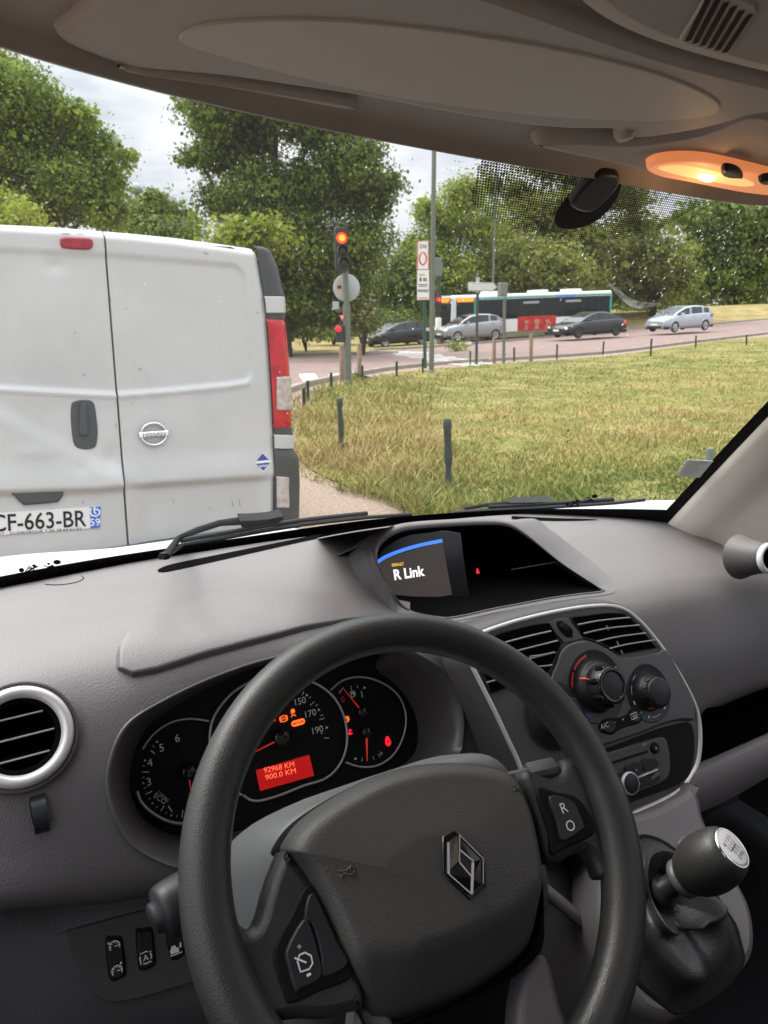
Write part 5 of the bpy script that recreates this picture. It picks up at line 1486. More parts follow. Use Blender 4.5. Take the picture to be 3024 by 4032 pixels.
G_gravel = two('gravel', [(.34, (.20, .14, .105)), (.5, (.33, .245, .19)), (.66, (.47, .37, .30))], 38, .9, ('noise', 90, .8, .02), detail=5)
G_road = two('red_asphalt', [(.3, (.205, .145, .128)), (.55, (.255, .178, .158)), (.75, (.30, .215, .19))], 1.1, .75, ('noise', 40, .4, .01))
G_lawn = two('turf', [(.30, (.105, .125, .026)), (.46, (.175, .17, .042)), (.58, (.275, .235, .077)), (.72, (.34, .255, .12))], .9, .95, ('noise', 22, 1, .05), distort=.6)
G_verge = two('dry_verge', [(.3, (.16, .14, .045)), (.5, (.27, .215, .08)), (.7, (.38, .29, .13))], .7, .95, ('noise', 12, 1, .05))
G_pave = two('pavement', [(.3, (.24, .21, .18)), (.6, (.33, .29, .25))], 2, .9)
M_line = two('worn_road_paint', [(.34, (.34, .30, .28)), (.5, (.62, .60, .56)), (.7, (.72, .71, .68))], 3, .7)

def grid_axis(lo, hi, near, far):
    o = [lo]; 
    while o[-1] < hi:
        d = abs(o[-1]); o.append(o[-1]+min(max(near, d*.06), far))
    return o
us = grid_axis(-420, 420, 1.0, 40); vs_ = grid_axis(-40, 900, 1.0, 60)
mb = MB(); mb.grid([[at(u, v) for u in us] for v in vs_]); tag(mb.build('ground', G_gravel), kind='structure')
def sheet(name, poly, dz, mat, cell=1.0, skip=None, bank=None):
    """a sheet over the ground that follows its slope, cut from a fine grid and trimmed to the outline"""
    P2 = [(p.x, p.y) for p in spline([V((*p, 0)) for p in poly], 4)] if skip is None else poly
    bm = bmesh.new()
    vv = [bm.verts.new((x, y, 0)) for x, y in P2]
    bm.faces.new(vv)
    x0, x1 = min(p[0] for p in P2), max(p[0] for p in P2); y0, y1 = min(p[1] for p in P2), max(p[1] for p in P2)
    for lo, hi, ax in ((x0, x1, 0), (y0, y1, 1)):
        c = lo+cell
        while c < hi:
            no = [0, 0, 0]; no[ax] = 1; co = [0, 0, 0]; co[ax] = c
            bmesh.ops.bisect_plane(bm, geom=bm.verts[:]+bm.edges[:]+bm.faces[:], dist=1e-5, plane_co=co, plane_no=no)
            c += max(cell, abs(c)*.05)
    bmesh.ops.triangulate(bm, faces=bm.faces[:])
    bm.verts.index_update()
    m_ = MB(); m_.add([at(v.co.x, v.co.y, dz+(bank(v.co.x, v.co.y) if bank else 0)) for v in bm.verts], [[v.index for v in f.verts] for f in bm.faces], 0, True)
    for f in m_.f:
        a, b, c = (m_.v[i] for i in f)
        if (b-a).cross(c-a).z < 0:
            f.reverse()
    bm.free()
    return tag(m_.build(name, mat), kind='structure')
pxu = lambda pts: [guv(D(*p)) for p in pts]
ROADN = [(500, 905), (640, 842), (700, 826), (760, 814), (840, 800), (930, 790), (1020, 783), (1120, 777), (1220, 771), (1330, 762), (1480, 743), (1659, 722)]
road_near = pxu(ROADN)
road_far = pxu([(1659, 690), (1500, 704), (1341, 712), (1200, 728), (1000, 746), (800, 759), (640, 769)])
road_poly = [(-60, road_near[0][1]-1)]+road_near+[(70, 78), (80, 110)]+road_far+[(-60, road_far[-1][1]+6)]
sheet('road', road_poly, .012, G_road)
lawn_px = [(1000, 1150), (930, 1112), (870, 1084), (780, 1062), (700, 1032), (655, 1003), (640, 965), (650, 905), (692, 852), (760, 826), (850, 808), (930, 799), (1010, 792), (1100, 785), (1200, 779), (1330, 768), (1480, 748), (1659, 728)]
lawn_uv = pxu(lawn_px)
lawn_poly = lawn_uv+[(40, 44), (60, 40), (60, 6), (20, 1.0), (6, 2.2), (3, 3.4)]
sheet('lawn', lawn_poly, .02, G_lawn, .8)
_rf = sorted(road_far)
def bank(u, v):                                  # the dry bank that rises behind the far kerb on the right
    us_ = [p[0] for p in _rf]; vr_ = float(np.interp(u, us_, [p[1] for p in _rf]))
    return 1.15*sst((v-vr_-1.0)/9)*sst((u-11)/8)
sheet('verge', [(-70, road_far[-1][1]+9)]+[(u-.0, v+.3+(2.6 if u < 2 else .6)) for u, v in reversed(road_far)]+[(80, 112), (90, 170), (-90, 170)], .03, G_verge, 1.5, bank=bank)
# kerbs
def kerb(pts, name, wd=.16, ht=.12):
    m_ = MB(); q = resample([V((*p, 0)) for p in pts], 90, False); rows = []
    for i, p in enumerate(q):
        t = (q[min(i+1, 89)]-q[max(i-1, 0)]).normalized(); n_ = V((-t.y, t.x))
        a = V((p.x, p.y))
        rows.append([at(*(a+n_*wd/2), -.02), at(*(a+n_*wd/2), ht-.01), at(*(a+n_*(wd/2-.015)), ht), at(*(a-n_*(wd/2-.015)), ht), at(*(a-n_*wd/2), ht-.01), at(*(a-n_*wd/2), -.02)])
    m_.grid(rows, 0, False); tag(m_.build(name, G_pave), kind='structure')
kerb([(p.x, p.y) for p in spline([V((*p, 0)) for p in road_near], 6, False)], 'kerb')
kerb([(p.x, p.y) for p in spline([V((*p, 0)) for p in [(-60, road_far[-1][1]+6)][::-1]+road_far[::-1]], 6, False)], 'kerb')
# painted markings
mb = MB()
for k in range(8):
    y = 974+16*k; x0 = 640+95*k; x1 = x0+440
    q = [Zt(x0, y), Zt(x1, y+16), Zt(x1+22, y+23.5), Zt(x0+22, y+7.5)]
    n_ = 6
    L = lambda a, b, t: (a[0]+(b[0]-a[0])*t, a[1]+(b[1]-a[1])*t)
    mb.grid([[gpt(L(L(q[0], q[1], i/n_), L(q[3], q[2], i/n_), j), .016) for i in range(n_+1)] for j in (0, 1)], 0, False)
tag(mb.build('crosswalk_stripes', M_line), kind='structure')
mb = MB()
for q in ([Zt(140, 1148), Zt(255, 1142), Zt(305, 1212), Zt(185, 1226)], [Zt(350, 1150), Zt(470, 1140), Zt(560, 1178), Zt(440, 1192)]):
    mb.add([gpt(p, .016) for p in q], [(0, 1, 2, 3)], 0, False)
tag(mb.build('give_way_marks', M_line), kind='structure')
# raised island in the crossing
iu = [guv(Zt(*q)) for q in ((1100, 925), (1180, 935), (1330, 950), (1400, 940), (1360, 905), (1240, 895), (1130, 890))]
c_ = [(p.x, p.y) for p in resample(spline([V((*p, 0)) for p in iu], 6), 40)]
mb = MB(); mb.grid([[at(*p, dz) for p in (c_ if dz < .13 else [(q[0], q[1]) for q in inset2(c_, .04)])] for dz in (-.05, .12, .14)], cu=True); mb.poly([at(*q, .14) for q in inset2(c_, .04)])
tag(mb.build('island', G_pave), kind='structure')

# ---- posts
M_green = pbr('green_post_paint', (.035, .065, .055), .55, var=.25, vscale=14)
M_pole = pbr('grey_green_paint', (.13, .15, .12), .5, var=.12, vscale=2)
M_dkpole = pbr('dark_pole_paint', (.04, .05, .05), .5)
M_wood = pbr('weathered_wood', (.24, .155, .11), .85, var=.25, vscale=9, bump=('noise', 40, .6, .01))
M_bpost = pbr('dark_oak_post', (.045, .055, .045), .8, var=.35, vscale=16, bump=('noise', 40, .7, .01))
M_sig = pbr('signal_housing', (.022, .026, .026), .5)
M_sgrey = pbr('signal_back_grey', (.17, .19, .185), .55)
M_plate = pbr('sign_back', (.42, .44, .46), .4, var=.05)
M_wsign = pbr('sign_white', (.78, .78, .78), .4)
M_rsign = pbr('sign_red', (.62, .03, .03), .4)
M_redlamp = glow('signal_red', (1.0, .05, .012), 2.2)
M_redcore = glow('signal_core', (1.0, .22, .02), 2.6)
M_amb = pbr('dark_lens', (.02, .015, .012), .2)
def stand(pb, pt, depth=None):
    """foot point and height of an upright thing from the pixels of its foot and its top"""
    b = gpt(pb) if depth is None else hd(pb, depth)
    d = (b-CAM).dot(FWD)
    # height so that the top projects at pt's row, standing plumb
    lo_, hi_ = 0.0, 30.0
    for k in range(40):
        m = (lo_+hi_)/2
        if proj(b+V((0, 0, m)))[1] > pt[1]: lo_ = m
        else: hi_ = m
    t = hd(pt, d-lo_*0)                         # lean: shift of the top seen in the photo
    return b, lo_
def wpx(n, depth):                              # photo pixels to metres
    return n*depth/FPX
def post_mesh(h, r, kind, rn):
    m_ = MB()
    if kind == 'wood':
        rows = []
        for z in (-.1, h-.02, h):
            k = .75 if z == h else 1
            rows.append([V((r*k*math.cos(a)*(1+.05*rn.random()), r*k*math.sin(a), z)) for a in np.linspace(0, 6.283, 13)[:-1]])
        m_.grid(rows, 0, True, cu=True); m_.poly(rows[-1])
    elif kind == 'oak':
        rows = []
        for i in range(14):
            z = -.1+(h+.1)*i/13
            k = 1+.12*math.sin(z*23)+.08*rn.uniform(-1, 1)
            ox, oy = .10*r*math.sin(z*7), .12*r*math.sin(z*9+1)
            rows.append([V((ox+r*k*math.cos(a)*(1+.1*math.sin(3*a+z*4)), oy+r*k*math.sin(a), z)) for a in np.linspace(0, 6.283, 11)[:-1]])
        rows.append([V((.0, .0, h+.012))+(p-V((0, 0, p.z)))*.6 for p in rows[-1]])
        m_.grid(rows, 0, True, cu=True); m_.poly(rows[-1])
    else:
        m_.lathe([(r, -.1), (r, h-.03), (r*1.12, h-.03), (r*1.12, h-.004), (r*.9, h), (0, h+.003)], (0, 0, 0), (0, 0, 1), 12)
    return m_
rn = random.Random(3)
posts = [
 ('oak', D(968, 1062), D(964, 907), .045, 'dark rough wooden stake nearest to us, standing in the tall grass before the lawn'),
 ('oak', D(737, 985), D(733, 862), .040, 'dark wooden stake in the long grass at the left rim of the lawn, second nearest'),
 ('wood2', D(1530, 1055), D(1532, 968), .050, 'grey wooden stake half hidden behind the paper slip on the windscreen'),
 ('metal', Zt(180, 1405), Zt(178, 1245), .040, 'short green metal post by the van\'s tail light, left of a pair'),
 ('metal', Zt(208, 1355), Zt(206, 1195), .035, 'short green metal post by the van\'s tail light, right of a pair'),
 ('metal', Zt(378, 1262), Zt(375, 1138), .040, 'short green post at the path corner left of the red traffic light'),
 ('metal', Zt(603, 1205), Zt(602, 1085), .038, 'short green post just right of the wooden posts by the red traffic light'),
 ('metal', Zt(852, 1172), Zt(851, 1055), .040, 'lone short green post on the kerb midway between traffic light and tall lamp post'),
 ('metal', Zt(1041, 1145), Zt(1040, 1030), .040, 'short green post at the foot of the zone sign'),
 ('metal', Zt(1385, 1082), Zt(1385, 980), .040, 'short green post left of the arrow sign, in front of the zebra crossing'),
 ('metal', Zr(494, 552), Zr(494, 487), .045, 'short green post between arrow sign and lone wooden post, in front of the bus'),
 ('metal', Zr(690, 540), Zr(691, 472), .045, 'short green post at the lawn edge in front of the dark saloon\'s bonnet'),
 ('metal', Zr(901, 520), Zr(906, 459), .045, 'slightly leaning green post at the lawn edge below the rear of the dark saloon'),
 ('metal', Zr(1120, 530), Zr(1124, 447), .045, 'green post at the lawn edge just below the front of the silver hatchback'),
 ('metal', Zr(1327, 490), Zr(1327, 432), .045, 'small green post at the lawn edge below the tail of the silver hatchback'),
 ('metal', Zr(1560, 478), Zr(1558, 428), .045, 'farthest green post at the far right of the lawn edge'),
 ('wood', Zt(458, 1205), Zt(452, 935), .085, 'tall brown wooden post standing left of the red traffic light\'s pole'),
 ('wood', Zt(582, 1180), Zt(580, 925), .075, 'tall brown wooden post standing right of the red traffic light\'s pole'),
 ('wood', Zr(402, 560), Zr(402, 440), .08, 'brown wooden post between the arrow sign and the grey signal pole'),
 ('wood', Zr(571, 552), Zr(572, 423), .085, 'brown wooden post standing alone in front of the bus\'s red advertisement'),
]
for kind, pb, pt, r, lab in posts:
    b, h = stand(pb, pt)
    d = (b-CAM).dot(FWD)
    m_ = post_mesh(h, r*.76, {'wood2': 'wood'}.get(kind, kind), rn)
    o = m_.build({'metal': 'metal_post', 'wood': 'wooden_post'}.get(kind, 'wooden_stake'), {'metal': M_green, 'wood': M_wood, 'oak': M_bpost, 'wood2': M_pole}[kind])
    o.location = b
    o.rotation_euler = (0, math.atan(((pt[0]-pb[0])-(0 if kind == 'oak' else 0))/max(pb[1]-pt[1], 1)-(pb[0]-1512)/FPX*.26)*.7, -YAW)
    tag(o, lab, 'post', {'metal': 'short green metal posts round the lawn', 'wood': 'brown wooden posts at the kerb'}.get(kind, 'stakes in the lawn grass'))

def upright(pb, pt, depth=None):                # local frame standing at a foot pixel and facing the camera
    b, h = stand(pb, pt, depth); d = (b-CAM).dot(FWD)
    fr = Frame(b, RGT, V((0, 0, 1)))
    def lp_(p, hgt=0.0):
        return fr.loc(p, hgt)
    return b, h, d, fr
def cyl(m_, fr, u0, v0, u1, v1, r, mat=0, n=14, h=0.0, r1=None):
    m_.tube([fr.w(u0, v0, h), fr.w(u1, v1, h)], [r, r1 if r1 else r], n, mat)
# red traffic light
b, h, d, fr = upright(Zt(500, 1228), Zt(478, 385))
tl = root('traffic_light', b, 'grey-green pole traffic light showing red, with a round sign\'s back, beside the white van', 'traffic light')
u1, v1 = fr.loc(Zt(478, 385)); um, vm = fr.loc(Zt(487, 640))
mb = MB(); cyl(mb, fr, 0, -.1, um, vm, wpx(27*.5425, d)); cyl(mb, fr, um, vm, u1, v1, wpx(20*.5425, d)); mb.lathe([(wpx(20, d), 0), (wpx(18, d), .06), (wpx(15, d), .12)], fr.w(0, 0), (0, 0, 1), 14); mb.build('pole', M_pole, tl)
hu0, hv0 = fr.loc(Zt(452, 245)); hw, hh = wpx(88*.5425, d), wpx(285*.5425, d)
HF = Frame(fr.w(hu0, hv0, .12), RGT*.97+FH*.2, V((.02, 0, 1)))
mb = MB(); mb.plate(HF, [(-hw*.42, -hh*.5), (hw*.42, -hh*.5), (hw*.5, -hh*.44), (hw*.5, hh*.44), (hw*.42, hh*.5), (-hw*.42, hh*.5), (-hw*.5, hh*.44), (-hw*.5, -hh*.44)], -.10, .06, .02); hd_ = mb.build('signal_head', M_sig, tl)
lr = wpx(36*.5425, d)
for k, (pp, mt) in enumerate((((453, 160), M_redlamp), ((460, 255), M_amb), ((468, 340), M_amb))):
    cu_, cv_ = HF.loc(Zt(*pp), .06); o_ = HF.w(cu_, cv_, .062)
    mb = MB(); mb.lathe([(lr, 0), (lr*.8, .02), (lr*.4, .03), (0, .032)], o_, HF.n, 20); ln = mb.build('lens', mt, hd_)
    if k == 0:
        mb = MB(); mb.lathe([(lr*.62, .031), (0, .042)], o_, HF.n, 16); mb.build('glowing_lamp', M_redcore, hd_)
    mb = MB(); rows = []
    for s_ in (0, .09, .17):
        rows.append([o_+HF.n*(s_*(.55+.45*math.sin(a)))+HF.e1*math.cos(a)*lr*1.12+HF.e2*math.sin(a)*lr*1.12 for a in np.linspace(-.25, math.pi+.25, 15)])
    mb.grid(rows); mb.build('visor', M_sgrey if k else M_sig, hd_)
su, sv = fr.loc(Zt(485, 522)); sr = wpx(95*.5425, d)
mb = MB(); mb.lathe([(0, 0), (sr*.96, 0), (sr, -.008), (sr, -.02), (sr*.96, -.024), (0, -.024)], fr.w(su, sv, -.12), fr.n, 36); rs = mb.build('round_sign_back', M_plate, tl)
mb = MB(); q = [fr.w(*fr.loc(Zt(*p), -.118), -.118) for p in ((415, 470), (450, 470), (450, 580), (418, 580))]; mb.add(q, [(0, 1, 2, 3)], 0, False); q = [fr.w(*fr.loc(Zt(*p), -.117), -.117) for p in ((420, 505), (450, 505), (450, 530), (420, 530))]; mb.add(q, [(0, 1, 2, 3)], 1, False); mb.build('sticker', [pbr('old_sticker', (.55, .42, .33), .6), M_dkpole], rs)
ru, rv = fr.loc(Zt(442, 855)); mb = MB(); mb.box(fr.w(ru, rv, .06), (wpx(58*.5425, d), .14, wpx(120*.5425, d)), Matrix.Rotation(-YAW, 3, 'Z'), bev=.015); rp_ = mb.build('repeater_housing', M_sig, tl)
ru, rv = fr.loc(Zt(430, 818)); mb = MB(); mb.lathe([(wpx(20*.5425, d), 0), (wpx(14*.5425, d), .015), (0, .02)], fr.w(ru, rv, .13), fr.n, 16); mb.build('lens', glow('repeater_red', (1, .01, .02), 1.6), rp_)
mb = MB(); ru, rv = fr.loc(Zt(457, 740)); k = wpx(24*.5425, d)
mb.plate(fr, [(ru-k, rv+k*.9), (ru, rv-k*1.1), (ru+k, rv+k*.9)], .08, .09); tri = mb.build('bus_signal_plate', M_rsign, tl)
mb = MB(); mb.poly([fr.w(ru-k*.6, rv+k*.62, .0915), fr.w(ru+k*.6, rv+k*.62, .0915), fr.w(ru, rv-k*.6, .0915)]); mb.build('plate_centre', pbr('pink_plate', (.72, .5, .48), .5), tri)
mb = MB(); ru, rv = fr.loc(Zt(408, 650)); mb.box(fr.w(ru, rv, -.1), (wpx(45*.5425, d), .05, wpx(55*.5425, d)), Matrix.Rotation(-YAW, 3, 'Z'), bev=.006); mb.build('button_box', M_plate, tl)
# zone sign on its green post
b, h, d, fr = upright(Zt(1058, 1105), Zt(1052, 180))
zs = root('zone_sign', b, 'tall white zone sign with a red ring over a text panel, on a green post', 'road sign')
mb = MB(); cyl(mb, fr, 0, -.1, *fr.loc(Zt(1046, 190)), wpx(13*.5425, d)); mb.build('post', pbr('bottle_green', (.012, .075, .05), .4), zs)
q = [fr.loc(Zt(*p)) for p in ((998, 390), (1086, 390), (1084, 180), (1000, 186))]
mb = MB(); mb.plate(fr, q, .05, .075); up1 = mb.build('zone_panel', M_wsign, zs)
mb = MB(); mb.ribbon(fr, inset2(q, .02), .025, .0765, 0, True); u, v = fr.loc(Zt(1041, 312)); rr = wpx(24*.5425, d)
mb.ribbon(fr, [(u+rr*math.cos(a), v+rr*1.65*math.sin(a)) for a in np.linspace(0, 6.283, 30)[:-1]], rr*.42, .0765, 0, True); mb.build('red_ring', M_rsign, up1)
mb = MB(); u, v = fr.loc(Zt(1041, 236)); mb.text(fr, 'ZONE', u, v, wd=wpx(50*.5425, d), ht=wpx(26*.5425, d), h=.0767, align='C', bold=.02); mb.build('zone_lettering', M_dkpole, up1)
q = [fr.loc(Zt(*p)) for p in ((999, 610), (1086, 608), (1086, 394), (999, 394))]
mb = MB(); mb.plate(fr, q, .05, .075); lo1 = mb.build('text_panel', M_wsign, zs)
mb = MB()
for x0, x1, y0, y1, mt in ((1015, 1035, 420, 436, 1), (1038, 1056, 420, 436, 2), (1018, 1032, 448, 476, 0), (1042, 1070, 452, 462, 0), (1042, 1070, 466, 474, 0), (1008, 1076, 496, 502, 0), (1012, 1072, 508, 514, 0), (1004, 1082, 535, 542, 0), (1004, 1082, 546, 552, 0), (1010, 1076, 590, 604, 3)):
    mb.poly([fr.w(*fr.loc(Zt(*p), .0765), .0765) for p in ((x0, y1), (x1, y1), (x1, y0), (x0, y0))], mt)
mb.build('panel_print', [M_dkpole, pbr('print_green', (.4, .5, .2), .5), pbr('print_orange', (.8, .45, .1), .5), pbr('print_pink', (.8, .35, .33), .5)], lo1)
mb = MB(); u, v = fr.loc(Zt(1075, 823)); mb.lathe([(wpx(13*.5425, d), 0), (0, .01)], fr.w(u, v, .12), fr.n, 14); mb.build('round_plate', pbr('pink_round', (.7, .45, .42), .5), zs)
# tall lamp post
def lamp_post(pb, pt, rb, rt, lab, depth=None, ht=None, arm=True):
    b, h = stand(pb, pt, depth); h = ht or h
    d = (b-CAM).dot(FWD); fr = Frame(b, RGT, V((0, 0, 1)))
    o = root('lamp_post', b, lab, 'lamp post', 'lamp posts at the crossing')
    m_ = MB(); m_.tube([fr.w(0, -.1), fr.w(0, 1.0), fr.w(-.002*h, h*.5), fr.w(-.004*h, h)], [rb, rb*.92, (rb+rt)/2, rt], 14); m_.lathe([(rb*1.5, 0), (rb*1.4, .05), (rb, .09)], b, (0, 0, 1), 14); m_.build('pole', M_pole, o)
    if arm:
        m_ = MB(); m_.tube([fr.w(-.004*h, h-.05), fr.w(.3, h+.25), fr.w(1.1, h+.35)], rt*.6, 8); m_.build('arm', M_pole, o)
        m_ = MB(); m_.lathe([(0, 0), (.10, .04), (.16, .25), (.10, .55), (0, .62)], fr.w(1.0, h+.33), RGT, 14); m_.build('lantern', M_sgrey, o)
    return o
lamp_post(Zt(1103, 1142), Zt(1103, 0), .075, .052, 'tall grey-green lamp post in front of the zone sign, running up past the windscreen top', ht=9.0)
lamp_post(D(1061, 716), D(1061, 356), .09, .06, 'thinner tall lamp post behind the bus, above the white arrow sign', depth=51.5, ht=11.6)
o = lamp_post(D(316, 700), D(288, 410), .05, .035, 'slim street lamp with a round head between the trees above the van roof', depth=46, arm=False)
fr = Frame(o.location, RGT, V((0, 0, 1))); b, h = stand(D(316, 700), D(288, 410), 46)
mb = MB(); mb.lathe([(0, -.3), (.3, -.2), (.42, 0), (.38, .2), (.2, .36), (0, .4)], fr.w(0, h), (0, 0, 1), 16); mb.build('lantern', M_plate, o)
# median signal with white base
b, h, d, fr = upright(Zt(1152, 892), Zt(1150, 310), 46.0)
ms = root('traffic_light', b, 'farther traffic light on the island with a small red lamp and white conical base', 'traffic light')
mb = MB(); cyl(mb, fr, 0, 0, 0, h*.8, wpx(12*.5425, d)); mb.build('pole', M_dkpole, ms)
mb = MB(); r_ = wpx(22*.5425, d); mb.lathe([(r_*2.1, -.5), (r_*2.1, 0), (r_*1.8, .12), (r_*1.1, .25), (r_, .3), (r_, h*.26), (r_*.7, h*.27)], b, (0, 0, 1), 18); mb.build('base', pbr('white_base', (.66, .62, .60), .5, var=.1), ms)
u, v = fr.loc(Zt(1152, 372)); mb = MB(); mb.box(fr.w(u, v, 0), (wpx(55*.5425, d), .25, wpx(126*.5425, d)), Matrix.Rotation(-YAW, 3, 'Z'), bev=.03); mb.build('signal_head', M_sgrey, ms)
u, v = fr.loc(Zt(1154, 640)); mb = MB(); mb.box(fr.w(u, v, .05), (wpx(40*.5425, d), .25, wpx(120*.5425, d)), Matrix.Rotation(-YAW, 3, 'Z'), bev=.03); hs = mb.build('repeater_housing', M_sig, ms)
u, v = fr.loc(Zt(1155, 607)); mb = MB(); mb.lathe([(wpx(15*.5425, d), 0), (0, .02)], fr.w(u, v, .2), fr.n, 14); mb.build('lens', glow('far_red', (1, .01, .03), 2.2), hs)
# direction arrow sign
b, h, d, fr = upright(Zt(1430, 1082), Zt(1440, 450))
ds = root('direction_sign', b, 'white arrow-shaped direction sign pointing right on a dark pole in front of the bus', 'road sign')
mb = MB(); cyl(mb, fr, 0, -.1, *fr.loc(Zt(1438, 560)), wpx(10*.5425, d)); mb.build('pole', M_dkpole, ds)
mb = MB(); cyl(mb, fr, *fr.loc(Zt(1438, 560)), *fr.loc(Zt(1440, 445)), wpx(12*.5425, d)); mb.build('pole_top', M_plate, ds)
mb = MB(); mb.plate(fr, [fr.loc(Zt(*p)) for p in ((1368, 545), (1545, 551), (1576, 518), (1552, 486), (1370, 484))], .04, .13, .01); ar = mb.build('arrow_panel', pbr('arrow_white', (.62, .62, .62), .45), ds)
mb = MB(); o2 = [fr.loc(Zt(*p)) for p in ((1368, 545), (1545, 551), (1576, 518), (1552, 486), (1370, 484))]; mb.ribbon(fr, inset2(o2, .025), .012, .1315, 0, True); mb.build('panel_border', M_sgrey, ar)
# signal seen from behind
b, h, d, fr = upright(Zt(1628, 1072), Zt(1622, 490))
bs = root('traffic_light', b, 'grey-green traffic light seen from behind on a thin pole just right of the arrow sign', 'traffic light')
mb = MB(); cyl(mb, fr, 0, -.1, *fr.loc(Zt(1634, 600)), wpx(11*.5425, d)); mb.build('pole', M_pole, bs)
u, v = fr.loc(Zt(1620, 535)); mb = MB(); mb.box(fr.w(u, v, 0), (wpx(60*.5425, d), .22, wpx(95*.5425, d)), Matrix.Rotation(-YAW+.4, 3, 'Z'), bev=.03); mb.build('signal_head', M_sgrey, bs)
# ================================================================ the white van in front
YV = 3.62
NV = Frame((.57, YV, .5), (1, 0, 0), (0, .055, 1))
M_wv = pbr('dusty_white_paint', (.485, .49, .483), .32, var=.07, vscale=2.2, coat=.35, rvar=.05)
M_vblk = pbr('grey_plastic', (.045, .048, .052), .5, var=.1, vscale=6)
M_rl = pbr('red_lens', (.46, .010, .018), .12, var=.25, vscale=18, emis=(.6, .0, .02), estr=.01)
M_cl = pbr('clear_lens', (.46, .40, .38), .1, var=.25, vscale=30)
fv = root('panel_van', (.57, YV+2, 0), 'dusted white panel van with two plain rear doors stopped right in front of our bonnet', 'van')
def FP(m_, n, mt, par=fv):
    return m_.build(n, mt, par)
def zv(p):
    s = proj(p); return (s[0]/.7535, (s[1]-800)/.7535)
def lerpt(tab, x):
    if x <= tab[0][0]:
        (a, b), (c, e) = tab[0], tab[1]
    elif x >= tab[-1][0]:
        (a, b), (c, e) = tab[-2], tab[-1]
    else:
        for (a, b), (c, e) in zip(tab, tab[1:]):
            if a <= x <= c: break
    return b+(e-b)*(x-a)/(c-a)
def ss(a, b, x):
    t = min(max((x-a)/(b-a), 0), 1); return t*t*(3-2*t)
seam = [(140, 545), (400, 566), (900, 605), (1300, 635), (1780, 670), (2000, 684)]       # (row, column) of the gap between the doors
redge = [(140, 1322), (230, 1336), (380, 1360), (520, 1384), (700, 1400), (1000, 1420), (1250, 1430), (1500, 1432), (1700, 1431), (2000, 1430)]
topl = [(-1400, 95), (-500, 88), (0, 103), (300, 118), (545, 139), (700, 152), (900, 172), (1150, 205), (1300, 227), (1345, 234)]
panel_t = [(-1200, 235), (0, 245), (550, 270), (1000, 305), (1230, 325)]
panel_b = [(-1200, 880), (0, 965), (610, 997), (900, 975), (1200, 945), (1300, 930)]
low_t = [(-1200, 1440), (0, 1505), (500, 1490), (700, 1472), (1380, 1425)]
def door_h(x, y, right):
    h = 0.0
    # raised field between the upper and the middle crease
    dt, db = y-lerpt(panel_t, x), lerpt(panel_b, x)-y
    if right:
        dr = (1280+(y-380)*.09)-x; dl = x-lerpt(seam, y)-4
        e = 70
        dd = min(dt, db, dr)
        if dr < e and (dt < e or db < e):
            dd = e-math.hypot(e-dr, e-min(dt, db))
        dd = min(dd, dl+30)
    else:
        dd = min(dt, db)
    h -= .012*ss(-14, 14, dd)
    h += .010*math.exp(-((y-lerpt(panel_b, x)-10)/14)**2)*(1 if (not right or x < 1300) else 0)
    # lower pressing
    dl_ = y-lerpt(low_t, x)
    h -= .020*ss(-10, 30, dl_)*(ss(660, 800, x) if right else 1)*(1-ss(1340, 1420, x) if right else 1)
    h += .014*ss(-170, -20, dl_)*(1-ss(-10, 30, dl_))
    # big diagonal swage and small dents of the left door
    if not right:
        t = (x*.52+1090-y)
        h += .017*ss(-60, 60, -t)*ss(965, 1010, y)
        h -= .010*math.exp(-(((x-290)/60)**2+((y-320)/40)**2))+.012*math.exp(-(((x-580)/40)**2+((y-1330)/60)**2))-.007*math.exp(-(((x-180)/90)**2+((y-1300)/40)**2))+.006*math.exp(-(((x-420)/50)**2+((y-1380)/40)**2))
    else:
        h -= .004*math.exp(-(((x-690)/30)**2+((y-1470)/25)**2))
    # rounded rims
    dtop = y-lerpt(topl, x)
    h -= .05*(1-ss(0, 55, dtop))**2
    ds_ = abs(x-lerpt(seam, y))
    h -= .006*(1-ss(0, 12, ds_))
    if right:
        h -= .012*(1-ss(0, 30, lerpt(redge, y)-x))**2
    return h
def door(right):
    m_ = MB(); rows = []
    ny, nx = 150, 110
    for j in range(ny+1):
        row = []
        for i in range(nx+1):
            s = i/nx
            t = j/ny
            ty = 100+1900*t if False else None
            y_ = None
            # column bounds depend on the row, row bounds on the column: two passes settle it
            y = 140+t*1860
            for _ in range(3):
                xs = lerpt(seam, y)
                x = (xs+5+(lerpt(redge, y)-xs-5)*s) if right else (-1250+(xs-5+1250)*s)
                top = lerpt(topl, x); y = top+t*(2000-top)
            u, v = NV.loc(Zv(x, y))
            row.append(NV.w(u, v, door_h(x, y, right)))
        rows.append(row)
    m_.grid(rows)
    back = [p+V((0, .05, 0)) for p in rows[0]]
    m_.grid([rows[0], back])
    side = [r[0] if right else r[-1] for r in rows]
    m_.grid([side, [p+V((0, .05, 0)) for p in side]])
    side = [r[-1] if right else r[0] for r in rows]
    m_.grid([side, [p+V((0, .04, 0)) for p in side]])
    return FP(m_, 'rear_door', M_wv)
dR = door(True); dL = door(False)
mb = MB(); mb.add([NV.w(*NV.loc(Zv(*p)), -.045) for p in ((500, 160), (600, 160), (760, 1990), (600, 1990))], [(0, 1, 2, 3)], 0, False); FP(mb, 'door_seal', M_vblk)
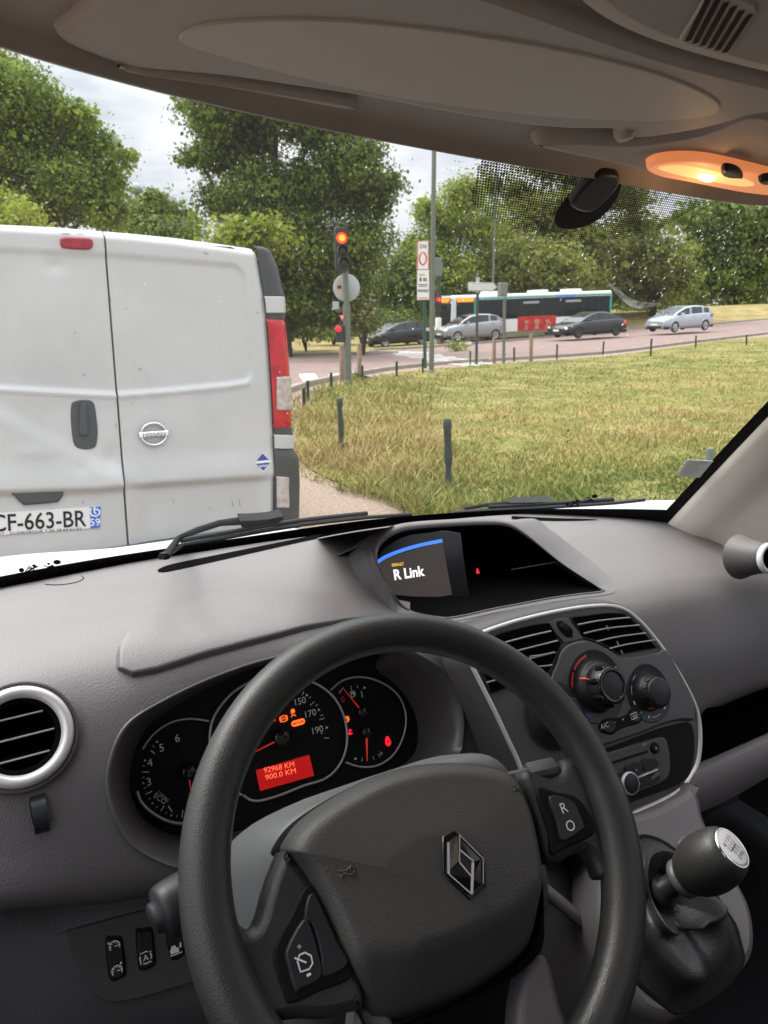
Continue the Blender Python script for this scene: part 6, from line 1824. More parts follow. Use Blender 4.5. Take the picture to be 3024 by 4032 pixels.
# corner column: cap, white blocks, lamp, bumper corner
rout = [(225, 1350), (245, 1400), (330, 1440), (440, 1465), (490, 1480), (570, 1485), (605, 1480), (800, 1500), (1000, 1510), (1170, 1517), (1210, 1525), (1280, 1530), (1340, 1555), (1450, 1560), (1690, 1556), (2000, 1550)]
def corner(y0, y1, name, mat, proud=0.0, x_in=0, par=fv, dx=0, n=24, xin=None, xout=None):
    m_ = MB(); rows = []
    for j in range(n+1):
        y = y0+(y1-y0)*j/n
        xl = xin if xin else lerpt(redge, y)+4+x_in
        xr = xout if xout else lerpt(rout, y)+dx
        a = NV.px(Zv(xl, y), -.004+proud); 
        b = hy(Zv(xr, y), YV+.13+(a.z-.5)*.055-proud*.5)
        k = b-a; row = []
        for i in range(9):
            t = i/8
            q = a+V((k.x*math.sin(t*math.pi/2)**.9, k.y*(1-math.cos(t*math.pi/2)), k.z*t))
            row.append(q)
        row.append(row[-1]+V((0, .06, 0)))
        e = min(j, n-j)
        if e == 0:
            row = [p+V((-.004, .012, 0)) for p in row]
        rows.append(row)
    m_.grid(rows)
    return FP(m_, name, mat, par)
corner(226, 500, 'corner_cap', M_vblk, .004)
corner(486, 575, 'white_block', M_wv, .016)
corner(572, 608, 'lamp_surround', M_vblk, .002)
tlm = corner(603, 1176, 'tail_light', M_rl, .012)
corner(905, 1085, 'reversing_lens', M_cl, .0145, par=tlm, xin=1446, xout=1512)
corner(1172, 1215, 'lamp_surround', M_vblk, .002)
corner(1210, 1284, 'white_block', M_wv, .012)
bmp = corner(1280, 2000, 'bumper_corner', M_vblk, .012)
corner(1425, 1596, 'fog_lens', M_cl, .017, par=bmp, xin=1446, xout=1532)
mb = MB()
for k in range(9):
    y = 625+k*22
    a = NV.px(Zv(lerpt(redge, y)+10, y), .010); b = hy(Zv(lerpt(rout, y)-18, y), YV+.09+(a.z-.5)*.055)
    mb.tube([a, a.lerp(b, .5)+V((.012, -.016, 0)), b], .0022, 4)
mb.build('lens_ribs', pbr('dark_red_rib', (.32, .005, .012), .2), tlm)
# body behind
mb = MB()
rows = []
zt = NV.px(Zv(545, 139)).z
for y, k, dzr in ((YV+.10, .985, -.015), (YV+.3, 1.0, .012), (YV+1.5, 1.0, .03), (YV+2.8, 1.0, .02), (YV+3.4, .97, -.12), (YV+4.0, .95, -.62), (YV+4.6, .90, -.80)):
    W_ = .90*k; H_ = zt-.02+dzr
    sec = [(-W_*.98, .32), (-W_, .6), (-W_, 1.1), (-W_*.95, H_-.35), (-W_*.88, H_-.08), (-W_*.72, H_-.012), (0, H_), (W_*.72, H_-.012), (W_*.88, H_-.08), (W_*.95, H_-.35), (W_, 1.1), (W_, .6), (W_*.98, .32)]
    rows.append([V((.57+x, y, z)) for x, z in sec])
mb.grid(rows); mb.poly(rows[-1]); mb.poly([p+V((0, .02, 0)) for p in rows[0]]); FP(mb, 'body', M_wv)
mb = MB(); mb.box((.57, YV+.02, .36), (1.78, .2, .2), bev=.04); FP(mb, 'rear_bumper', M_vblk)
M_tyre = pbr('tyre', (.02, .02, .02), .8)
for sx_ in (-1, 1):
    for y in (YV+.9, YV+3.9):
        mb = MB(); mb.lathe([(.2, -.1), (.31, -.1), (.33, -.07), (.33, .07), (.31, .1), (.2, .1), (0, .1)], (.57+sx_*.78, y, .33), (sx_, 0, 0), 28); w_ = FP(mb, 'wheel', M_tyre)
        mb = MB(); mb.lathe([(.2, .105), (.18, .09), (.05, .1), (0, .1)], (.57+sx_*.78, y, .33), (sx_, 0, 0), 20); FP(mb, 'rim', M_plate, w_)
# fittings
def vp(pts, h0, h1, bev, name, mat, par=fv, n=4):
    m_ = MB(); m_.plate(NV, [NV.loc(q, h1) for q in cpts(Zv, pts, n)], h0, h1, bev)
    return FP(m_, name, mat, par)
bl = vp([(315, 195), (322, 180), (345, 175), (440, 178), (475, 184), (487, 200), (487, 222), (475, 238), (440, 242), (345, 236), (320, 225)], -.03, .012, .008, 'brake_light', pbr('brake_lens', (.30, .012, .03), .2, var=.2, vscale=20), dL)
hb = vp([(375, 1050), (395, 1034), (440, 1028), (480, 1034), (496, 1060), (505, 1120), (512, 1190), (506, 1255), (490, 1280), (440, 1288), (400, 1278), (384, 1250), (374, 1180), (370, 1100)], -.02, .006, .005, 'handle_bowl', M_vblk, dL)
vp([(418, 1050), (430, 1044), (452, 1048), (458, 1080), (462, 1200), (450, 1216), (420, 1212), (414, 1180)], .004, .022, .006, 'door_handle', M_vblk, hb)
vp([(72, 1525), (80, 1515), (320, 1496), (335, 1500), (330, 1530), (310, 1556), (290, 1566), (140, 1580), (115, 1572), (90, 1550)], -.03, .016, .010, 'plate_lamp_grip', M_vblk, dL)
# number plate
q = [NV.loc(Zv(*p), .0) for p in ((-335, 1762), (522, 1694), (526, 1584), (-345, 1640))]
mb = MB(); mb.plate(NV, q, -.03, .002); npl = FP(mb, 'number_plate', pbr('plate_white', (.72, .72, .72), .35))
q2 = [NV.loc(Zv(*p), .0) for p in ((472, 1700), (522, 1694), (526, 1584), (469, 1588))]
mb = MB(); mb.poly([NV.w(*p, .0034) for p in q2])
q3 = [NV.loc(Zv(*p), .0) for p in ((-335, 1762), (-275, 1758), (-283, 1636), (-345, 1640))]
mb.poly([NV.w(*p, .0034) for p in q3]); FP(mb, 'blue_band', pbr('plate_blue', (.02, .12, .55), .4), npl)
mb = MB(); a, b_ = NV.loc(Zv(-42, 1716)), NV.loc(Zv(452, 1686))
ang = math.atan2(b_[1]-a[1], b_[0]-a[0])
mb.text(NV, 'CF-663-BR', *a, wd=math.hypot(b_[0]-a[0], b_[1]-a[1]), ht=wpx(78*.7535, 3.95), ang=ang, h=.0036, bold=.012)
a, b_ = NV.loc(Zv(-240, 1752)), NV.loc(Zv(425, 1706)); ang2 = math.atan2(b_[1]-a[1], b_[0]-a[0])
mb.text(NV, 'AUTO MAUCOURT - DUNKERQUE T 03 28 64 62 62', *a, wd=math.hypot(b_[0]-a[0], b_[1]-a[1]), ht=.013, ang=ang2, h=.0036); FP(mb, 'plate_number', M['black'], npl)
mb = MB(); u, v = NV.loc(Zv(497, 1684)); mb.text(NV, '59', u, v, ht=.036, ang=ang, h=.0046, align='C', bold=.01)
u, v = NV.loc(Zv(496, 1612)); mb.ribbon(NV, [(u+r*math.cos(t), v+r*math.sin(t)) for t, r in ((2.2, .024), (3.0, .023), (3.9, .022), (4.8, .022), (5.7, .022), (6.4, .020), (7.1, .016), (7.8, .010))], .007, .0046); mb.ribbon(NV, [(u, v+.026), (u-.004, v), (u+.004, v-.010)], .007, .0046)
FP(mb, 'department_mark', M_wsign, npl)
# maker's badge, script, sticker
BF = Frame(NV.px(Zv(802, 1205), .004), NV.e1, NV.e2); br = wpx(58*.7535, 4.0)
mb = MB(); mb.tube([BF.w(br*math.cos(a), br*.88*math.sin(a), .006) for a in np.linspace(0, 6.283, 41)[:-1]], .0105, 8, closed=True, flat=.6); bdg = FP(mb, 'round_badge', M['chrome'], dR)
mb = MB(); mb.box(BF.w(0, 0, .010), (br*2.34, .014, br*.42), bev=.004); br_ = FP(mb, 'badge_bar', M['chrome'], bdg)
mb = MB(); mb.text(BF, 'NISSAN', 0, -.009, wd=br*1.8, ht=.018, h=.0175, align='C', bold=.02); FP(mb, 'badge_lettering', M_sgrey, bdg)
mb = MB(); a, b_ = NV.loc(Zv(-190, 1268)), NV.loc(Zv(146, 1278)); mb.text(NV, 'PRIMASTAR', *a, wd=math.hypot(b_[0]-a[0], b_[1]-a[1]), ht=wpx(32*.7535, 3.9), ang=math.atan2(b_[1]-a[1], b_[0]-a[0]), h=.016, bold=.03); FP(mb, 'model_lettering', pbr('chrome_script', (.36, .36, .36), .25, metal=.6), dL)
u, v = NV.loc(Zv(1370, 1352), .002); k = wpx(40*.7535, 4.1)
mb = MB(); mb.poly([NV.w(u, v-k*1.08, .014), NV.w(u+k, v, .014), NV.w(u, v+k*1.08, .014), NV.w(u-k, v, .014)])
st_ = FP(mb, 'diamond_sticker', pbr('sticker_blue', (.03, .06, .30), .4), dR)
mb = MB(); mb.ribbon(NV, [(u-k*.95, v+k*.05), (u+k*.95, v+k*.05)], k*.30, .0152); mb.ribbon(NV, [(u-k*.5, v-k*.35), (u-k*.2, v-k*.55), (u, v-k*.35), (u+k*.2, v-k*.55), (u+k*.5, v-k*.35)], k*.14, .0152)
mb.ribbon(NV, [(u, v-k*1.2), (u+k*1.12, v), (u, v+k*1.2), (u-k*1.12, v)], k*.10, .0152, 0, True); FP(mb, 'sticker_print', M_wsign, st_)
# scuffs and dirt
M_scf = pbr('dirt_scuff', (.28, .26, .23), .7)
mb = MB(); rs_ = random.Random(8)
for x, y, L_, w_, a in ((395, 678, 10, 10, 0), (662, 550, 14, 8, .3), (735, 868, 22, 10, .6), (1345, 572, 20, 6, -1), (438, 895, 20, 8, .5), (605, 1158, 30, 5, 1.5), (1220, 1575, 40, 6, 1.4), (1258, 1570, 50, 5, 1.45), (690, 1045, 12, 6, 0), (965, 522, 8, 5, 0), (435, 1562, 12, 10, 0), (1075, 262, 50, 4, .4), (345, 158, 60, 6, 0), (420, 158, 50, 5, 0), (580, 505, 26, 4, 1.5), (330, 780, 8, 6, 0), (910, 1560, 30, 4, 1.5), (1100, 1600, 26, 4, 1.2)):
    o_ = []
    for t in range(7):
        q = 2*math.pi*t/7; dx_, dy_ = math.cos(q)*L_/2*rs_.uniform(.6, 1.2), math.sin(q)*w_/2*rs_.uniform(.6, 1.2)
        xx, yy = x+dx_*math.cos(a)-dy_*math.sin(a), y+dx_*math.sin(a)+dy_*math.cos(a)
        uu, vv = NV.loc(Zv(xx, yy)); o_.append(NV.w(uu, vv, door_h(xx, yy, xx > lerpt(seam, yy))+.003))
    mb.add(o_, [tuple(range(7))], 0, False)
sf = FP(mb, 'scuff_marks', M_scf); sf['kind'] = 'stuff'
# ================================================================ traffic beyond the lawn
M_glassd = pbr('dark_car_glass', (.03, .035, .04), .06, spec=.8)
M_head = pbr('headlamp_glass', (.6, .62, .62), .1)
M_tail = pbr('tail_lamp', (.5, .01, .02), .2)
M_drl = glow('lit_headlamp', (1.0, .93, .55), 2.0)
M_alloy = pbr('alloy_rim', (.45, .46, .47), .3, metal=.6)
M_arch = pbr('black_trim', (.015, .015, .016), .6)
def car(name, label, cat, L, W_, H, col, cab, hood, lit=False, tail=False, group=None, rimcol=None):
    """x runs from nose (0) to tail (L); cab: side profile of the glasshouse [(x, z)], hood: belt line [(x, z)]"""
    r = root(name, (0, 0, 0), label, cat, group)
    paint = pbr(name+'_paint', col, .25, coat=.8 if max(col) > .1 else .25, metal=.25 if max(col) > .1 else 0)
    w2 = W_/2
    wx = (L*.19, L*.80); wr = .325
    xs = sorted(set([x for x, z in hood]+[L*i/26 for i in range(27)]))
    m_ = MB(); rows = []
    for x in xs:
        zt_ = lerpt(hood, x); e = min(x, L-x)
        k = 1-.20*(1-ss(0, .55, e)); zb = .20+.10*(1-ss(0, .5, e))
        for cx in wx:
            if abs(x-cx) < wr+.05:
                pass
        y1 = w2*k
        sec = [(-y1*.93, zb), (-y1, zb+.16), (-y1*1.0, (zb+zt_)/2+.05), (-y1*.975, zt_-.07), (-y1*.90, zt_), (-y1*.4, zt_+.025), (y1*.4, zt_+.025), (y1*.90, zt_), (y1*.975, zt_-.07), (y1, (zb+zt_)/2+.05), (y1, zb+.16), (y1*.93, zb)]
        rows.append([V((x, y, z)) for y, z in sec])
    m_.grid(rows, cu=True); m_.poly(rows[0]); m_.poly(rows[-1])
    # glasshouse: sides and screens of glass, roof and pillars of painted steel
    x0, xA, xB, x1 = cab['x']; zr = H
    n = 22; g = MB(); top = []; bot = []
    for i in range(n+1):
        x = x0+(x1-x0)*i/n
        zb_ = lerpt(hood, x)-.01
        zt_ = lerpt(cab['roof'], x)
        top.append((x, max(zt_, zb_+.004))); bot.append((x, zb_))
    def sec(i, off=0):
        (x, zt_), (_, zb_) = top[i], bot[i]
        k = max((zt_-zb_)/(zr-.75), 0); yb = w2*.90; yt = yb-(w2*.17)*min(k, 1.1)
        return [V((x, -yb, zb_)), V((x, -yt-.0, zb_+(zt_-zb_)*.86)), V((x, -yt+.10, zt_)), V((x, yt-.10, zt_)), V((x, yt, zb_+(zt_-zb_)*.86)), V((x, yb, zb_))]
    S_ = [sec(i) for i in range(n+1)]
    for i in range(n):
        a, b = S_[i], S_[i+1]; xm = (a[0].x+b[0].x)/2
        for j in range(5):
            q = [a[j], a[j+1], b[j+1], b[j]]
            roof = xA <= xm <= xB
            if j in (0, 4):
                glassy = not any(abs(xm-px_) < .07 for px_ in cab['pillars']) and x0+.25 < xm < x1-cab.get('cq', .25)
                (g if glassy else m_).add(q, [(0, 1, 2, 3)], 0, True)
            elif j in (1, 3):
                m_.add(q, [(0, 1, 2, 3)], 0, True)
            else:
                (m_ if roof else g).add(q, [(0, 1, 2, 3)], 0, True)
    body = m_.build('body', paint, r); g.build('window_glass', M_glassd, r)
    m_ = MB()
    for sy_ in (-1, 1):
        m_.add([V((.05, sy_*w2*.78, .18)), V((L-.05, sy_*w2*.86, .18)), V((L-.1, sy_*w2*1.004, .33)), V((.12, sy_*w2*.985, .33))], [(0, 1, 2, 3)], 0, False)
    m_.build('sill_trim', M_arch, r)
    for cx in wx:
        for sy_ in (-1, 1):
            m_ = MB(); o_ = V((cx, sy_*(w2-.10), wr))
            m_.lathe([(.16, .02), (wr-.015, .02), (wr, .04), (wr, .09), (wr-.02, .112), (wr*.66, .112)], o_, (0, sy_, 0), 26); w_ = m_.build('wheel', M_tyre, r)
            m_ = MB(); m_.lathe([(wr*.67, .112), (wr*.64, .10), (wr*.60, .085), (.05, .085), (0, .095)], o_, (0, sy_, 0), 26)
            m_.build('rim', rimcol or M_alloy, w_)
            m_ = MB()
            for s_ in range(5):
                a = 2*math.pi*s_/5+.31
                m_.add([o_+V((math.cos(a+d_)*q_, sy_*.0885, math.sin(a+d_)*q_)) for d_, q_ in ((-.28, wr*.57), (.28, wr*.57), (.40, wr*.30), (-.40, wr*.30))], [(0, 1, 2, 3)], 0, False)
            m_.build('rim_gap', M_arch, w_)
            m_ = MB()
            m_.tube([o_+V((math.cos(a)*(wr+.035), sy_*.106, math.sin(a)*(wr+.035))) for a in np.linspace(-.35, math.pi+.35, 22)], .028, 6)
            m_.build('wheel_arch', paint if max(col) > .1 else M_arch, r)
    zh = lerpt(hood, .25)
    for sy_ in (-1, 1):
        m_ = MB(); m_.grid([[V((.03+.0*k, sy_*w2*(.50+.02*k), zh-.16+.13*j)) for j in (0, 1)] if k == 0 else [V((.10+.18*k, sy_*w2*(.66+.155*k), zh-.17+.04*k+.12*j)) for j in (0, 1)] for k in range(3)])
        m_.build('headlight', M_head, r)
        if lit:
            m_ = MB(); m_.lathe([(0, .02), (.07, .0), (.07, -.02)], V((.10, sy_*w2*.80, zh-.12)), V((-1, sy_*.55, 0)), 12); m_.build('lit_headlamp', M_drl, r)
        zt2 = lerpt(hood, L-.15)
        m_ = MB(); m_.grid([[V((L-.015, sy_*w2*.55, zt2-.20+.17*j)) for j in (0, 1)], [V((L-.06, sy_*w2*.83, zt2-.20+.17*j)) for j in (0, 1)], [V((L-.36, sy_*w2*.985, zt2-.17+.13*j)) for j in (0, 1)]])
        m_.build('tail_light', glow(name+'_tail', (1, .02, .03), 1.2) if tail else M_tail, r)
        m_ = MB(); m_.box(V((x0+.55, sy_*(w2+.08), lerpt(hood, x0+.5)+.07)), (.14, .19, .13), bev=.03); m_.build('door_mirror', paint, r)
        m_ = MB()
        for xx in (cab['pillars'][0] if cab['pillars'] else L*.5, L*.72):
            m_.box(V((xx+.18, sy_*(w2*.99), lerpt(hood, xx)-.14)), (.16, .02, .03))
        m_.build('door_handles', paint, r)
    m_ = MB(); m_.add([V((-.006, y, z)) for y, z in ((-.26, .42), (.26, .42), (.26, .53), (-.26, .53))], [(0, 1, 2, 3)], 0, False); m_.build('number_plate', M_wsign, r)
    m_ = MB(); m_.add([V((-.004, y, z)) for y, z in ((-.62*w2, .24), (.62*w2, .24), (.70*w2, .40), (-.70*w2, .40))], [(0, 1, 2, 3)], 0, False); m_.build('grille', M_arch, r)
    return r
def park(r, pf, pr_, depth_f, yaw_deg, L):
    """set the car down with the foot of its near front wheel on a sight line; yaw 0 = broadside, nose to the left"""
    b = gpt(pf) if depth_f is None else hd(pf, depth_f)
    a = R(yaw_deg)
    xd = (RGT*math.cos(a)+FH*math.sin(a)).normalized()      # nose to tail
    u, v = uv(b.x, b.y)
    e = b+xd*L*.6; ue, ve = uv(e.x, e.y)
    slope = (GH(ue, ve)-GH(u, v))/(L*.6)
    z0 = b.z
    xd = (xd+V((0, 0, slope))).normalized()
    yd = V((0, 0, 1)).cross(xd).normalized(); zd = xd.cross(yd)
    o = b-xd*(L*.19)+yd*.8
    r.matrix_world = Matrix(((xd.x, yd.x, zd.x, o.x), (xd.y, yd.y, zd.y, o.y), (xd.z, yd.z, zd.z, o.z), (0, 0, 0, 1)))
CARG = 'cars driving across the junction'
c1 = car('black_car', 'black hatchback with bright alloy wheels, leftmost car, partly hidden by the sign posts', 'car', 4.3, 1.78, 1.47, (.008, .008, .010),
         {'x': (.85, 1.95, 3.3, 4.22), 'roof': [(.85, .90), (1.35, 1.17), (1.95, 1.40), (2.5, 1.47), (3.1, 1.46), (3.7, 1.36), (4.22, 1.0)], 'pillars': [2.25, 3.2]}, [(0, .62), (.25, .74), (.9, .90), (1.6, .96), (3.0, 1.02), (4.0, 1.03), (4.3, .90)], group=CARG)
park(c1, Zt(765, 955), None, None, 30, 4.3)
c2 = car('grey_crossover', 'silver grey crossover with lit headlamp in front of the bus\'s nose', 'car', 4.25, 1.82, 1.58, (.30, .30, .31),
         {'x': (.95, 1.85, 3.3, 4.15), 'roof': [(.95, 1.0), (1.35, 1.26), (1.85, 1.50), (2.4, 1.58), (3.1, 1.55), (3.7, 1.42), (4.15, 1.12)], 'pillars': [2.2, 3.1], 'cq': .55}, [(0, .70), (.25, .86), (.95, 1.0), (1.8, 1.05), (3.2, 1.14), (4.0, 1.12), (4.25, .92)], lit=True, tail=True, group=CARG)
park(c2, Zr(232, 462), None, 44.5, 22, 4.25)
c3 = car('dark_saloon', 'dark grey fastback saloon with lit headlamp passing the tail of the bus', 'car', 4.69, 1.85, 1.44, (.020, .022, .026),
         {'x': (1.05, 2.05, 3.1, 4.5), 'roof': [(1.05, .90), (1.6, 1.19), (2.05, 1.36), (2.55, 1.44), (3.1, 1.41), (3.8, 1.22), (4.5, .98)], 'pillars': [2.5], 'cq': .5}, [(0, .56), (.25, .72), (1.05, .88), (1.8, .95), (3.2, .98), (4.3, 1.0), (4.69, .86)], lit=True, tail=True, group=CARG, rimcol=pbr('dark_rim', (.05, .05, .055), .3))
park(c3, Zr(783, 446), None, 42.5, 27, 4.69)
c4 = car('silver_hatchback', 'pale silver blue hatchback, rightmost car, driving alone on the open road', 'car', 4.22, 1.76, 1.51, (.42, .47, .53),
         {'x': (.75, 1.8, 3.3, 4.05), 'roof': [(.75, .95), (1.3, 1.24), (1.8, 1.44), (2.4, 1.51), (3.1, 1.49), (3.7, 1.38), (4.05, 1.10)], 'pillars': [2.2, 3.2]}, [(0, .66), (.2, .80), (.8, .95), (1.6, 1.0), (3.0, 1.05), (3.9, 1.06), (4.22, .92)], group=CARG)
park(c4, Zr(1226, 418), None, 44.5, 27, 4.22)
# ---- city bus
bus = root('city_bus', (0, 0, 0), 'white and green city bus with an orange destination display and a red poster', 'bus')
BL, BW, BH = 12.0, 2.5, 2.95
M_bw = pbr('bus_white', (.78, .80, .79), .3, var=.05)
M_bg = pbr('bus_jade', (.05, .36, .27), .35)
M_bglass = pbr('bus_glass', (.012, .014, .015), .1, spec=.25)
def qd(m_, pts, mat=0):
    m_.add([V(p) for p in pts], [(0, 1, 2, 3)], mat, False)
mb = MB(); rows = []
for x, k in ((0, .90), (.10, .97), (.35, 1), (6, 1), (11.8, 1), (11.95, .97), (12, .93)):
    w2 = BW/2*k
    rows.append([V((x+(.06 if z > 1.2 and x < .2 else 0), y, z)) for y, z in ((-w2, .32), (-w2, 2.55), (-w2*.97, 2.75), (-w2*.86, 2.84), (w2*.86, 2.84), (w2*.97, 2.75), (w2, 2.55), (w2, .32))])
mb.grid(rows, 0, False, cu=True); mb.poly(rows[0]); mb.poly(rows[-1]); bb = mb.build('body', M_bw, bus)
for sy_ in (-1, 1):
    y = sy_*(BW/2+.006); y2 = sy_*(BW/2+.010)
    mb = MB()
    qd(mb, [(.30, y, 2.55), (11.95, y, 2.55), (11.95, y, 2.65), (.30, y, 2.65)]); qd(mb, [(11.80, y, 1.2), (11.96, y, 1.2), (11.96, y, 2.52), (11.80, y, 2.52)]); qd(mb, [(1.55, y2, 1.0), (1.70, y2, 1.0), (1.70, y2, 2.6), (1.55, y2, 2.6)])
    mb.build('jade_band', M_bg, bus)
    mb2_ = MB(); y0_ = sy_*(BW/2+.003); qd(mb2_, [(.3, y0_, 1.26), (11.8, y0_, 1.26), (11.8, y0_, 2.52), (.3, y0_, 2.52)]); mb2_.build('window_band', M_arch, bus)
    edges = [(.35, 1.5), (1.75, 3.3), (3.36, 4.9), (4.96, 6.5), (6.56, 8.1), (8.16, 9.7), (9.76, 10.9), (10.96, 11.78)]
    for k, (a, b_) in enumerate(edges):
        mb = MB(); lo_ = 1.30 if k not in (0,) else 1.05
        if k == 7: lo_ = .7
        qd(mb, [(a, y, lo_), (b_, y, lo_), (b_, y, 2.46), (a, y, 2.46)]); wn = mb.build('window', M_bglass, bus)
        if k in (3, 5):
            mb = MB(); qd(mb, [(a+.15, y2, 2.18), (b_-.2, y2, 2.18), (b_-.2, y2, 2.32), (a+.15, y2, 2.32)]); mb.build('reflected_lamp', pbr('pale_strip', (.35, .38, .40), .4), wn)
    mb = MB(); qd(mb, [(7.6 if sy_ < 0 else 4.9, y2, 2.50), (9.0 if sy_ < 0 else 6.2, y2, 2.50), (9.0 if sy_ < 0 else 6.2, y2, 2.66), (7.6 if sy_ < 0 else 4.9, y2, 2.66)]); mb.build('blue_notice', pbr('notice_blue', (.10, .25, .6), .4), bus)
    mb = MB(); qd(mb, [(3.0, y2, .48), (6.3, y2, .48), (6.3, y2, 1.36), (3.0, y2, 1.36)][::-1] if False else [(4.7, y2, .46), (7.6, y2, .46), (7.6, y2, 1.38), (4.7, y2, 1.38)]); ad = mb.build('poster', pbr('poster_red', (.50, .025, .02), .4, var=.35, vscale=2.5), bus)
    mb = MB(); y3 = sy_*(BW/2+.014)
    for cx_, k_ in ((5.35, .8), (6.15, 1.15), (6.95, .8)):
        mb.add([V((cx_+.20*k_*math.cos(t), y3, 1.02+.16*k_*math.sin(t))) for t in np.linspace(0, 6.283, 11)[:-1]], [tuple(range(10))], 0, False)
        qd(mb, [(cx_-.16*k_, y3, .54), (cx_+.16*k_, y3, .54), (cx_+.08*k_, y3, .84), (cx_-.08*k_, y3, .84)])
    mb.build('poster_figure', pbr('poster_pale', (.50, .22, .18), .5), ad)
    mb = MB(); qd(mb, [(.3, y, .30), (11.9, y, .30), (11.9, y, .46), (.3, y, .46)]); mb.build('skirt', M_sgrey, bus)
    for cx in (2.6, 8.6):
        mb = MB(); o_ = V((cx, sy_*(BW/2-.16), .48)); mb.lathe([(.25, .0), (.46, 0), (.48, .03), (.48, .15), (.44, .18), (.30, .18)], o_, (0, sy_, 0), 26); w_ = mb.build('wheel', M_tyre, bus)
        mb = MB(); mb.lathe([(.30, .18), (.27, .13), (.12, .12), (.1, .17), (0, .17)], o_, (0, sy_, 0), 22); mb.build('rim', M_sgrey, w_)
        mb = MB(); mb.tube([o_+V((math.cos(a)*.56, sy_*.166, math.sin(a)*.56)) for a in np.linspace(-.2, math.pi+.2, 18)], .05, 5); mb.build('wheel_arch', M_arch, bus)
mb = MB(); qd(mb, [(-.012, -1.02, .95), (-.012, 1.02, .95), (.035, 1.05, 2.36), (.035, -1.05, 2.36)]); mb.build('windscreen', M_bglass, bus)
mb = MB(); qd(mb, [(.022, -.95, 2.40), (.022, .95, 2.40), (.022, .95, 2.70), (.022, -.95, 2.70)]); db = mb.build('display_box', M_arch, bus)
mb = MB(); qd(mb, [(.012, -.90, 2.44), (.012, .90, 2.44), (.012, .90, 2.66), (.012, -.90, 2.66)])
M_dsp = glow('orange_display', (1.0, .23, .015), 1.5); mb.build('destination_display', M_dsp, db)
mb = MB(); qd(mb, [(.36, -BW/2-.016, 2.42), (1.5, -BW/2-.016, 2.42), (1.5, -BW/2-.016, 2.66), (.36, -BW/2-.016, 2.66)]); mb.build('side_display', M_dsp, bus)
mb = MB(); qd(mb, [(.36, BW/2+.016, 2.42), (1.5, BW/2+.016, 2.42), (1.5, BW/2+.016, 2.66), (.36, BW/2+.016, 2.66)]); mb.build('side_display', M_dsp, bus)
for x in (3.4, 6.9, 9.5):
    mb = MB(); mb.box((x, 0, 2.93), (1.0, 1.2, .2), bev=.08); mb.build('roof_unit', M_bw, bus)
for sy_ in (-1, 1):
    mb = MB(); mb.lathe([(.11, 0), (.08, .02), (0, .03)], (-.01, sy_*.85, .68), (-1, 0, 0), 14); mb.build('headlight', M_head, bus)
    mb = MB(); mb.tube([(.05, sy_*1.2, 2.6), (-.25, sy_*1.32, 2.5), (-.28, sy_*1.34, 2.3)], .03, 6); mb.box((-.28, sy_*1.34, 2.12), (.08, .2, .36), bev=.03); mb.build('mirror', M_arch, bus)
a = R(20); o = hd(Zr(210, 462), 47.0)
xd = (RGT*math.cos(a)+FH*math.sin(a)+V((0, 0, .036))).normalized(); yd = V((0, 0, 1)).cross(xd).normalized(); zd = xd.cross(yd)
bu, bv = uv(o.x, o.y); o = o+yd*1.25-zd*0
bus.matrix_world = Matrix(((xd.x, yd.x, zd.x, o.x), (xd.y, yd.y, zd.y, o.y), (xd.z, yd.z, zd.z, o.z), (0, 0, 0, 1)))

# ================================================================ trees
def leafmat(name, col, tr=.35):
    m = bpy.data.materials.new(name); m.use_nodes = True
    t = m.node_tree; b = t.nodes['Principled BSDF']
    b.inputs['Roughness'].default_value = .55; b.inputs['Specular IOR Level'].default_value = .35
    oi = t.nodes.new('ShaderNodeTexCoord'); n = t.nodes.new('ShaderNodeTexNoise'); n.inputs['Scale'].default_value = .9; n.inputs['Detail'].default_value = 4
    r = t.nodes.new('ShaderNodeValToRGB'); e = r.color_ramp.elements
    e[0].position = .3; e[1].position = .7
    e[0].color = (*[x*.72 for x in col], 1); e[1].color = (*[x*1.3 for x in col], 1)
    t.links.new(oi.outputs['Object'], n.inputs['Vector']); t.links.new(n.outputs['Fac'], r.inputs['Fac']); t.links.new(r.outputs['Color'], b.inputs['Base Color'])
    tl_ = t.nodes.new('ShaderNodeBsdfTranslucent'); t.links.new(r.outputs['Color'], tl_.inputs['Color'])
    mx_ = t.nodes.new('ShaderNodeMixShader'); mx_.inputs['Fac'].default_value = tr
    t.links.new(b.outputs[0], mx_.inputs[1]); t.links.new(tl_.outputs[0], mx_.inputs[2]); t.links.new(mx_.outputs[0], t.nodes['Material Output'].inputs['Surface'])
    return m
LEAF = {
 'chestnut': [leafmat('chestnut_leaf', (0.201, 0.280, 0.035)), leafmat('chestnut_leaf_pale', (0.294, 0.372, 0.053)), leafmat('chestnut_leaf_deep', (0.103, 0.161, 0.022))],
 'dark': [leafmat('deep_leaf', (0.147, 0.199, 0.034)), leafmat('deep_leaf_pale', (0.234, 0.302, 0.050)), leafmat('deep_leaf_blue', (0.073, 0.108, 0.020))],
 'lime': [leafmat('lime_leaf', (0.256, 0.318, 0.038)), leafmat('lime_leaf_pale', (0.359, 0.404, 0.057)), leafmat('lime_leaf_deep', (0.141, 0.194, 0.027))],
 'oak': [leafmat('oak_leaf', (0.201, 0.231, 0.042)), leafmat('oak_leaf_pale', (0.288, 0.308, 0.059)), leafmat('oak_leaf_deep', (0.098, 0.124, 0.022))],
}
M_bark = pbr('bark', (.055, .042, .032), .9, var=.3, vscale=6, bump=('noise', 20, .8, .05))
M_flower = pbr('elder_flower', (.42, .40, .24), .8)
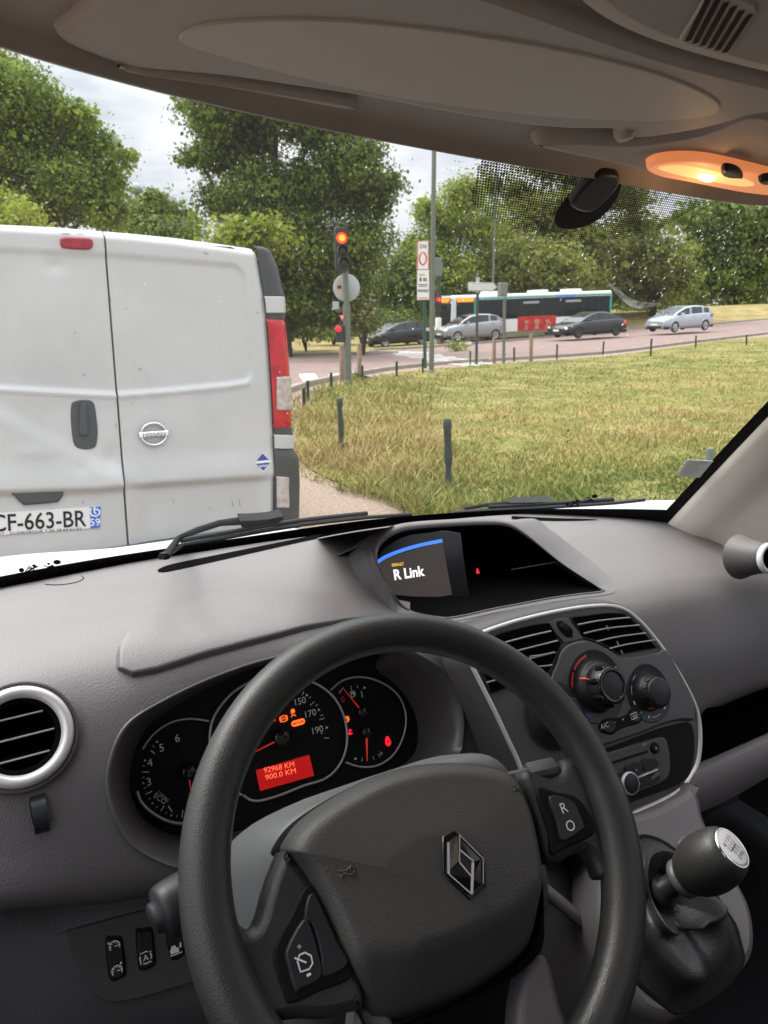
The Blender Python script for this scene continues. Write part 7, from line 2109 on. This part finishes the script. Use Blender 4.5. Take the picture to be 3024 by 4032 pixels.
def leaves(name, blobs, n, size, mats, parent, seed, wts=(.5, .25, .25), droop=.35):
    """leaf sprays (small bent quads) gathered in clumps on the shells of the given blobs"""
    g = np.random.default_rng(seed)
    B = np.array([[*b[:3], *b[3:6]] for b in blobs], float)
    area = (B[:, 3]*B[:, 4]*B[:, 5])**(2/3); pr_ = area/area.sum()
    nc = max(int(n/16), 1)
    bi = g.choice(len(B), nc, p=pr_)
    d = g.normal(size=(nc, 3)); d /= np.linalg.norm(d, axis=1)[:, None]
    rad = g.uniform(.30, 1.0, nc)**.55*(1+.055*g.normal(size=nc))
    inner = g.random(nc) < (.2 if n > 12000 else 0); rad[inner] = g.uniform(.1, .60, inner.sum())
    cc = B[bi, :3]+d*B[bi, 3:]*rad[:, None]
    k = 16; N = nc*k
    sc = np.repeat(g.uniform(.5, 1.25, nc), k)*size*1.8
    off = g.normal(size=(N, 3))*np.array([1, 1, .55])
    P0 = np.repeat(cc, k, 0)+off*sc[:, None]
    P0[:, 2] -= droop*size*np.abs(g.normal(size=N))
    nrm = np.repeat(d, k, 0)*.8+g.normal(size=(N, 3))*.65+np.array([0, 0, .45]); nrm /= np.linalg.norm(nrm, axis=1)[:, None]
    t = np.cross(nrm, g.normal(size=(N, 3))); t /= np.linalg.norm(t, axis=1)[:, None]; b = np.cross(nrm, t)
    s1 = (size*g.uniform(.55, 1.35, N)*np.where(np.repeat(inner, k), 2.3, 1.0))[:, None]; s2 = s1*g.uniform(.42, .8, N)[:, None]
    v0 = P0-t*s1*.5; v2 = P0+t*s1*.5-nrm*s1*.18; v1 = P0+b*s2*.5; v3 = P0-b*s2*.5
    verts = np.stack([v0, v1, v2, v3], 1).reshape(-1, 3)
    verts -= np.array(parent['_o'] if parent is not None else (0, 0, 0))
    me = bpy.data.meshes.new(name)
    me.vertices.add(N*4); me.vertices.foreach_set('co', verts.astype(np.float32).ravel())
    me.loops.add(N*4); me.loops.foreach_set('vertex_index', np.arange(N*4, dtype=np.int32))
    me.polygons.add(N); me.polygons.foreach_set('loop_start', np.arange(0, N*4, 4, dtype=np.int32)); me.polygons.foreach_set('loop_total', np.full(N, 4, dtype=np.int32))
    for m_ in mats: me.materials.append(m_)
    ci = g.choice(3, nc, p=wts); mi = np.repeat(ci, k)
    sw_ = g.random(N) < .25; mi[sw_] = g.choice(3, sw_.sum(), p=wts)
    me.polygons.foreach_set('material_index', mi.astype(np.int32)); me.polygons.foreach_set('use_smooth', np.zeros(N, dtype=bool))
    me.update(calc_edges=True)
    o_ = bpy.data.objects.new(name, me); C.objects.link(o_)
    if parent is not None: o_.parent = parent
    return o_
def tree(label, depth, foot, tr, blobs, n, size, kind, seed, group=None, wts=(.5, .25, .25), lean=0):
    """foot: column of the trunk; blobs: (column, row, half width, half height) of the crown's masses, in 1659-wide pixels"""
    u0 = (foot-829.5)*1.8228/FPX*depth
    q = at(u0, depth/math.cos(PITCH)*1.0, 0)
    def wb_(px_, py_, dd):
        r_ = ray(D(px_, py_)); k = dd/(r_.x*FH.x+r_.y*FH.y); return CAM+r_*k
    dv = depth
    base = at((foot-829.5)*1.8228/FPX*dv, dv, 0)
    o = root('tree', base, label, 'tree', group)
    g = random.Random(seed); B3 = []
    for (px_, py_, hw_, hh_) in blobs:
        c = wb_(px_, py_, dv+g.uniform(-.06, .06)*dv*.6)
        s = 1.8228*dv/FPX
        B3.append((c.x, c.y, c.z, hw_*s, hw_*s*g.uniform(.75, 1.0), hh_*s))
    m_ = MB()
    topz = max(b[2] for b in B3)
    trunk = [base-V((0, 0, .3)), base+V((0, 0, .6)), base+V((g.uniform(-.2, .2), 0, (topz-base.z)*.35)), base+V((g.uniform(-.4, .4), 0, (topz-base.z)*.75))]
    m_.tube(spline(trunk, 5, False), [tr*1.4-(tr*1.2)*i/15 for i in range(16)], 10)
    for b in B3:
        st = trunk[1].lerp(trunk[3], g.uniform(.2, .8)); en = V(b[:3])
        m_.tube(spline([st, st.lerp(en, .5)+V((g.uniform(-.3, .3), g.uniform(-.3, .3), .3)), en], 4, False), [tr*.45-tr*.36*i/8 for i in range(9)], 6)
        for j in range(3):
            e2 = en+V((g.uniform(-1, 1)*b[3], g.uniform(-1, 1)*b[4], g.uniform(-.6, 1)*b[5]))*.8
            m_.tube([en, en.lerp(e2, .5)+V((0, 0, .1)), e2], [tr*.14, tr*.1, tr*.04], 5)
    m_.build('trunk', M_bark, o)
    leaves('crown', B3, n, size, LEAF[kind], o, seed, wts)
    return o
TG = 'trees round the crossing'
tree('big bright green chestnut tree at the left, above the white van\'s roof', 27, 60, .35,
     [(30, 200, 80, 60), (105, 255, 65, 55), (185, 310, 55, 45), (60, 330, 100, 60), (165, 390, 75, 50), (235, 385, 40, 40), (90, 440, 110, 50), (-60, 250, 90, 110), (225, 450, 50, 45), (-20, 140, 55, 40), (165, 245, 32, 24), (-70, 420, 90, 80), (262, 330, 20, 28)], 62000, .13, 'chestnut', 1, TG)
tree('low yellow-green tree at the far left edge, just above the white van', 21, -10, .2, [(-10, 470, 75, 55), (45, 480, 45, 40), (-60, 440, 60, 60)], 5200, .15, 'lime', 2, TG, (.4, .5, .1))
tree('small round tree in the gap between the chestnut and the big dark tree', 48, 335, .22, [(330, 452, 50, 34), (290, 478, 45, 36), (390, 474, 45, 36), (350, 505, 90, 40), (335, 420, 22, 14)], 14000, .20, 'dark', 3, TG, (.45, .4, .15))
tree('huge dark green tree filling the middle, behind the red traffic light', 36, 615, .45,
     [(560, 190, 120, 70), (690, 260, 100, 65), (450, 250, 52, 46), (425, 335, 36, 26), (490, 335, 62, 50), (480, 430, 52, 50), (560, 420, 80, 75), (765, 345, 66, 55), (690, 400, 110, 75), (795, 430, 58, 50), (620, 520, 105, 70), (765, 520, 90, 60), (730, 595, 105, 50), (600, 110, 130, 50), (412, 225, 24, 22), (842, 395, 24, 30), (530, 295, 80, 65), (640, 640, 70, 48), (705, 668, 70, 36), (600, 690, 60, 36), (560, 600, 60, 60)], 90000, .18, 'dark', 4, TG, (.45, .33, .22))
tree('pale young tree before the big dark tree, above the panel van roof corner', 31, 520, .12, [(530, 500, 50, 30), (500, 520, 40, 30), (575, 510, 35, 30)], 2200, .26, 'lime', 5, TG, (.6, .25, .15))
tree('light green tree right of the tall lamp post', 56, 980, .25, [(960, 480, 60, 55), (940, 560, 60, 60), (1000, 420, 45, 45), (1040, 490, 50, 60), (920, 450, 30, 30), (985, 590, 60, 50), (900, 530, 30, 40)], 22000, .20, 'lime', 6, TG, (.55, .2, .25))
tree('tall layered tree behind the dotted shade band of the windscreen', 65, 1190, .35, [(1190, 350, 75, 30), (1130, 420, 70, 35), (1260, 400, 80, 40), (1190, 460, 110, 45), (1100, 500, 70, 45), (1240, 520, 120, 55), (1060, 400, 35, 40), (1300, 350, 70, 30), (1350, 420, 70, 45)], 17000, .30, 'oak', 7, TG, (.5, .3, .2))
tree('broad olive-green tree behind the middle of the bus', 59, 1190, .3, [(1120, 560, 75, 60), (1200, 580, 80, 60), (1060, 590, 55, 50), (1260, 600, 60, 45), (1150, 620, 100, 40)], 13000, .28, 'oak', 8, TG, (.55, .35, .1))
tree('full round olive tree behind the tail of the bus', 67, 1390, .35, [(1350, 530, 90, 55), (1430, 560, 65, 60), (1290, 560, 60, 60), (1400, 620, 85, 50), (1320, 610, 70, 55), (1475, 610, 28, 40), (1380, 490, 60, 35)], 17000, .32, 'oak', 9, TG, (.55, .38, .07))
tree('dark green tree at the right behind the silver hatchback', 98, 1560, .35, [(1560, 450, 80, 45), (1620, 510, 90, 60), (1520, 530, 70, 60), (1590, 590, 100, 60), (1500, 600, 50, 60), (1680, 470, 80, 60), (1700, 600, 80, 70), (1490, 470, 50, 35)], 17000, .48, 'dark', 10, TG, (.5, .3, .2))
tree('dark tree at the far right edge partly behind the right pillar', 100, 1790, .35, [(1790, 480, 90, 80), (1850, 560, 100, 90), (1740, 570, 60, 80)], 6500, .65, 'dark', 11, TG)
tree('dark tree filling the gap behind the zone sign', 58, 880, .3, [(880, 590, 60, 60), (840, 640, 60, 50), (930, 630, 60, 55), (990, 640, 60, 45)], 6500, .38, 'dark', 12, TG, (.4, .15, .45))
# flowering elder bush
def bush(label, px_, py_, hw_, hh_, depth, n, size, kind, seed, flowers=0, cat='bush'):
    r_ = ray(D(px_, py_)); c = CAM+r_*(depth/(r_.x*FH.x+r_.y*FH.y)); s = 1.8228*depth/FPX
    base = at(*uv(c.x, c.y))
    o = root('bush', base, label, cat)
    leaves('foliage', [(c.x, c.y, c.z, hw_*s, hw_*s, hh_*s), (c.x+hw_*s*.4, c.y, c.z-hh_*s*.5, hw_*s*.8, hw_*s*.8, hh_*s*.6), (c.x-hw_*s*.4, c.y, c.z-hh_*s*.6, hw_*s*.8, hw_*s*.8, hh_*s*.6)], n, size, LEAF[kind], o, seed)
    m_ = MB(); g = random.Random(seed)
    for k in range(6):
        m_.tube([base, base.lerp(c, .5)+V((g.uniform(-.3, .3), g.uniform(-.3, .3), 0)), c+V((g.uniform(-.6, .6)*hw_*s, 0, g.uniform(-.2, .7)*hh_*s))], [.05, .035, .015], 6)
    m_.build('stem', M_bark, o)
    if flowers:
        m_ = MB()
        for k in range(flowers):
            a, b_ = g.uniform(0, 6.28), g.uniform(-.2, 1.2)
            q = c-FH*hw_*s*g.uniform(.6, 1.0)*abs(math.cos(a*.3))+RGT*g.uniform(-.8, .8)*hw_*s+V((0, 0, g.uniform(-.7, .95)*hh_*s))
            rr = g.uniform(.07, .14)
            m_.add([q+RGT*math.cos(t)*rr+V((0, 0, 1))*math.sin(t)*rr*.45-FH*(.04*math.sin(3*t)) for t in np.linspace(0, 6.283, 8)[:-1]], [tuple(range(7))], 0, False)
        m_.build('blossom', M_flower, o)
    return o
bush('elder bush dotted with cream blossom behind the red traffic light', 785, 672, 30, 40, 37, 1800, .17, 'oak', 21, 55)
bush('low bright weed bush at the foot of the brown post by the red traffic light', 770, 812, 7, 8, 19, 260, .06, 'lime', 22)
bush('weedy bush growing on the traffic island in front of the grey crossover', 985, 742, 22, 14, 37.5, 500, .10, 'lime', 23)
bush('dark undergrowth bush at the left behind the far pavement', 660, 700, 55, 24, 42, 2200, .2, 'dark', 24)
bush('dark undergrowth bush behind the black hatchback', 850, 690, 60, 26, 54, 3000, .24, 'dark', 25)
bush('dark undergrowth bush behind the red traffic light, left of the elder', 720, 690, 45, 28, 50, 2600, .24, 'dark', 26)
bush('dark undergrowth bush between the bus and the silver hatchback', 1400, 645, 70, 22, 76, 3000, .26, 'dark', 27)
# the wood behind reads as one mass
g_ = np.random.default_rng(77); bl = []
for k in range(60):
    u = -48+150*k/59; v = 74+6*math.sin(k*1.7)+abs(u-10)*.12+38*sst((u-14)/14)
    p = at(u, v); hh_ = 4.2+1.3*math.sin(k*2.3)+.8*g_.random()
    bl.append((p.x, p.y, p.z+hh_*.75, 2.6, 2.6, hh_)); bl.append((p.x, p.y, p.z+1.4, 3.4, 2.2, 2.2))
wo = leaves('woodland', bl, 48000, .55, [LEAF['dark'][0], LEAF['dark'][2], LEAF['oak'][0]], None, 78, (.45, .35, .2)); tag(wo, kind='stuff')
mb = MB()
for k in range(40):
    u = -46+150*k/39; p = at(u, 78+40*sst((u-14)/14)); mb.tube([p, p+V((.3*math.sin(k), 0, 7))], [.3, .15], 6)
st = mb.build('woodland_stems', M_bark); tag(st, kind='stuff')

# ================================================================ grass
def in_poly(x, y, P2):
    r = np.zeros(len(x), bool); n = len(P2)
    for i in range(n):
        (ax, ay), (bx, by) = P2[i-1], P2[i]
        c = ((ay > y) != (by > y)) & (x < (bx-ax)*(y-ay)/((by-ay) if by != ay else 1e-9)+ax)
        r ^= c
    return r
M_gr = [pbr('grass_green', (0.135, 0.179, 0.031), .7, spec=.2), pbr('grass_yellow', (0.288, 0.270, 0.071), .75, spec=.2), pbr('grass_straw', (0.441, 0.342, 0.147), .8, spec=.2), pbr('grass_deep', (0.068, 0.108, 0.021), .7, spec=.2)]
def field(u, v, s, seed):
    r = np.random.default_rng(seed); o = np.zeros_like(u)
    for k in range(10):
        a = r.uniform(0, 6.28); f = s*r.uniform(.5, 2.2); o += np.sin(f*(u*np.cos(a)+v*np.sin(a))+r.uniform(0, 6.28)+1.2*np.sin(f*.6*(v*np.cos(a)-u*np.sin(a))))/(1+.3*k)
    return o/3.0
def blades(name, poly, n, vmin, vmax, umin, umax, hfun, seed, wfac=1.0, tall=None):
    g = np.random.default_rng(seed)
    P2 = [(p.x, p.y) for p in spline([V((*p, 0)) for p in poly], 4)]
    N = n*6
    q = g.random(N); v = 1/(1/vmin+q*(1/vmax-1/vmin)); u = g.uniform(umin, umax, N)*v
    m_ = in_poly(u, v, P2); u, v = u[m_][:n], v[m_][:n]; N = len(u)
    uu = np.clip(u, -25, 45)-9.8; uu = np.where(uu < -9.8, -9.8+(uu+9.8)*.35, uu); t = np.clip((v-13)/29, 0, 1); z = .043*uu*t*t*(3-2*t)+.015
    f1 = field(u, v, 1.1, 5); f2 = field(u, v, 4.0, 6)
    h = hfun(u, v, f1, f2)*g.uniform(.45, 1.35, N)
    f0 = field(u, v, .32, 9)
    dcol = g.normal(size=N)*.40+f0*.85+f1*.55+f2*.40+(.35 if name == 'long_grass' else 0)
    mi = np.digitize(dcol, [-1.25, -.08, .66]); mi = np.choose(mi, [3, 0, 1, 2])
    a = g.uniform(0, 6.28, N); wd = np.clip(.0035*wfac*(.6+v*.13), .003, .05)*g.uniform(.7, 1.4, N)
    lx, ly = g.normal(size=N)*.55*h, g.normal(size=N)*.55*h
    px_, py_ = np.cos(a)*wd, np.sin(a)*wd
    X = u*RGT.x+v*FH.x; Y = u*RGT.y+v*FH.y
    v0 = np.stack([X-px_, Y-py_, z], 1); v1 = np.stack([X+px_, Y+py_, z], 1)
    v2 = np.stack([X+px_*.7+lx*.35, Y+py_*.7+ly*.35, z+h*.6], 1); v3 = np.stack([X-px_*.7+lx*.35, Y-py_*.7+ly*.35, z+h*.6], 1); v4 = np.stack([X+lx, Y+ly, z+h], 1)
    verts = np.stack([v0, v1, v2, v3, v4], 1).reshape(-1, 3)
    b = np.arange(N)[:, None]*5
    loops = np.concatenate([b+np.array([0, 1, 2, 3]), b+np.array([3, 2, 4])], 1).ravel()
    me = bpy.data.meshes.new(name); me.vertices.add(N*5); me.vertices.foreach_set('co', verts.astype(np.float32).ravel())
    me.loops.add(N*7); me.loops.foreach_set('vertex_index', loops.astype(np.int32))
    ls = np.stack([np.arange(N)*7, np.arange(N)*7+4], 1).ravel(); lt = np.tile([4, 3], N)
    me.polygons.add(N*2); me.polygons.foreach_set('loop_start', ls.astype(np.int32)); me.polygons.foreach_set('loop_total', lt.astype(np.int32))
    for mm in M_gr: me.materials.append(mm)
    me.polygons.foreach_set('material_index', np.repeat(mi, 2).astype(np.int32)); me.update(calc_edges=True)
    o_ = bpy.data.objects.new(name, me); C.objects.link(o_); return tag(o_, kind='stuff')
LP = np.array(lawn_uv)
def edge_near(u, v):                             # long grass along the unmown rim beside the path
    d = np.full(len(u), 9.0)
    for (a, b_), (c, e) in zip(lawn_uv[:9], lawn_uv[1:10]):
        dx_, dy_ = c-a, e-b_; t = np.clip(((u-a)*dx_+(v-b_)*dy_)/(dx_*dx_+dy_*dy_), 0, 1)
        d = np.minimum(d, np.hypot(u-a-t*dx_, v-b_-t*dy_))
    return d
blades('lawn_grass', lawn_poly, 110000, 3.2, 46, -.22, .75, lambda u, v, f1, f2: np.clip(.045+.028*f2+.016*f1, .015, .11), 31, 1.0)
rim_poly = [(u-.10-.015*v, v-.06) for u, v in lawn_uv[:12]]+[(u+.9+.10*v, v+.35) for u, v in reversed(lawn_uv[:12])]
blades('long_grass', rim_poly, 15000, 3.4, 19, -.25, .3, lambda u, v, f1, f2: np.clip(.12+.12*f2, .015, .30), 32, 1.1)
vg = [(-30, 46), (-30, 75), (70, 95), (70, 62), (40, 52), (20, 47.5), (5, 45)]
